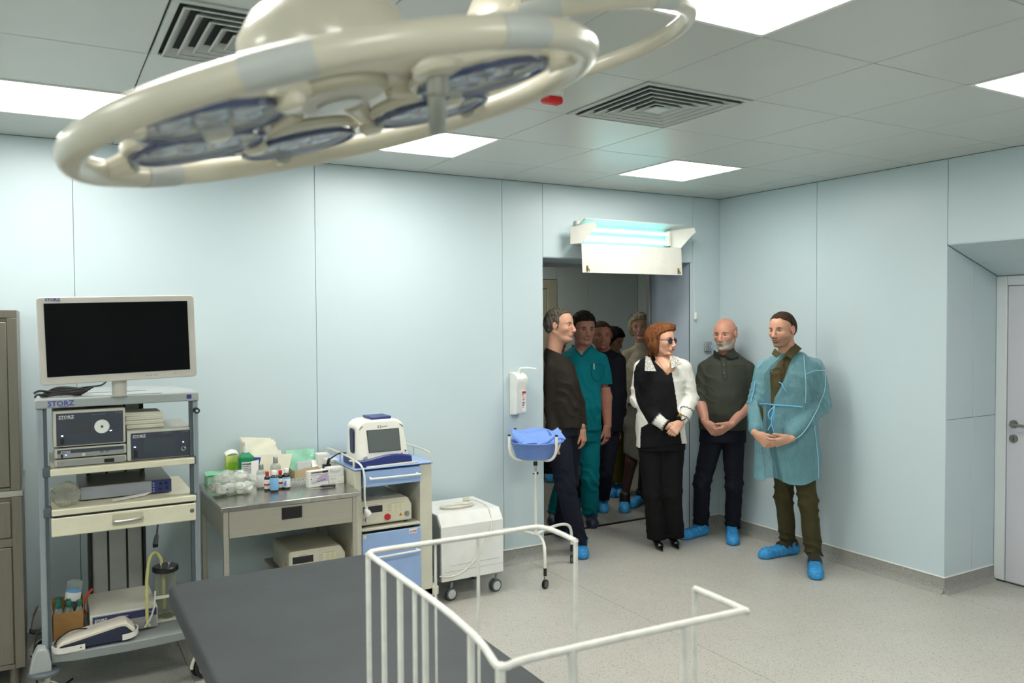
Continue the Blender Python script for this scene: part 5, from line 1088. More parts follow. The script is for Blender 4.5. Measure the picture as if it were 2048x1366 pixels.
def yawR(th, pitch=0., roll=0.):
    """th > 0 turns the face to picture right; 0 = facing the viewer. Columns: forward, side (picture right), up"""
    f = np.array([math.sin(th), -math.cos(th), 0]); s = np.array([math.cos(th), math.sin(th), 0]); u = np.array([0, 0, 1.])
    f2 = f*math.cos(pitch)-u*math.sin(pitch); u2 = f*math.sin(pitch)+u*math.cos(pitch)
    s3 = s*math.cos(roll)+u2*math.sin(roll); u3 = -s*math.sin(roll)+u2*math.cos(roll); return np.stack([f2, s3, u3], 1)
def head(T, c, R, k=1., skin=(196, 152, 128), wide=1., nose=1., jaw=1., lips=(168, 100, 92), brow=(70, 55, 45), beard=None, beard_amt=0., age=0., hair=None, eyes=(70, 70, 60), female=False, look=0., neckto=None, neckr=.055, h=.0027):
    """returns skin parts; adds eyes and hair as children of T"""
    c = V3(c); Rt = lambda f, s, u: c+R @ (np.array([f, s*wide, u])*k)
    F = Field(np.minimum(c-.16*k, V3(neckto)-np.array([.09, .09, .035])), np.maximum(c+.16*k, V3(neckto)+.08), h); E_ = lambda f, s, u, r, q=.02, op='u', RR=None: F.ell(Rt(f, s, u), tuple(v*k for v in r), R if RR is None else RR, q*k, op)
    E_(-.012, 0, .030, (.100, .077*wide, .088)); E_(.020, 0, .0, (.074, .064*wide, .090), .03)
    E_(.034, 0, -.045, (.056, .051*wide*jaw, .062), .025); E_(.076, 0, -.099, (.022, .024*jaw, .019), .014)
    for s in (-1, 1):
        F.cone(Rt(-.016, s*.056*jaw, -.048), Rt(.054, s*.024*jaw, -.098), .016*k, .014*k, .016*k)
        E_(.058, s*.043, -.024, (.025, .021, .021), .014)                       # cheekbone
        E_(.104, s*.032, .002, (.023, .0195, .0135), .010, 's')                  # eye socket
        F.cone(Rt(.083, s*.010, .0205), Rt(.072, s*.047, .020), .0098*k, .0075*k, .008*k)   # brow ridge
        E_(.0720, s*.032, .0005, (.0125, .0155, .0118), .003)                   # lids
        E_(.103, s*.0130*nose, -.041, (.012, .0082*nose, .0085), .004)          # nostril wings
        Re = R @ np.array([[.94, s*.34, 0], [-s*.34, .94, 0], [0, 0, 1.]]); F.ell(Rt(-.004, s*.084, -.004), (.017*k, .0075*k, .030*k), Re, .003*k)
        F.ell(Rt(.003, s*.093, .003), (.010*k, .0075*k, .020*k), Re, .003*k, 's'); F.cone(Rt(.010, s*.083, -.012), Rt(.010, s*.081, .004), .005*k, .005*k, .003*k)
    F.cone(Rt(.088, 0, .014), Rt(.1125, 0, -.033), .0085*k*nose, .0120*k*nose, .008*k); E_(.1125, 0, -.037, (.0115, .0135*nose, .0105), .005)
    E_(.090, 0, -.064, (.014, .028, .018), .012); F.cone(Rt(.0985, -.017, -.0625), Rt(.0985, .017, -.0625), .0058*k, .0058*k, .004*k); F.cone(Rt(.0965, -.014, -.0735), Rt(.0965, .014, -.0735), .0066*k, .0066*k, .004*k)
    F.cone(Rt(.107, -.026, -.0678), Rt(.107, .026, -.0678), .0036*k, .0036*k, .002*k, 's'); E_(.104, 0, -.085, (.018, .03, .006), .006, 's')
    if age: 
        for s in (-1, 1): F.cone(Rt(.100, s*.022, -.043), Rt(.084, s*.038, -.078), .0045*k, .004*k, .006*k, 's'); F.cone(Rt(.094, s*.020, -.014), Rt(.086, s*.040, -.022), .003*k, .003*k, .005*k, 's'); E_(.078, s*.030, -.016, (.012, .016, .006), .006)
        E_(.030, 0, -.098, (.05, .045, .024), .03)
    nb = V3(neckto); F.cone(Rt(-.030, 0, -.055), nb, neckr*k*.92, neckr*1.02*k, .03); F.cone(Rt(.008, 0, -.085), nb+(R[:, 0]*.015), neckr*.62*k, neckr*.8*k, .03)
    V, Fa = F.mesh(.22)
    ax = [np.array(L3(x)) for x in (skin, lips, brow, beard or skin)]
    def col(P):
        Q = ((P-c) @ R)/k; f, s, u = Q[:, 0], Q[:, 1]/wide, Q[:, 2]; n = len(P); C = np.repeat(ax[0][None], n, 0); lerp = lambda C, x, w: C*(1-w[:, None])+x*w[:, None]
        sm = lambda x: np.clip(x, 0, 1)
        red = sm(1-np.hypot((np.abs(s)-.042)/.022, (u+.028)/.022))*.5+sm(1-np.hypot(s/.016, (u+.036)/.016))*.5+sm(1-np.abs(np.abs(s)-.086)/.014)*.45; C = lerp(C, ax[0]*np.array([1.03, .76, .72]), red*.8)
        if beard_amt:
            w = sm((-.036-u)/.02)*sm((f+.005)/.02)+sm(1-np.hypot(s/.034, (u+.052)/.010))*(f > .05); w = sm(w)*sm((u+.125)/.015); C = lerp(C, ax[3], w*beard_amt)
        w = sm(1.5-1.5*np.hypot(s/.0265, (u+.0675)/.0105))*(f > .06); C = lerp(C, ax[1], w)
        C = lerp(C, ax[1]*.35, sm(1.6-1.6*np.hypot(s/.026, (u+.0672)/.0028))*(f > .06))
        bx = (np.abs(s)-.032)/.022; by = (u-(.0205-.004*bx**2+(.003 if female else 0)))/(.0036 if female else .0056); C = lerp(C, ax[2]*.8, sm(2.2*(1-np.hypot(bx, by)))*(f > .045)*.97)
        C = lerp(C, ax[2]*.6, sm(1.6*(1-np.hypot((np.abs(s)-.032)/.0165, (u-.0062)/.0034)))*(f > .05)*.9); C = lerp(C, ax[0]*np.array([.62, .52, .5]), sm(1.3*(1-np.hypot((np.abs(s)-.032)/.020, (u+.001)/.013)))*(f > .05)*.55)
        C = lerp(C, ax[0]*.62, sm(1-np.hypot((np.abs(s)-.008)/.005, (u+.046)/.004))*(f > .08)*.9)
        if hair and hair.get('stub'):   # cropped sides
            w = sm((.012-np.abs(f-hair['stub'][0]*0))/1)*0; w = sm((hair['stub'][1]-f)/.03)*sm((.075-u)/.03)*sm((u+.05)/.02); C = lerp(C, np.array(L3(hair['rgb'])), w*hair['stub'][2])
        return C
    T.setdefault('skin_parts', []).append((V, Fa, col))
    gz = R @ np.array([math.cos(look), math.sin(look), 0])
    for s in (-1, 1):
        e = V3(Rt(.0768, s*.032, .0)); G = Field(e-.017*k, e+.017*k, .0016); G.ell(e, (.0112*k, .0132*k, .0054*k), R, .001); v, f = G.mesh()
        g = V3(gz); 
        def ec(P, e=e): 
            d = P-(e+g*.011*k); d = d-(d @ g)[:, None]*g; q = np.linalg.norm(d, axis=1)/k; w = np.clip((.0072-q)/.0015, 0, 1)[:, None]; return np.array(L3((168, 156, 148)))*(1-w)+np.array(L3(eyes))*w*.35
        T.setdefault('late', []).append(('eye', [(v, f)], m('eye', (220, 220, 220), .3, attr=True, var=0, spec=.3), ec))
    if hair:
        G = Field(c-.24*k, c+.21*k, .0034); o = hair.get('off', .008); oy = hair.get('up', o)
        G.ell(Rt(-.012, 0, .030), ((.100+o)*k, (.078*wide+o)*k, (.088+oy)*k), R, .02)
        if hair.get('back', 1): G.ell(Rt(-.045, 0, .0), ((.068+o*.6)*k, (.070*wide+o*.6)*k, .07*k), R, .03)
        for f_, s_, u_, r_ in hair.get('lumps', ()): G.ell(Rt(f_, s_, u_), tuple(v*k for v in r_), R, .02)
        for p_, q_, ra, rb in hair.get('locks', ()): G.cone(Rt(*p_), Rt(*q_), ra*k, rb*k, .015)
        X, Y, Z = G.grid(); X, Y, Z = X-c[0], Y-c[1], Z-c[2]; f, s, u = ((X*R[0, i]+Y*R[1, i]+Z*R[2, i])/k for i in range(3)); s = s/wide
        G.D += hair.get('rough', .0025)*(noise3(f, s, u*.45, 190, 1.)+.9*noise3(f*1.7, s*1.4, u*.5, 290, 4.)+.6*noise3(f, s*2., u*.4, 420, 7.))
        us, fs = zip(*sorted(hair['line'])); fm = np.interp(u.ravel() if 0 else u, us, fs); fm = fm-hair.get('temple', .25)*np.abs(s)*np.clip((u-.02)/.03, 0, 1)+.004*noise3(f, s, u, 150)
        G.D += np.clip(.016-(fm-f), 0, .03)*hair.get('taper', .55)*k
        G.keep((f-fm)*k)
        if hair.get('part'): G.keep(hair['part'](f, s, u)*k)
        v, fa = G.mesh(.15); a = np.array(L3(hair['rgb'])); b = np.array(L3(hair.get('rgb2', hair['rgb'])))
        def hc(P):
            Q = ((P-c) @ R)/k; w = np.clip(.5+.5*np.sin(Q[:, 1]*330+Q[:, 0]*150+Q[:, 2]*60)*np.sin(Q[:, 1]*140-Q[:, 0]*90+3), 0, 1)[:, None]; w2 = hair.get('grad', lambda Q: 0*Q[:, 0])(Q)[:, None]; return (a*(1-w)+b*w)*(1-.5*w2)
        T.setdefault('late', []).append(('hair', [(v, fa)], hairM, hc))
    return Rt
def fold(F, pts, seed=0.):
    """soft creases: pts = (centre, radius, amplitude, frequency, direction)"""
    for c, r, a, fq, d in pts:
        c = V3(c); d = nz(d); S, X, Y, Z = F.sl(c-r, c+r); X, Y, Z = X-c[0], Y-c[1], Z-c[2]; q = np.sqrt(X*X+Y*Y+Z*Z)/r
        ph = fq*.5*(X*d[0]+Y*d[1]+Z*d[2])+seed+1.9*np.sin(13*X+7*Z+5*Y+seed)+.8*np.sin(31*X-17*Z+seed); F.D[S] += a*np.clip(1-q, 0, 1)*(2.2*np.abs(np.sin(ph))**.55-1.4)
def bounds(pts, m_=.12): P = np.array(pts, float); return P.min(0)-m_, P.max(0)+m_
def foot(T, a, b, cover=True, top=None, h=.0055, name='shoe_cover', mat=None, w=.044, low=.075):
    """a = heel, b = toe (on the floor), covered shoe with gathered opening"""
    a, b = V3(a), V3(b); d = nz(b-a); s = np.array([-d[1], d[0], 0]); u = np.array([0, 0, .001]); G = Field(np.minimum(a, b)-.09, np.maximum(a, b)+np.array([.09, .09, .16]), h)
    up = np.array([0, 0, 1.]); L = float(np.linalg.norm(b-a))
    G.cone(a+d*.045+up*.036, b-d*.05+up*.030, w*.86, w*.92, .03); G.cone(b-d*.055+up*.026, b-d*.028+up*.022, w*.9, w*.66, .03); G.cone(a+d*.05+up*.05, a+d*.07+up*.085, w*.9, w*.8, .03)
    G.cone(a+d*.07+up*.075, b-d*.08+up*.04, w*.66, w*.62, .03)
    X, Y, Z = G.grid()
    if cover:
        t = (X-a[0])*d[0]+(Y-a[1])*d[1]; G.D += .0030*np.sin(t*150+4*np.sin(Z*60)+3*np.sin(((X-a[0])*s[0]+(Y-a[1])*s[1])*50))*np.clip((Z-.01)/.03, 0, 1)-.002
        G.keep(Z-(low+.035*np.clip(1-t/L*1.6, 0, 1)))
    else: G.keep(Z-low)
    G.keep(.0035-Z); v, f = G.mesh(); T.setdefault('late', []).append((name, [(v, f)], mat or (coverM if cover else black), None))
def finish(T):
    """build the body mesh (one continuous figure) and every queued garment"""
    P = T['obj']; parts = [(q[0], q[1]) for q in T['skin_parts']]; base = np.array(L3(T['skin'])); n = [len(q[0]) for q in T['skin_parts']]; cols = [q[2] for q in T['skin_parts']]
    def col(V):
        o = 0; out = []
        for k_, c_ in zip(n, cols): out.append(c_(V[o:o+k_]) if c_ else np.repeat(base[None], k_, 0)*np.array([1.0, .95, .94])); o += k_
        return np.concatenate(out)
    meshobj('body', parts, skinM, P, col)
    for nm, pr, mt, cf in T['late']: meshobj(nm, pr, mt, P, cf)
def person(label, loc, skin=(196, 152, 128)):
    o = thing('person', label, 'person', loc, -.524353); return {'obj': o, 'skin': skin, 'late': [], 'skin_parts': []}
def limbs(T, J, off, segs, h=.0062, k=.016, extra=None, name=None, mat=None, col=None, torso=None, yaw=0., e=2.3, folds=(), keep=None, to='late', seed=0., ripple=None):
    """one garment (or the hidden body) from limb segments J[a] -> J[b] with radii, and a lofted trunk"""
    pts = [J[x] for s_ in segs for x in s_[:2]]+([(q[1]+q[3]*a, q[2]+q[3]*a, q[0]) for q in torso for a in (-1, 1)] if torso else [])
    lo, hi = bounds(pts, .15); lo[2] = max(lo[2], -.01); F = Field(lo, hi, h)
    if torso: F.loft(torso, off, k, yaw, e)
    for a, b, ra, rb in segs: F.cone(J[a], J[b], ra+off, rb+off, k)
    if extra: extra(F)
    fold(F, folds, seed)
    if ripple is not None: X, Y, Z = F.grid(); F.D += ripple*(noise3(X, Y, Z, 26, seed)+.6*noise3(X, Y, Z*.7, 60, seed+2)+.45*np.abs(noise3(X+.3*Z, Y, Z-.4*X, 95, seed+5)))
    if keep: X, Y, Z = F.grid(); F.keep(keep(X, Y, Z))
    v, f = F.mesh(.3)
    if to == 'skin': T['skin_parts'].append((v, f, None))
    else: T['late'].append((name, [(v, f)], mat, col))
    return v, f
def stick(v, pts, lift=.003, rad=.014):
    """puts points (x, *, z) on the front of a garment mesh v"""
    out = []
    for p in pts:
        d = np.hypot(v[:, 0]-p[0], v[:, 2]-p[2]); w = d < rad
        b = v[w, 1].min() if w.any() else p[1]; out.append((p[0], float(b)-lift, p[2]))
    return out
def dense(pts, k=5): return [tuple(p) for p in bez(pts, k)]
BODY = [('sl', 'el', .040, .034), ('el', 'wl', .036, .024), ('sr', 'er', .040, .034), ('er', 'wr', .036, .024), ('hl', 'kl', .068, .048), ('kl', 'al', .048, .034), ('hr', 'kr', .068, .048), ('kr', 'ar', .048, .034), ('nb', 'sl', .045, .045), ('nb', 'sr', .045, .045)]
def body(T, J, torso, yaw=0., arms=0., e=2.3):
    t2 = [(u, r, b, rx-.022, ry-.022) for u, r, b, rx, ry in torso]
    limbs(T, J, -.004+arms, BODY, h=.0085, torso=t2, yaw=yaw, to='skin', e=e)

tubeL = lambda T, nm, pts, r, mt, n=8, k=4, cap=True: MB().tube(bez(pts, k), r, n).build(nm, mt, T['obj'], local=True)
# ------------------------------------------------------------------ man in the see-through gown
# person standing at (4.600, 3.924)
T = person('tall dark haired man in a see-through light blue gown over khaki, rightmost of the group', (4.600, 3.924, 0), (206, 160, 134))
J = dict(sl=(-0.222, 0.050, 1.379), sr=(0.067, -0.050, 1.391), el=(-0.294, 0.020, 1.149), er=(0.127, -0.040, 1.152), wl=(-0.360, -0.180, 0.972), wr=(-0.156, -0.220, 0.936), hl=(-0.112, 0.000, 0.818), hr=(0.004, -0.020, 0.821),
    kl=(-0.068, 0.120, 0.473), kr=(0.047, -0.040, 0.455), al=(0.017, 0.280, 0.072), ar=(0.095, -0.020, 0.060), nb=(-0.070, 0.020, 1.479))
tor = [(0.765, -0.051, 0.000, 0.153, 0.120), (0.888, -0.058, 0.000, 0.167, 0.130), (1.065, -0.077, 0.000, 0.156, 0.125), (1.241, -0.075, 0.000, 0.161, 0.130), (1.364, -0.072, 0.000, 0.179, 0.120), (1.444, -0.066, 0.010, 0.148, 0.100), (1.500, -0.066, 0.020, 0.081, 0.070)]
body(T, J, tor, -.35)
hc_ = (-0.136, -0.030, 1.667)
head(T, hc_, yawR(-.86, .10, .03), 1.0, (200, 150, 122), brow=(64, 46, 34), beard=(110, 84, 68), beard_amt=.55, jaw=1.1, neckto=J['nb'], neckr=.058, eyes=(70, 90, 100),
     hair=dict(rgb=(52, 38, 28), rgb2=(74, 54, 38), off=.006, rough=.0016, line=((-.2, -.06), (-.05, -.045), (-.03, .0), (.0, .012), (.03, .018), (.055, .045), (.07, .075), (.085, .083), (.1, .2), (.2, .2))))
sh = cloth('shirt_khaki', (82, 74, 48), var=.08)
JG = dict(J, wl=tuple(V3(J['el'])*.12+V3(J['wl'])*.88), wr=tuple(V3(J['er'])*.14+V3(J['wr'])*.86))
vs_, _ = limbs(T, JG, .0, [('sl', 'el', .055, .05), ('sr', 'er', .055, .05), ('el', 'wl', .046, .036), ('er', 'wr', .046, .036), ('nb', 'sl', .055, .05), ('nb', 'sr', .055, .05)], torso=tor, yaw=-.35, name='khaki_shirt', mat=sh, ripple=.003,
      keep=lambda X, Y, Z: np.maximum(np.maximum(.90-Z, Z-(1.545+.06*(Y+.05))), -(np.hypot(X-J['nb'][0]+.012, Y+.035)-.052)*1.0+0*Z-10*(Z < 1.49)))
q1, q2, q3, q4 = (-0.210, -0.130, 1.549), (-0.226, -0.150, 1.508), (-0.175, -0.170, 1.455), (-0.031, -0.090, 1.518)
for P_ in ([(-0.204, -0.080, 1.536), (-0.234, -0.110, 1.500), (-0.208, -0.135, 1.473), (-0.171, -0.115, 1.500)], [(-0.042, -0.020, 1.572), (-0.003, -0.050, 1.534), (-0.105, -0.125, 1.469), (-0.146, -0.115, 1.500)]):
    MB().sheet(P_[0], P_[1], P_[2], P_[3], .006, 3, 3).build('shirt_collar', sh, T['obj'], bevel=.002, local=True)
for nm_, pl in (('pocket_flap_seam', [(-0.223, 0.000, 1.386), (-0.171, 0.000, 1.400), (-0.167, 0.000, 1.372), (-0.220, 0.000, 1.351), (-0.223, 0.000, 1.386)]), ('pocket_seam', [(-0.220, 0.000, 1.351), (-0.219, 0.000, 1.270), (-0.170, 0.000, 1.277), (-0.167, 0.000, 1.365)]), ('placket_seam', [(-0.136, 0.000, 1.459), (-0.146, 0.000, 1.364), (-0.163, 0.000, 1.242), (-0.177, 0.000, 1.154)])):
    tubeL(T, nm_, stick(vs_, dense(pl), .0005), .0022, m('khaki_seam', (54, 48, 30), .8), 6, 1)
for P_ in stick(vs_, ((-0.150, 0.000, 1.424), (-0.160, 0.000, 1.361), (-0.170, 0.000, 1.291), (-0.177, 0.000, 1.217)), .002): MB().cyl((P_[0], P_[1]-.002, P_[2]), (P_[0], P_[1]+.004, P_[2]), .005).build('button', m('button_khaki', (60, 54, 36), .5), T['obj'], local=True)
tr = cloth('trousers_khaki', (66, 62, 38), var=.08)
LEGF = lambda c, a=.006, fq=75: [(J['k'+c], .20, a*1.3, fq*.7, (.3, .2, 1)), (J['a'+c], .20, a*1.6, fq, (.25, .1, 1))]
def trousers(T, J, nm, mt, r=(.088, .070, .072, .062), tor=None, yaw=0, low=.045, top=1.0, fa=.006, seed=0., rip=.0025):
    return limbs(T, J, 0, [('hl', 'kl', r[0], r[1]), ('hr', 'kr', r[0], r[1]), ('kl', 'al', r[2], r[3]), ('kr', 'ar', r[2], r[3])], k=.022, torso=tor, yaw=yaw, name=nm, mat=mt, ripple=rip, seed=seed,
          folds=LEGF('l', fa)+LEGF('r', fa), keep=lambda X, Y, Z: np.maximum(low-Z, Z-top))
J2 = dict(J, al=(J['al'][0], J['al'][1], .09), ar=(J['ar'][0], J['ar'][1], .09))
trousers(T, J2, 'khaki_trousers', tr, (.082, .066, .064, .060), [(u, r, b, rx-.01, ry-.01) for u, r, b, rx, ry in tor[:2]], -.35, .075, 1.0, .009)
foot(T, (0.100, 0.295, 0), (-0.230, 0.153, 0)); foot(T, (0.098, -0.032, 0), (-0.005, -0.334, 0), w=.048)
for a_, b_ in (((0.070, 0.283, 0), (-0.064, 0.236, 0)), ((0.076, -0.089, 0), (0.048, -0.177, 0))): tubeL(T, 'shoe', [(a_[0], a_[1], .075), (b_[0], b_[1], .062)], [.046]*4+[.040], m('boot_olive', (52, 46, 30), .7), 12)
G_ = m('gown_film', (124, 180, 194), .7, var=.09, scale=60, bump=.35, bscale=110, spec=.3, alpha=.54, stretch=(1, 1, .4))
gt = [(0.599, -0.089, 0.000, 0.224, 0.165), (0.818, -0.088, 0.000, 0.218, 0.165), (0.995, -0.092, 0.000, 0.207, 0.162), (1.128, -0.086, 0.000, 0.193, 0.152), (1.259, -0.079, 0.000, 0.200, 0.160), (1.364, -0.076, 0.000, 0.210, 0.150), (1.444, -0.066, 0.010, 0.162, 0.118), (1.507, -0.063, 0.020, 0.084, 0.078)]
zs = [((-0.223, -0.150, 1.529)[2], (-0.264, -0.150, 1.529)[0], (-0.053, -0.150, 1.528)[0]), ((-0.223, -0.150, 1.392)[2], (-0.308, -0.150, 1.393)[0], (-0.120, -0.150, 1.392)[0]), ((-0.222, -0.150, 1.187)[2], (-0.314, -0.150, 1.187)[0], (-0.201, -0.150, 1.187)[0]),
    ((-0.221, -0.150, 0.981)[2], (-0.310, -0.150, 0.981)[0], (-0.225, -0.150, 0.981)[0]), ((-0.221, -0.150, 0.809)[2], (-0.279, -0.150, 0.809)[0], (-0.200, -0.150, 0.809)[0]), ((-0.220, -0.150, 0.630)[2], (-0.265, -0.150, 0.630)[0], (-0.165, -0.150, 0.630)[0])]
zs = sorted(zs); zz, zl, zr_ = ([q[i] for q in zs] for i in range(3))
def gk(X, Y, Z):
    l, r_ = np.interp(Z, zz, zl), np.interp(Z, zz, zr_); hem = (-0.136, 0.000, 0.613)[2]+.018*np.sin(22*X)
    return np.maximum(np.maximum(hem-Z, Z-((-0.035, 0.000, 1.539)[2]-.35*np.abs(Y-.06))), np.minimum(np.minimum(X-l, r_-X), -.05-Y))
cr_ = [((0, -.1, 1.25), .42, .004, 55, (1, 0, .9)), ((.1, -.1, 1.0), .40, .004, 40, (1, 0, .2)), (J['el'], .2, .007, 90, (.4, 0, 1)), (J['er'], .25, .008, 80, (.8, 0, .6))]
vg, _ = limbs(T, JG, .0, [('sl', 'el', .078, .070), ('sr', 'er', .080, .080), ('el', 'wl', .068, .052), ('er', 'wr', .074, .054), ('nb', 'sl', .06, .066), ('nb', 'sr', .06, .068)], torso=gt, yaw=-.30, name='surgical_gown', mat=G_, ripple=.004, folds=cr_, keep=gk, h=.0056)
tie = m('tie_blue', (104, 178, 226), .6)
tubeL(T, 'waist_tie', stick(vg, dense([(-0.307, -0.160, 1.154), (-0.246, -0.172, 1.148), (-0.142, -0.168, 1.147), (-0.037, -0.150, 1.138)]), .002, .02), .0045, tie, 8, 1); tubeL(T, 'tie_bow', [(-0.234, -0.176, 1.149), (-0.277, -0.185, 1.102), (-0.267, -0.185, 1.061), (-0.243, -0.185, 1.102), (-0.235, -0.180, 1.149)], .0035, tie)
tubeL(T, 'tie_end', [(-0.235, -0.180, 1.149), (-0.248, -0.190, 1.055), (-0.282, -0.190, 0.987)], .0035, tie); tubeL(T, 'tie_end', [(-0.235, -0.180, 1.149), (-0.260, -0.195, 1.049), (-0.241, -0.200, 0.961)], .0035, tie)
tubeL(T, 'neck_tie_string', stick(vg, dense([(-0.136, -0.175, 1.427), (-0.175, -0.172, 1.352), (-0.172, -0.172, 1.298), (-0.143, -0.168, 1.236)]), .001), .0035, tie, 8, 1); tubeL(T, 'gown_seam', stick(vg, dense([(-0.317, -0.080, 1.305), (-0.331, -0.090, 1.233), (-0.354, -0.100, 1.169)]), .001), .0035, tie, 8, 1)
sm_ = m('seam_blue', (150, 200, 216), .6)
for pl in ([(-0.004, -0.120, 1.485), (-0.018, -0.170, 1.392), (-0.017, -0.160, 1.272), (-0.020, -0.150, 1.165)], [(-0.011, -0.150, 1.364), (0.051, -0.150, 1.384), (0.138, -0.090, 1.383)], [(0.135, -0.090, 1.379), (0.128, -0.110, 1.250), (0.069, -0.140, 1.122), (-0.051, -0.190, 0.979), (-0.136, -0.220, 0.922)],
           [(0.046, -0.130, 1.011), (0.071, -0.120, 0.837), (0.083, -0.100, 0.642)], [(-0.289, -0.120, 1.459), (-0.327, -0.100, 1.407)]): tubeL(T, 'gown_seam', stick(vg, dense(pl), .0005), .0024, sm_, 6, 1)
T['skin_parts'].append(hand((-0.360, -0.200, 0.958), (.70, -.22, -.62), (.30, .75, .35), 'R', (.35, .45, .35), (.5, .3), .98, .05)+(None,))
T['skin_parts'].append(hand((-0.154, -0.235, 0.931), (-.95, -.12, -.22), (-.15, .72, .5), 'L', (.30, .35, .30), (.45, .3), 1.0, .04)+(None,))
finish(T)

# ------------------------------------------------------------------ bald man in polo
# person standing at (4.615, 4.701)
T = person('bald bearded man in a dark grey-green polo beside the room corner', (4.615, 4.701, 0), (202, 150, 128))
J = dict(sl=(-0.120, 0.030, 1.346), sr=(0.197, -0.020, 1.347), el=(-0.177, -0.030, 1.096), er=(0.203, -0.040, 1.075), wl=(-0.165, -0.190, 0.951), wr=(0.024, -0.200, 0.936), hl=(-0.072, 0.000, 0.788), hr=(0.091, -0.010, 0.789),
    kl=(-0.155, -0.020, 0.456), kr=(0.094, -0.030, 0.437), al=(-0.123, 0.150, 0.056), ar=(0.118, 0.100, 0.055), nb=(0.050, 0.020, 1.464))
tor = [(0.780, 0.009, 0.000, 0.183, 0.135), (0.874, 0.011, 0.000, 0.185, 0.135), (1.006, 0.010, -0.010, 0.183, 0.145), (1.144, 0.014, -0.010, 0.179, 0.138), (1.280, 0.026, 0.000, 0.192, 0.125), (1.386, 0.036, 0.010, 0.169, 0.110), (1.456, 0.046, 0.020, 0.091, 0.075)]
body(T, J, tor, -.15)
head(T, (0.024, -0.020, 1.622), yawR(-.62, .08, .02), 1.04, (198, 142, 118), brow=(120, 100, 88), beard=(176, 166, 154), beard_amt=.9, jaw=1.05, age=1, neckto=J['nb'], neckr=.060, eyes=(80, 90, 96), nose=1.1,
     hair=dict(rgb=(150, 136, 122), off=.0012, rough=.0006, line=((-.2, -.06), (-.05, -.04), (-.02, -.005), (.0, .0), (.02, -.01), (.045, -.03), (.06, -.08), (.075, -.3), (.2, -.3))))
po = cloth('polo_dark', (62, 65, 57), var=.07, rough=.7)
J['ml'], J['mr'] = (tuple(V3(J[a])*.88+V3(J[b])*.12) for a, b in (('el', 'wl'), ('er', 'wr')))
vp_, _ = limbs(T, J, .0, [('sl', 'el', .062, .052), ('sr', 'er', .062, .052), ('el', 'ml', .052, .050), ('er', 'mr', .052, .050), ('nb', 'sl', .058, .06), ('nb', 'sr', .058, .06)], torso=tor, yaw=-.15, name='polo_shirt', mat=po, ripple=.003,
      folds=[(J['el'], .16, .006, 90, (.3, 0, 1)), (J['er'], .16, .006, 90, (-.5, 0, 1)), ((-0.185, -0.080, 1.307), .2, .005, 60, (1, 0, .8)), ((0.081, -0.100, 0.958), .25, .004, 50, (1, 0, -.8))],
      keep=lambda X, Y, Z: np.maximum((-0.035, -0.100, 0.877)[2]-Z, Z-(0.045, 0.000, 1.485)[2]))
# bare forearms come out of the rolled sleeves
F_ = Field(*bounds([J['el'], J['wl'], J['er'], J['wr']], .09), .006); F_.cone(V3(J['el'])*.8+V3(J['wl'])*.2+V3((0, -.006, 0)), J['wl'], .047, .029, .02); F_.cone(V3(J['er'])*.8+V3(J['wr'])*.2+V3((0, -.006, 0)), J['wr'], .047, .029, .02)
T['skin_parts'].append(F_.mesh()+(None,))
def collar(T, v, tops, bots, mt):
    bb = stick(v, bots, .004, .02); MB().sheet(bb[0], bb[1], tops[1], tops[0], .005, 3, 3).build('collar', mt, T['obj'], bevel=.002, local=True)
cd_ = cloth('collar_dark', (55, 58, 51)); collar(T, vp_, [(-0.072, -0.060, 1.503), (-0.035, -0.100, 1.466)], [(-0.069, 0.000, 1.450), (-0.025, 0.000, 1.430)], cd_); collar(T, vp_, [(0.085, -0.040, 1.517), (-0.001, -0.100, 1.466)], [(0.120, 0.000, 1.445), (0.053, 0.000, 1.429)], cd_)
for pl in ([(-0.026, 0.000, 1.446), (-0.021, 0.000, 1.285)], [(0.014, 0.000, 1.442), (0.010, 0.000, 1.284), (-0.021, 0.000, 1.285)]): tubeL(T, 'placket_seam', stick(vp_, dense(pl), .0), .0022, cd_, 6, 1)
for y_ in stick(vp_, ((-0.006, 0.000, 1.387), (-0.008, 0.000, 1.324)), .003): MB().cyl((y_[0], y_[1]-.002, y_[2]), (y_[0], y_[1]+.004, y_[2]), .0055).build('button', m('button_grey3', (110, 112, 108), .4), T['obj'], local=True)
jn = cloth('jeans_black', (24, 27, 38), var=.12)
trousers(T, dict(J, al=(J['al'][0], J['al'][1], .08), ar=(J['ar'][0], J['ar'][1], .08)), 'dark_jeans', jn, (.088, .068, .068, .062), [(u, r, b, rx-.006, ry-.012) for u, r, b, rx, ry in tor[:3]], -.15, .06, .98, .007)
foot(T, (-0.072, 0.159, 0), (-0.315, -0.013, 0), w=.046); foot(T, (0.125, 0.154, 0), (0.043, -0.190, 0), w=.048)
T['skin_parts'].append(hand((-0.167, -0.200, 0.949), (.66, -.15, -.70), (.35, .72, .42), 'R', (.35, .4, .3), (.35, .3), 1.0, .05)+(None,))
T['skin_parts'].append(hand((0.016, -0.215, 0.935), (-.86, -.10, -.45), (-.28, .75, .42), 'L', (.35, .4, .3), (.45, .3), 1.0, .05)+(None,))
finish(T)

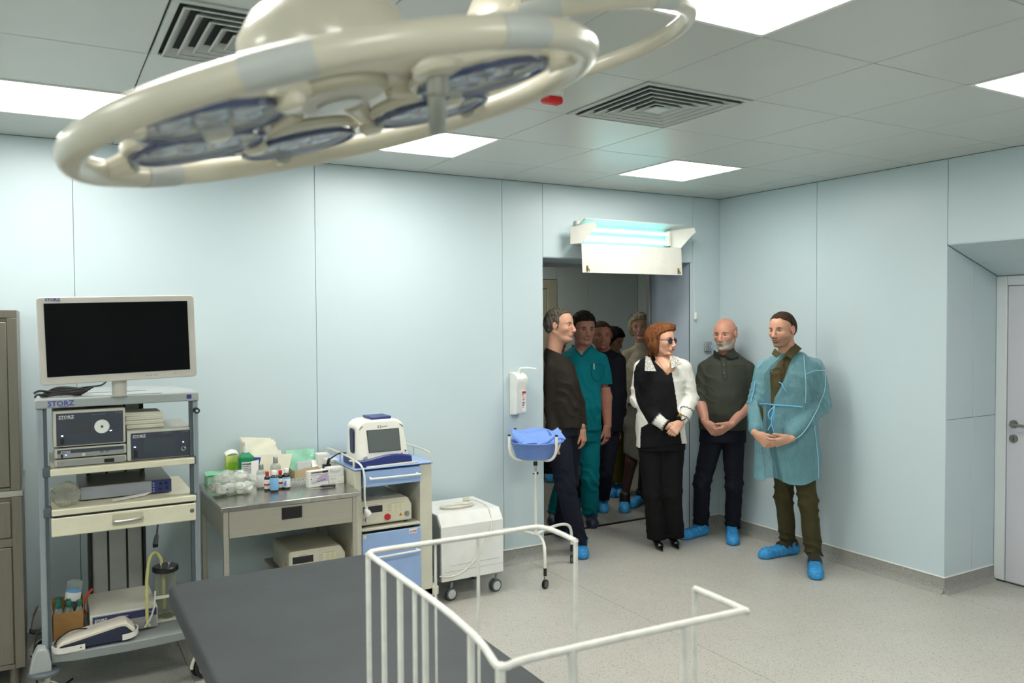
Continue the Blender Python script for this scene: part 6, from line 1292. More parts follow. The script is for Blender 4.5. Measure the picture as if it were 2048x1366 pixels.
# ------------------------------------------------------------------ red haired woman
# person standing at (4.046, 4.707)
T = person('red haired woman in sunglasses, half black half white blouse and black trousers', (4.046, 4.707, 0), (216, 170, 144))
J = dict(sl=(-0.169, 0.020, 1.376), sr=(0.136, 0.000, 1.375), el=(-0.203, 0.020, 1.134), er=(0.185, 0.000, 1.141), wl=(-0.052, -0.205, 0.988), wr=(0.087, -0.215, 1.018), hl=(-0.101, 0.000, 0.739), hr=(0.049, 0.000, 0.738),
    kl=(-0.092, -0.010, 0.438), kr=(0.049, -0.020, 0.440), al=(-0.044, 0.090, 0.069), ar=(0.094, 0.130, 0.065), nb=(-0.025, 0.020, 1.450))
tor = [(0.769, -0.030, 0.000, 0.188, 0.150), (0.871, -0.030, 0.000, 0.188, 0.158), (1.004, -0.033, -0.010, 0.182, 0.160), (1.155, -0.032, -0.015, 0.172, 0.150), (1.286, -0.025, -0.010, 0.174, 0.145), (1.376, -0.022, 0.000, 0.150, 0.120), (1.442, -0.022, 0.020, 0.072, 0.075)]
body(T, J, tor, .12)
hx = dict(rgb=(112, 66, 36), rgb2=(140, 86, 48), off=.017, up=.016, rough=.003, lumps=((-.03, -.065, -.035, (.06, .034, .075)), (-.05, 0, -.06, (.05, .066, .055)), (-.02, .06, -.02, (.05, .03, .06)), (-.06, -.02, .02, (.07, .085, .085)), (.04, .02, .105, (.05, .05, .022))),
     locks=(((-.02, -.08, -.03), (.005, -.075, -.12), .022, .008), ((-.05, -.07, -.05), (-.045, -.075, -.145), .026, .008), ((-.07, -.03, -.07), (-.08, -.03, -.15), .03, .01), ((.03, .03, .112), (.09, .055, .118), .014, .004), ((.06, .05, .09), (.085, .075, .055), .014, .005)),
     line=((-.3, .03), (-.12, .03), (-.05, .022), (.0, .024), (.03, .034), (.055, .055), (.075, .085), (.095, .13), (.15, .2)), temple=.1, grad=lambda Q: np.clip((-Q[:, 2]-.02)/.08, 0, 1))
Rr = yawR(.82, .05, -.03); Hd = (-0.025, -0.020, 1.587)
Rt_ = head(T, Hd, Rr, .98, (212, 160, 134), wide=.98, jaw=1.12, lips=(176, 70, 72), brow=(90, 60, 44), female=True, neckto=J['nb'], neckr=.056, hair=hx)
gl_ = black
for s in (-1, 1): MB().tube([Rt_(.098-.010*abs(math.cos(a*PI/10)) if 0 else .100-.35*abs(s*.033+.025*math.cos(a*PI/10))*.35, s*.033+.025*math.cos(a*PI/10), .0-.002+.021*math.sin(a*PI/10)) for a in range(20)], .0022, 6, closed=True).build('glasses_rim', gl_, T['obj'], local=True)
for s in (-1, 1): b = MB(); b.add([Rt_(.100-.1225*abs(s*.033+.024*math.cos(a*PI/10)), s*.033+.024*math.cos(a*PI/10), -.002+.020*math.sin(a*PI/10)) for a in range(20)], [tuple(range(20))]); b.build('glasses_lens', glass('smoky_lens', (40, 44, 66), .05, .62), T['obj'], local=True)
MB().tube([Rt_(.100, -.010, .006), Rt_(.104, 0, .009), Rt_(.100, .010, .006)], .002, 6).build('glasses_bridge', gl_, T['obj'], local=True)
for s in (-1, 1): MB().tube([Rt_(.093, s*.058, .004), Rt_(.05, s*.080, .004), Rt_(-.01, s*.085, .0)], .0022, 6).build('glasses_arm', gl_, T['obj'], local=True)
sx_ = [(0.020, 0.000, 1.417), (0.031, 0.000, 1.323), (0.061, 0.000, 1.135), (0.076, 0.000, 0.984), (0.113, 0.000, 0.776)]
sx_ = sorted((q[2], q[0]) for q in sx_)
lw2, lb2 = np.array(L3((228, 226, 218))), np.array(L3((17, 17, 19)))
def bl_(P):
    e = np.interp(P[:, 2], [a for a, b in sx_], [b for a, b in sx_]); wgt = (P[:, 0] > e).astype(float)
    xs = np.interp(P[:, 2], STZ, STX); lft = (P[:, 0] < xs) ; wgt = np.maximum(wgt, lft*1.0)
    return lb2*(1-wgt[:, None])+lw2*wgt[:, None]
st_ = sorted([(q[2], q[0]) for q in ((-0.164, 0.000, 1.459), (-0.190, 0.000, 1.430), (-0.217, 0.000, 1.396), (-0.232, 0.000, 1.343), (-0.236, 0.000, 1.249), (-0.221, 0.000, 1.136), (-0.202, 0.000, 1.080), (-0.172, 0.000, 1.023), (-0.150, 0.000, 0.977), (-0.195, 0.000, 0.940), (-0.199, 0.000, 0.770))]); STZ = [a for a, b in st_]; STX = [b for a, b in st_]
limbs(T, J, .0, [('sl', 'el', .060, .058), ('sr', 'er', .064, .068), ('el', 'wl', .058, .040), ('er', 'wr', .068, .042), ('nb', 'sl', .055, .06), ('nb', 'sr', .055, .06)], torso=tor, yaw=.12, name='blouse', mat=paintM, col=bl_, ripple=.004, h=.0048,
      folds=[(J['el'], .18, .007, 70, (.8, 0, .5)), (J['er'], .18, .008, 80, (.2, 0, 1)), ((0.130, -0.100, 0.922), .2, .008, 60, (1, 0, .3))],
      keep=lambda X, Y, Z: np.maximum(np.maximum((-0.055, -0.100, 0.800)[2]+.02*np.sin(9*X+1)-Z, Z-(-0.029, 0.000, 1.470)[2]), np.minimum(-.04-Y, (Z-(0.004, -0.100, 1.323)[2])*.55-np.abs(X-(0.004, -0.100, 1.323)[0]+.35*(Z-(0.004, -0.100, 1.323)[2]))-.004)))
F_ = Field((-0.160, -0.200, 1.193), (0.139, 0.050, 1.546), .006); F_.loft([(u, r, b, rx-.012, ry-.012) for u, r, b, rx, ry in tor], 0, .03, .12); F_.cone(J['nb'], (0.003, -0.070, 1.384), .06, .05, .05); T['skin_parts'].append(F_.mesh()+(None,))
tubeL(T, 'necklace', [(-0.095, -0.100, 1.471), (-0.048, -0.165, 1.390), (-0.021, -0.175, 1.339), (-0.005, -0.165, 1.390), (0.023, -0.100, 1.470)], .0016, m('gold', (200, 150, 70), .25, .9), 6)
cwh = m('collar_print', (226, 224, 216), .8, var=.42, scale=120)
for P_ in ([(-0.156, -0.085, 1.471), (-0.175, -0.155, 1.364), (-0.094, -0.175, 1.362), (-0.128, -0.120, 1.458)], [(0.017, -0.090, 1.470), (0.017, -0.165, 1.379), (0.097, -0.150, 1.414), (0.065, -0.090, 1.462)]):
    MB().sheet(*P_, .005, 4, 4).build('printed_collar', cwh, T['obj'], bevel=.0015, local=True)
cf = []
for a_, b_, r0, r1 in (((-0.097, -0.190, 1.016), (-0.047, -0.215, 0.979), .046, .042), ((0.127, -0.180, 1.072), (0.099, -0.210, 1.028), .048, .042)):
    F_ = Field(V3(a_)-.09, V3(b_)+.09, .005); F_.cone(a_, b_, r0, r1, .01); X, Y, Z = F_.grid(); d_ = nz(V3(b_)-V3(a_)); t_ = (X-a_[0])*d_[0]+(Y-a_[1])*d_[1]+(Z-a_[2])*d_[2]; F_.keep(np.maximum(-.004-t_, t_-float(np.linalg.norm(V3(b_)-V3(a_)))-.012)); v_, f_ = F_.mesh(); T['late'].append(('cuff', [(v_, f_)], m('cuff_white', (226, 224, 218), .8, var=.1, scale=60), None))
    for e_ in (0., 1.):
        c0 = V3(a_)*(1-e_)+V3(b_)*e_+d_*(.010 if e_ else -.002); xx = nz(np.cross(d_, (0, .3, 1))); yy = np.cross(d_, xx); rr_ = r0 if not e_ else r1; tubeL(T, 'ruffle', [tuple(c0+(xx*math.cos(i*PI/12)+yy*math.sin(i*PI/12))*(rr_+.002)+d_*.004*(-1)**i) for i in range(25)], .0032, m('ruffle_bw', (150, 150, 146), .8, var=.45, scale=200), 6, 2)
T['skin_parts'].append(hand((0.072, -0.235, 0.995), (-.66, -.22, -.72), (.10, .90, -.1), 'L', (.55, .75, .5), (.75, .35), .92, .03)+(None,))
T['skin_parts'].append(hand((-0.036, -0.215, 0.971), (.75, .05, -.50), (.1, .5, .8), 'R', (.7, .8, .6), (.3, .5), .86, .02)+(None,))
tubeL(T, 'watch_strap', [tuple(V3((0.084, -0.230, 1.016))+V3((.026*math.cos(a), .023*math.sin(a), .014*math.cos(a))) ) for a in [i*PI/8 for i in range(17)]], .0055, black); MB().cyl((0.063, -0.262, 1.053), (0.065, -0.252, 1.048), .013, n=20).build('watch_face', m('gold', (0, 0, 0)), T['obj'], local=True)
bt_ = cloth('trousers_black', (18, 18, 20), var=.08)
trousers(T, dict(J, al=(J['al'][0], J['al'][1], .08), ar=(J['ar'][0], J['ar'][1], .08)), 'black_trousers', bt_, (.096, .074, .074, .078), [(u, r, b, rx-.008, ry-.012) for u, r, b, rx, ry in tor[:2]], .12, .062, 1.0, .003)
sh_ = m('patent_black', (12, 12, 13), .2, coat=.5)
for a_, b_ in (((-0.059, 0.118, 0), (-0.030, -0.057, 0)), ((0.078, 0.169, 0), (0.100, -0.008, 0))):
    G = Field(V3((min(a_[0], b_[0])-.06, min(a_[1], b_[1])-.06, -.01)), V3((max(a_[0], b_[0])+.06, max(a_[1], b_[1])+.06, .12)), .0045); A3, B3 = V3((a_[0], a_[1], .055)), V3((b_[0], b_[1], .010))
    G.cone(A3, A3*.4+B3*.6, .026, .030, .02); G.cone(A3*.4+B3*.6-V3((0, 0, .004)), B3, .028, .008, .015); G.cone(A3-V3((0, 0, .05)), A3, .007, .018, .01); X, Y, Z = G.grid(); G.keep(.002-Z); G.keep(Z-.062); v, f = G.mesh(); T['late'].append(('pointed_shoe', [(v, f)], sh_, None))
finish(T)

# ------------------------------------------------------------------ man in dark sweater in the doorway
# person standing at (3.380, 5.000)
T = person('grey haired man in a dark brown sweater and jeans, leftmost in the doorway, turned right', (3.380, 5.000, 0), (196, 146, 120))
J = dict(sl=(-0.121, -0.020, 1.380), sr=(-0.009, 0.160, 1.375), el=(-0.131, -0.030, 1.077), er=(0.077, 0.160, 1.108), wl=(-0.113, -0.100, 0.866), wr=(0.102, 0.100, 0.925), hl=(-0.083, -0.020, 0.898), hr=(0.003, 0.100, 0.888),
    kl=(-0.040, -0.080, 0.530), kr=(0.006, 0.160, 0.538), al=(0.068, 0.000, 0.108), ar=(-0.034, 0.420, 0.066), nb=(-0.121, 0.050, 1.488))
tor = [(0.890, -0.035, 0.030, 0.108, 0.150), (0.995, -0.035, 0.030, 0.119, 0.160), (1.145, -0.049, 0.030, 0.116, 0.165), (1.275, -0.055, 0.040, 0.116, 0.165), (1.375, -0.075, 0.050, 0.099, 0.160), (1.450, -0.094, 0.060, 0.082, 0.130), (1.494, -0.107, 0.060, 0.069, 0.095), (1.532, -0.117, 0.050, 0.060, 0.070)]
body(T, J, tor, .3)
head(T, (-0.066, 0.020, 1.704), yawR(1.12, .04, -.02), 1.03, (200, 150, 124), brow=(46, 36, 30), beard=(150, 112, 92), beard_amt=.35, age=1, nose=1.05, neckto=J['nb'], neckr=.055, eyes=(50, 40, 34),
     hair=dict(rgb=(66, 62, 54), rgb2=(118, 112, 98), off=.010, rough=.003, line=((-.2, -.05), (-.075, -.045), (-.04, -.02), (-.025, -.005), (-.02, .022), (.02, .034), (.05, .040), (.075, .050), (.09, .075), (.105, .2), (.2, .2))))
sw = cloth('sweater_brown', (40, 35, 30), var=.08)
limbs(T, J, .0, [('sl', 'el', .066, .058), ('sr', 'er', .062, .055), ('el', 'wl', .056, .044), ('er', 'wr', .052, .038), ('nb', 'sl', .062, .06), ('nb', 'sr', .062, .06)], torso=[(0.950, -0.031, 0.030, 0.119, 0.160)]+tor[2:], yaw=.3, name='dark_sweater', mat=sw, ripple=.004,
      folds=[((-0.002, -0.100, 1.158), .25, .005, 50, (.4, 0, 1))], keep=lambda X, Y, Z: Z-((-0.120, 0.000, 1.516)[2]-.45*(X-J['nb'][0])))
jn2 = cloth('jeans_navy', (26, 30, 44), var=.14)
trousers(T, dict(J, al=(J['al'][0], J['al'][1], .09), ar=(J['ar'][0], J['ar'][1], .09)), 'navy_jeans', jn2, (.098, .076, .076, .066), [(u, r, b, rx-.008, ry-.015) for u, r, b, rx, ry in tor[:2]], .3, .062, 1.0, .006)
foot(T, (0.081, 0.170, 0), (0.083, -0.165, 0), w=.046); foot(T, (-0.082, 0.563, 0), (0.141, 0.237, 0))
T['skin_parts'].append(hand((-0.110, -0.100, 0.851), (.1, -.1, -1), (.35, .9, 0), 'R', (.2, .3, .2), (.35, .2), .98, .02)+(None,))
T['skin_parts'].append(hand((0.104, 0.080, 0.920), (.08, -.1, -1), (-.85, .4, 0), 'L', (.3, .45, .3), (.35, .2), .98, .02)+(None,))
tubeL(T, 'watch', [tuple(V3((0.100, 0.080, 0.939))+V3((.031*math.cos(a), .027*math.sin(a), 0))) for a in [i*PI/8 for i in range(17)]], .005, chrome)
finish(T)

# ------------------------------------------------------------------ man in teal scrubs
# person standing at (3.950, 5.652)
T = person('dark haired man in teal surgical scrubs standing behind the man in the dark sweater', (3.950, 5.652, 0), (186, 132, 112))
J = dict(sl=(-0.151, 0.000, 1.391), sr=(0.153, 0.000, 1.390), el=(-0.176, 0.030, 1.079), er=(0.206, 0.030, 1.077), wl=(-0.187, 0.000, 0.849), wr=(0.215, 0.000, 0.838), hl=(-0.061, 0.000, 0.763), hr=(0.066, 0.000, 0.762),
    kl=(-0.147, 0.000, 0.401), kr=(0.063, -0.020, 0.404), al=(-0.218, 0.140, 0.030), ar=(0.072, 0.080, 0.034), nb=(0.007, 0.020, 1.483))
tor = [(0.720, 0.015, 0.000, 0.136, 0.140), (0.848, 0.016, 0.000, 0.161, 0.160), (1.019, 0.013, -0.010, 0.167, 0.170), (1.187, 0.004, 0.000, 0.165, 0.150), (1.335, -0.001, 0.000, 0.167, 0.130), (1.432, 0.002, 0.010, 0.152, 0.110), (1.483, 0.003, 0.020, 0.110, 0.095), (1.525, 0.007, 0.020, 0.080, 0.075)]
body(T, J, tor, .25, .004)
head(T, (0.016, -0.030, 1.665), yawR(.26, .10, 0), 1.08, (184, 130, 110), wide=1.04, jaw=1.15, brow=(44, 34, 28), age=1, nose=1.15, neckto=J['nb'], neckr=.066, eyes=(50, 44, 38),
     hair=dict(rgb=(24, 21, 19), rgb2=(52, 46, 40), off=.014, up=.022, rough=.005, line=((-.2, -.05), (-.05, -.03), (-.02, .01), (.03, .03), (.055, .05), (.068, .085), (.08, .12), (.2, .2)), temple=.1))
te = cloth('scrubs_teal', (0, 118, 128), var=.06)
v_, _ = limbs(T, J, .0, [('sl', 'el', .072, .078), ('sr', 'er', .072, .078), ('nb', 'sl', .058, .062), ('nb', 'sr', .058, .062)], torso=tor, yaw=.25, name='scrub_top', mat=te, ripple=.004,
      folds=[((0.100, -0.100, 1.070), .28, .007, 50, (1, 0, .6)), ((0.099, -0.100, 0.881), .15, .005, 70, (1, 0, .2))],
      keep=lambda X, Y, Z: np.maximum(np.maximum(np.where(X > (0.177, 0.000, 1.059)[0]-.02, (0.216, 0.000, 1.194)[2], (0.067, 0.000, 0.817)[2])-Z, Z-(0.006, 0.000, 1.530)[2]), np.minimum(.03-Y, (Z-(-0.020, -0.100, 1.438)[2])*.85-np.abs(X-(-0.016, -0.100, 1.438)[0]))))
tubeL(T, 'pocket_seam', stick(v_, dense([(0.068, 0.000, 1.369), (0.068, 0.000, 1.293), (0.085, 0.000, 1.250), (0.119, 0.000, 1.233), (0.170, 0.000, 1.262), (0.178, 0.000, 1.360), (0.123, 0.000, 1.364), (0.068, 0.000, 1.369)]), .001), .0018, cloth('scrubs_seam', (0, 92, 104)), 6, 1)
for pl in ([(-0.079, 0.000, 1.526), (-0.049, 0.000, 1.484), (-0.007, 0.000, 1.429)], [(0.082, 0.000, 1.525), (0.043, 0.000, 1.475), (-0.007, 0.000, 1.429)]): tubeL(T, 'neck_band', stick(v_, dense(pl), .0, .010), .005, cloth('scrubs_band', (0, 106, 116)), 6, 1)
p1, p2 = stick(v_, [(0.090, 0.000, 1.373), (0.092, 0.000, 1.326)], .004); MB().cyl(p1, p2, .005).build('white_pen', white, T['obj'], local=True)
trousers(T, dict(J, al=(J['al'][0], J['al'][1], .08), ar=(J['ar'][0], J['ar'][1], .08)), 'scrub_trousers', te, (.092, .080, .080, .074), [(u, r, b, rx-.01, ry-.015) for u, r, b, rx, ry in tor[:2]], .25, .05, 1.0, .008)
nv_ = m('clog_navy', (28, 34, 60), .5)
foot(T, (0.086, 0.182, 0), (0.074, -0.153, 0), False, name='clog', mat=nv_, w=.050, low=.10); foot(T, (-0.220, 0.260, 0), (-0.254, -0.048, 0), False, name='clog', mat=nv_, w=.050, low=.10)
T['skin_parts'].append(hand((0.214, -0.005, 0.847), (-.05, -.12, -1), (-.75, .6, 0), 'L', (.25, .35, .25), (.3, .2), 1.08, .03)+(None,)); T['skin_parts'].append(hand((-0.187, 0.000, 0.849), (.05, -.1, -1), (.8, .5, 0), 'R', (.25, .35, .25), (.3, .2), 1.05, .03)+(None,))
F_ = Field(*bounds([J['er'], J['wr'], J['el'], J['wl']], .09), .007); F_.cone(J['er'], J['wr'], .052, .034, .02); F_.cone(J['el'], J['wl'], .052, .034, .02); F_.cone(V3(J['sr'])*.3+V3(J['er'])*.7, J['er'], .05, .05, .02); T['skin_parts'].append(F_.mesh()+(None,))
finish(T)

# ------------------------------------------------------------------ man in navy jacket behind
# person standing at (4.321, 5.818)
T = person('brown haired man in a navy jacket looking at the viewer from behind the teal scrubs', (4.321, 5.818, 0), (180, 122, 102))
J = dict(sl=(-0.114, 0.020, 1.398), sr=(0.112, -0.020, 1.372), el=(-0.134, 0.050, 1.088), er=(0.140, 0.030, 1.066), wl=(-0.131, 0.000, 0.803), wr=(0.109, 0.000, 0.779), hl=(-0.060, 0.000, 0.736), hr=(0.046, 0.000, 0.735),
    kl=(-0.141, 0.000, 0.402), kr=(-0.001, -0.020, 0.382), al=(-0.196, 0.420, 0.058), ar=(0.007, 0.260, 0.055), nb=(-0.011, 0.020, 1.450))
tor = [(0.736, 0.002, 0.000, 0.115, 0.130), (0.891, 0.007, 0.000, 0.129, 0.140), (1.114, 0.012, 0.000, 0.142, 0.140), (1.269, 0.008, 0.000, 0.146, 0.130), (1.398, -0.000, 0.000, 0.120, 0.110), (1.450, -0.007, 0.020, 0.075, 0.080), (1.486, -0.011, 0.020, 0.053, 0.060)]
body(T, J, tor, .1)
head(T, (-0.040, -0.020, 1.598), yawR(.10, .03, .02), 1.0, (178, 120, 100), wide=1.12, jaw=1.2, brow=(60, 44, 34), neckto=J['nb'], neckr=.064, eyes=(46, 38, 34),
     hair=dict(rgb=(58, 42, 28), rgb2=(86, 64, 44), off=.007, up=.010, rough=.003, line=((-.2, -.05), (-.03, -.02), (.0, .0), (.04, .02), (.065, .06), (.08, .085), (.095, .15), (.2, .2)), temple=.2))
limbs(T, J, .0, [('sl', 'el', .062, .056), ('sr', 'er', .062, .056), ('el', 'wl', .054, .044), ('er', 'wr', .054, .044), ('nb', 'sl', .055, .058), ('nb', 'sr', .055, .058)], torso=tor, yaw=.1, name='navy_jacket', mat=cloth('jacket_navy', (22, 26, 36)), ripple=.004, h=.0085, keep=lambda X, Y, Z: np.maximum((0.002, 0.000, 0.749)[2]-Z, Z-(-0.014, 0.000, 1.482)[2]))
trousers(T, dict(J, al=(J['al'][0], J['al'][1], .09), ar=(J['ar'][0], J['ar'][1], .09)), 'dark_jeans', cloth('jeans_navy2', (28, 30, 44), var=.14), (.084, .068, .066, .060), tor[:1], .1, .08, 1.0, .006)
foot(T, (0.020, 0.418, 0), (-0.017, 0.047, 0), w=.046, h=.007); foot(T, (-0.186, 0.548, 0), (-0.256, 0.324, 0), h=.007)
T['skin_parts'].append(hand((0.109, 0.000, 0.779), (0, -.1, -1), (-.8, .5, 0), 'L', (.25, .35, .25), (.3, .2), 1.0, .03, h=.004)+(None,)); T['skin_parts'].append(hand((-0.131, 0.000, 0.803), (0, -.1, -1), (.8, .5, 0), 'R', (.25, .35, .25), (.3, .2), 1.0, .03, h=.004)+(None,))
finish(T)

# ------------------------------------------------------------------ blonde woman
# person standing at (4.664, 5.897)
T = person('short haired blonde woman in a beige turtleneck, sunglasses on her hair', (4.664, 5.897, 0), (196, 144, 124))
J = dict(sl=(-0.008, 0.050, 1.400), sr=(0.182, -0.020, 1.402), el=(-0.032, 0.080, 1.107), er=(0.213, 0.000, 1.112), wl=(0.013, -0.050, 0.913), wr=(0.144, -0.080, 0.906), hl=(0.029, 0.000, 0.769), hr=(0.130, 0.000, 0.768),
    kl=(-0.008, -0.060, 0.434), kr=(0.139, 0.060, 0.412), al=(-0.058, -0.020, 0.128), ar=(0.121, 0.180, 0.106), nb=(0.097, 0.020, 1.470))
tor = [(0.906, 0.080, 0.000, 0.124, 0.140), (1.044, 0.084, 0.000, 0.119, 0.140), (1.183, 0.083, -0.010, 0.128, 0.145), (1.297, 0.085, 0.000, 0.128, 0.140), (1.401, 0.096, 0.010, 0.101, 0.110), (1.470, 0.102, 0.020, 0.060, 0.070)]
body(T, J, tor, -.1)
Hb = (0.081, -0.030, 1.665); Rb = yawR(-.22, .0, .14)
Rt2 = head(T, Hb, Rb, .97, (198, 148, 128), wide=.98, lips=(150, 70, 76), brow=(70, 54, 44), female=True, neckto=J['nb'], neckr=.052, eyes=(70, 80, 70), hair=dict(rgb=(172, 158, 124), rgb2=(214, 202, 168), off=.024, up=.024, rough=.004, lumps=((-.01, .078, -.02, (.055, .032, .075)), (-.01, -.078, -.01, (.055, .030, .065)), (.05, .02, .105, (.05, .06, .02))),
     locks=(((.085, -.01, .085), (.083, -.062, .035), .016, .006), ((.075, .03, .09), (.06, .075, .03), .018, .008), ((.02, .085, .0), (.012, .082, -.06), .018, .006), ((.02, -.082, .0), (.015, -.08, -.045), .014, .005)), line=((-.2, -.02), (-.07, .012), (-.02, .03), (.02, .04), (.05, .055), (.07, .085), (.085, .13), (.2, .2)), temple=.1))
for s in (-1, 1): b = MB(); b.add([Rt2(.045+.0, s*.033+.026*math.cos(a*PI/8), .122+.016*math.sin(a*PI/8)) for a in range(16)], [tuple(range(16))]); b.build('sunglasses_lens', m('lens_violet', (150, 120, 170), .1, spec=.8), T['obj'], local=True); MB().tube([Rt2(.046, s*.033+.027*math.cos(a*PI/8), .122+.017*math.sin(a*PI/8)) for a in range(16)], .0022, 6, closed=True).build('sunglasses_rim', black, T['obj'], local=True)
MB().tube([Rt2(.045, -.060, .12), Rt2(0, -.092, .10), Rt2(-.03, -.095, .07)], .002, 6).build('sunglasses_arm', black, T['obj'], local=True)
bg = cloth('knit_beige', (170, 162, 142), var=.08, bump=.35)
limbs(T, J, .0, [('sl', 'el', .068, .064), ('sr', 'er', .068, .064), ('el', 'wl', .058, .042), ('er', 'wr', .058, .042), ('nb', 'sl', .058, .062), ('nb', 'sr', .058, .062), ('nb', 'nt', .062, .058)] if 'nt' in J else [('sl', 'el', .068, .064), ('sr', 'er', .068, .064), ('el', 'wl', .058, .042), ('er', 'wr', .058, .042), ('nb', 'sl', .058, .062), ('nb', 'sr', .058, .062)], torso=tor, yaw=-.1, name='turtleneck_sweater', mat=bg, ripple=.005,
      extra=lambda F: F.cone((0.099, 0.000, 1.457), (0.097, -0.010, 1.503), .066, .060, .02), folds=[((-0.009, -0.080, 1.361), .16, .007, 70, (.6, 0, 1))], keep=lambda X, Y, Z: np.maximum((0.039, 0.000, 0.976)[2]-Z, Z-(0.099, 0.000, 1.521)[2]))
gs = cloth('skirt_grey', (104, 104, 96), var=.14)
limbs(T, J, .0, [('hl', 'hr', .11, .11)], torso=[(0.423, 0.054, 0.000, 0.122, 0.150), (0.630, 0.061, 0.000, 0.124, 0.150), (0.814, 0.070, 0.000, 0.115, 0.140), (0.975, 0.077, 0.000, 0.099, 0.120)], name='grey_skirt', mat=gs, ripple=.004, h=.0085, keep=lambda X, Y, Z: np.maximum((0.001, 0.000, 0.483)[2]+.5*(X-(0.001, 0.000, 0.483)[0])*-1-Z, Z-(0.039, 0.000, 1.008)[2]))
tg2 = cloth('tights_brown', (58, 40, 38))
limbs(T, J, .0, [('hl', 'kl', .07, .052), ('kl', 'al', .052, .034), ('hr', 'kr', .07, .052), ('kr', 'ar', .052, .034)], name='tights', mat=tg2, h=.0085, keep=lambda X, Y, Z: Z-.85)
limbs(T, dict(a=J['al'], b=(J['al'][0], J['al'][1], .06), c=J['ar'], d=(J['ar'][0], J['ar'][1], .06)), .0, [('a', 'b', .050, .048), ('c', 'd', .052, .048)], name='ankle_boots', mat=m('boot_black', (18, 17, 17), .5), h=.007, keep=lambda X, Y, Z: .02-Z)
foot(T, (-0.036, 0.172, 0), (-0.087, -0.197, 0), h=.007, w=.046); foot(T, (0.164, 0.271, 0), (-0.001, -0.009, 0), h=.007)
T['skin_parts'].append(hand((0.011, -0.060, 0.905), (.5, -.2, -.8), (.3, .8, 0), 'R', (.3, .4, .3), (.3, .3), .9, .03, h=.004)+(None,)); T['skin_parts'].append(hand((0.143, -0.090, 0.898), (-.5, -.2, -.8), (-.3, .8, 0), 'L', (.3, .4, .3), (.3, .3), .9, .03, h=.004)+(None,))
finish(T)

# ------------------------------------------------------------------ black haired woman at the back
# person standing at (4.935, 6.445)
T = person('black haired woman in a black and yellow dress looking down in the hall', (4.935, 6.445, 0), (176, 130, 104))
J = dict(sl=(-0.090, 0.050, 1.322), sr=(0.072, 0.000, 1.324), el=(-0.097, 0.080, 1.005), er=(0.089, 0.050, 1.031), wl=(-0.074, -0.050, 0.844), wr=(0.038, -0.100, 0.947), hl=(-0.058, 0.000, 0.639), hr=(0.031, 0.000, 0.638),
    kl=(-0.059, 0.000, 0.265), kr=(0.021, 0.000, 0.264), al=(-0.054, 0.050, 0.019), ar=(0.023, 0.020, 0.020), nb=(-0.018, 0.030, 1.397))
tor = [(0.636, -0.011, 0.020, 0.105, 0.120), (0.835, -0.010, 0.020, 0.094, 0.110), (1.035, -0.010, 0.020, 0.094, 0.120), (1.234, -0.009, 0.020, 0.099, 0.120), (1.323, -0.009, 0.020, 0.084, 0.100), (1.393, -0.014, 0.020, 0.050, 0.060)]
body(T, J, tor, .6)
head(T, (-0.038, -0.020, 1.538), yawR(.95, .45, -.05), .94, (178, 132, 106), female=True, brow=(30, 24, 22), neckto=J['nb'], neckr=.050, eyes=(40, 34, 30), hair=dict(rgb=(14, 12, 13), rgb2=(34, 28, 28), off=.016, up=.018, rough=.005,
     lumps=((-.05, -.03, -.02, (.06, .07, .07)),), locks=(((-.02, -.08, .02), (.0, -.085, -.10), .034, .026), ((.0, -.085, -.10), (.03, -.085, -.17), .026, .012), ((-.06, -.06, -.03), (-.02, -.08, -.15), .04, .016), ((-.08, 0, .05), (-.10, .01, .09), .03, .02)), line=((-.3, .06), (-.06, .03), (.0, .04), (.05, .06), (.07, .09), (.09, .15), (.2, .2)), temple=.0))
def yb(P): w = ((np.abs(P[:, 0]-(0.053, 0.000, 1.284)[0]) < .035) | (P[:, 2] < (0.022, 0.000, 1.086)[2])) & (P[:, 2] < (0.023, 0.000, 1.354)[2]); return np.where(w[:, None], np.where(P[:, 2:3] < .98, np.array(L3((92, 84, 24)))[None], np.array(L3((196, 176, 20)))[None]), np.array(L3((18, 24, 24)))[None])  # dark olive lower part is the yellow with its shade painted in
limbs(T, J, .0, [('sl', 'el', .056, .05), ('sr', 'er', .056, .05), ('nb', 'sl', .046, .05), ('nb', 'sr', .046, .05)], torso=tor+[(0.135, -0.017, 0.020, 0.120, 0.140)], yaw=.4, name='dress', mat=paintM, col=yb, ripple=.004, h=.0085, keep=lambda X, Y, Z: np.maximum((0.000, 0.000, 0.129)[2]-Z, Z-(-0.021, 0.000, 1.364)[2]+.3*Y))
foot(T, (-0.049, 0.090, 0), (-0.072, -0.182, 0), h=.008); foot(T, (0.028, 0.065, 0), (0.002, -0.206, 0), h=.008)
T['skin_parts'].append(hand((0.038, -0.100, 0.947), (-.5, -.4, .5), (.1, .9, .2), 'L', (.4, .5, .4), (.4, .3), .9, .03, h=.004)+(None,)); T['skin_parts'].append(hand((-0.074, -0.050, 0.844), (.6, -.4, .2), (.1, .8, .2), 'R', (.4, .5, .4), (.4, .3), .9, .03, h=.004)+(None,))
finish(T)

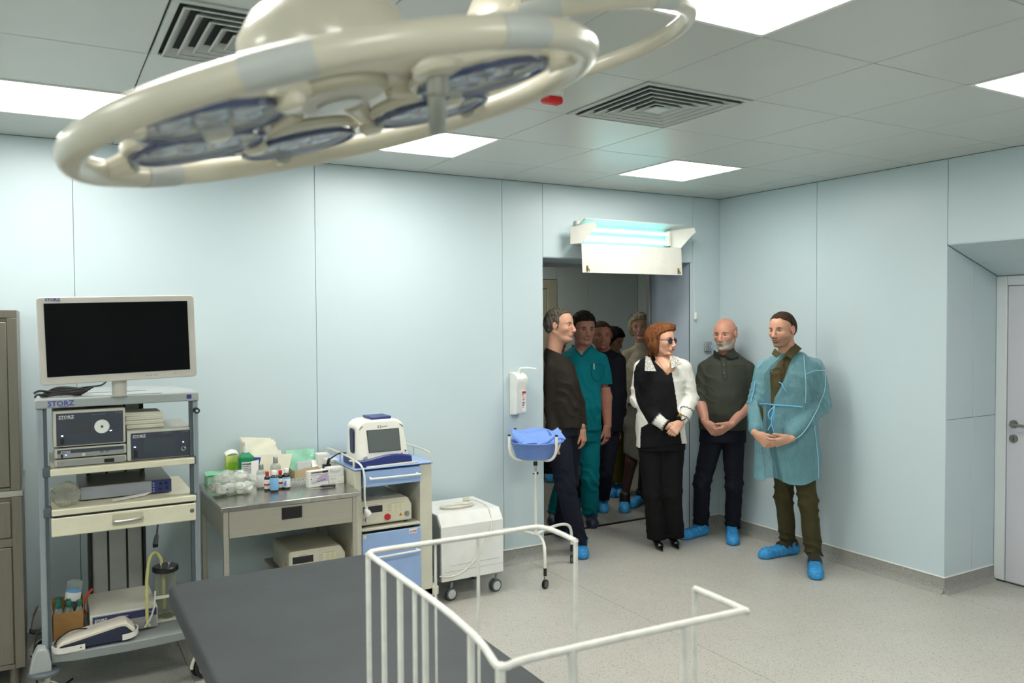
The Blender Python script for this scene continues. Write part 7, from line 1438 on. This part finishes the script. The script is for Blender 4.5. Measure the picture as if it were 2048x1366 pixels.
# ------------------------------------------------------------------ person almost hidden behind the man in the sweater
# person standing at (4.774, 7.405)
T = person('person in black hidden at the hall left edge, one covered shoe showing', (4.774, 7.405, 0), (180, 130, 108))
J = dict(sl=(-0.014, 0.020, 1.309), sr=(0.179, 0.000, 1.308), el=(-0.036, 0.050, 0.996), er=(0.191, 0.030, 0.997), wl=(-0.029, 0.000, 0.729), wr=(0.177, 0.000, 0.728), hl=(0.014, 0.000, 0.592), hr=(0.101, 0.000, 0.592), kl=(-0.042, 0.000, 0.293), kr=(0.045, 0.000, 0.293), al=(-0.108, 0.000, 0.048), ar=(-0.012, -0.030, 0.053), nb=(0.084, 0.020, 1.373))
tor = [(0.592, 0.057, 0.000, 0.098, 0.130), (0.864, 0.075, 0.000, 0.103, 0.130), (1.136, 0.081, 0.000, 0.108, 0.130), (1.309, 0.082, 0.000, 0.097, 0.100), (1.384, 0.084, 0.020, 0.054, 0.060)]
body(T, J, tor, .3)
head(T, (0.093, -0.020, 1.531), yawR(.5, .2, 0), .98, (180, 130, 108), neckto=J['nb'], neckr=.056, h=.005, hair=dict(rgb=(30, 26, 24), off=.008, line=((-.2, -.05), (-.03, -.01), (.04, .03), (.07, .07), (.09, .15), (.2, .2))))
bk_ = cloth('clothes_black', (20, 22, 26)); limbs(T, J, .0, [('sl', 'el', .058, .052), ('sr', 'er', .058, .052), ('el', 'wl', .05, .04), ('er', 'wr', .05, .04), ('nb', 'sl', .055, .055), ('nb', 'sr', .055, .055)], torso=tor, yaw=.3, name='black_top', mat=bk_, h=.0095, keep=lambda X, Y, Z: np.maximum((-0.051, 0.000, 0.593)[2]-Z, Z-(-0.047, 0.000, 1.386)[2]))
trousers(T, dict(J, al=(J['al'][0], J['al'][1], .09), ar=(J['ar'][0], J['ar'][1], .09)), 'black_trousers', bk_, (.082, .066, .064, .058), tor[:1], .3, .07, 1.0, .004)
foot(T, (-0.003, 0.157, 0), (-0.031, -0.197, 0), h=.008, w=.046); foot(T, (-0.113, 0.160, 0), (-0.143, -0.193, 0), h=.008)
for x_ in ((-0.029, 0.000, 0.729), (0.177, 0.000, 0.728)): T['skin_parts'].append(hand(x_, (0, -.1, -1), (.5, .8, 0), 'R', (.3, .3, .2), (.3, .2), .95, .03, h=.0045)+(None,))
finish(T)
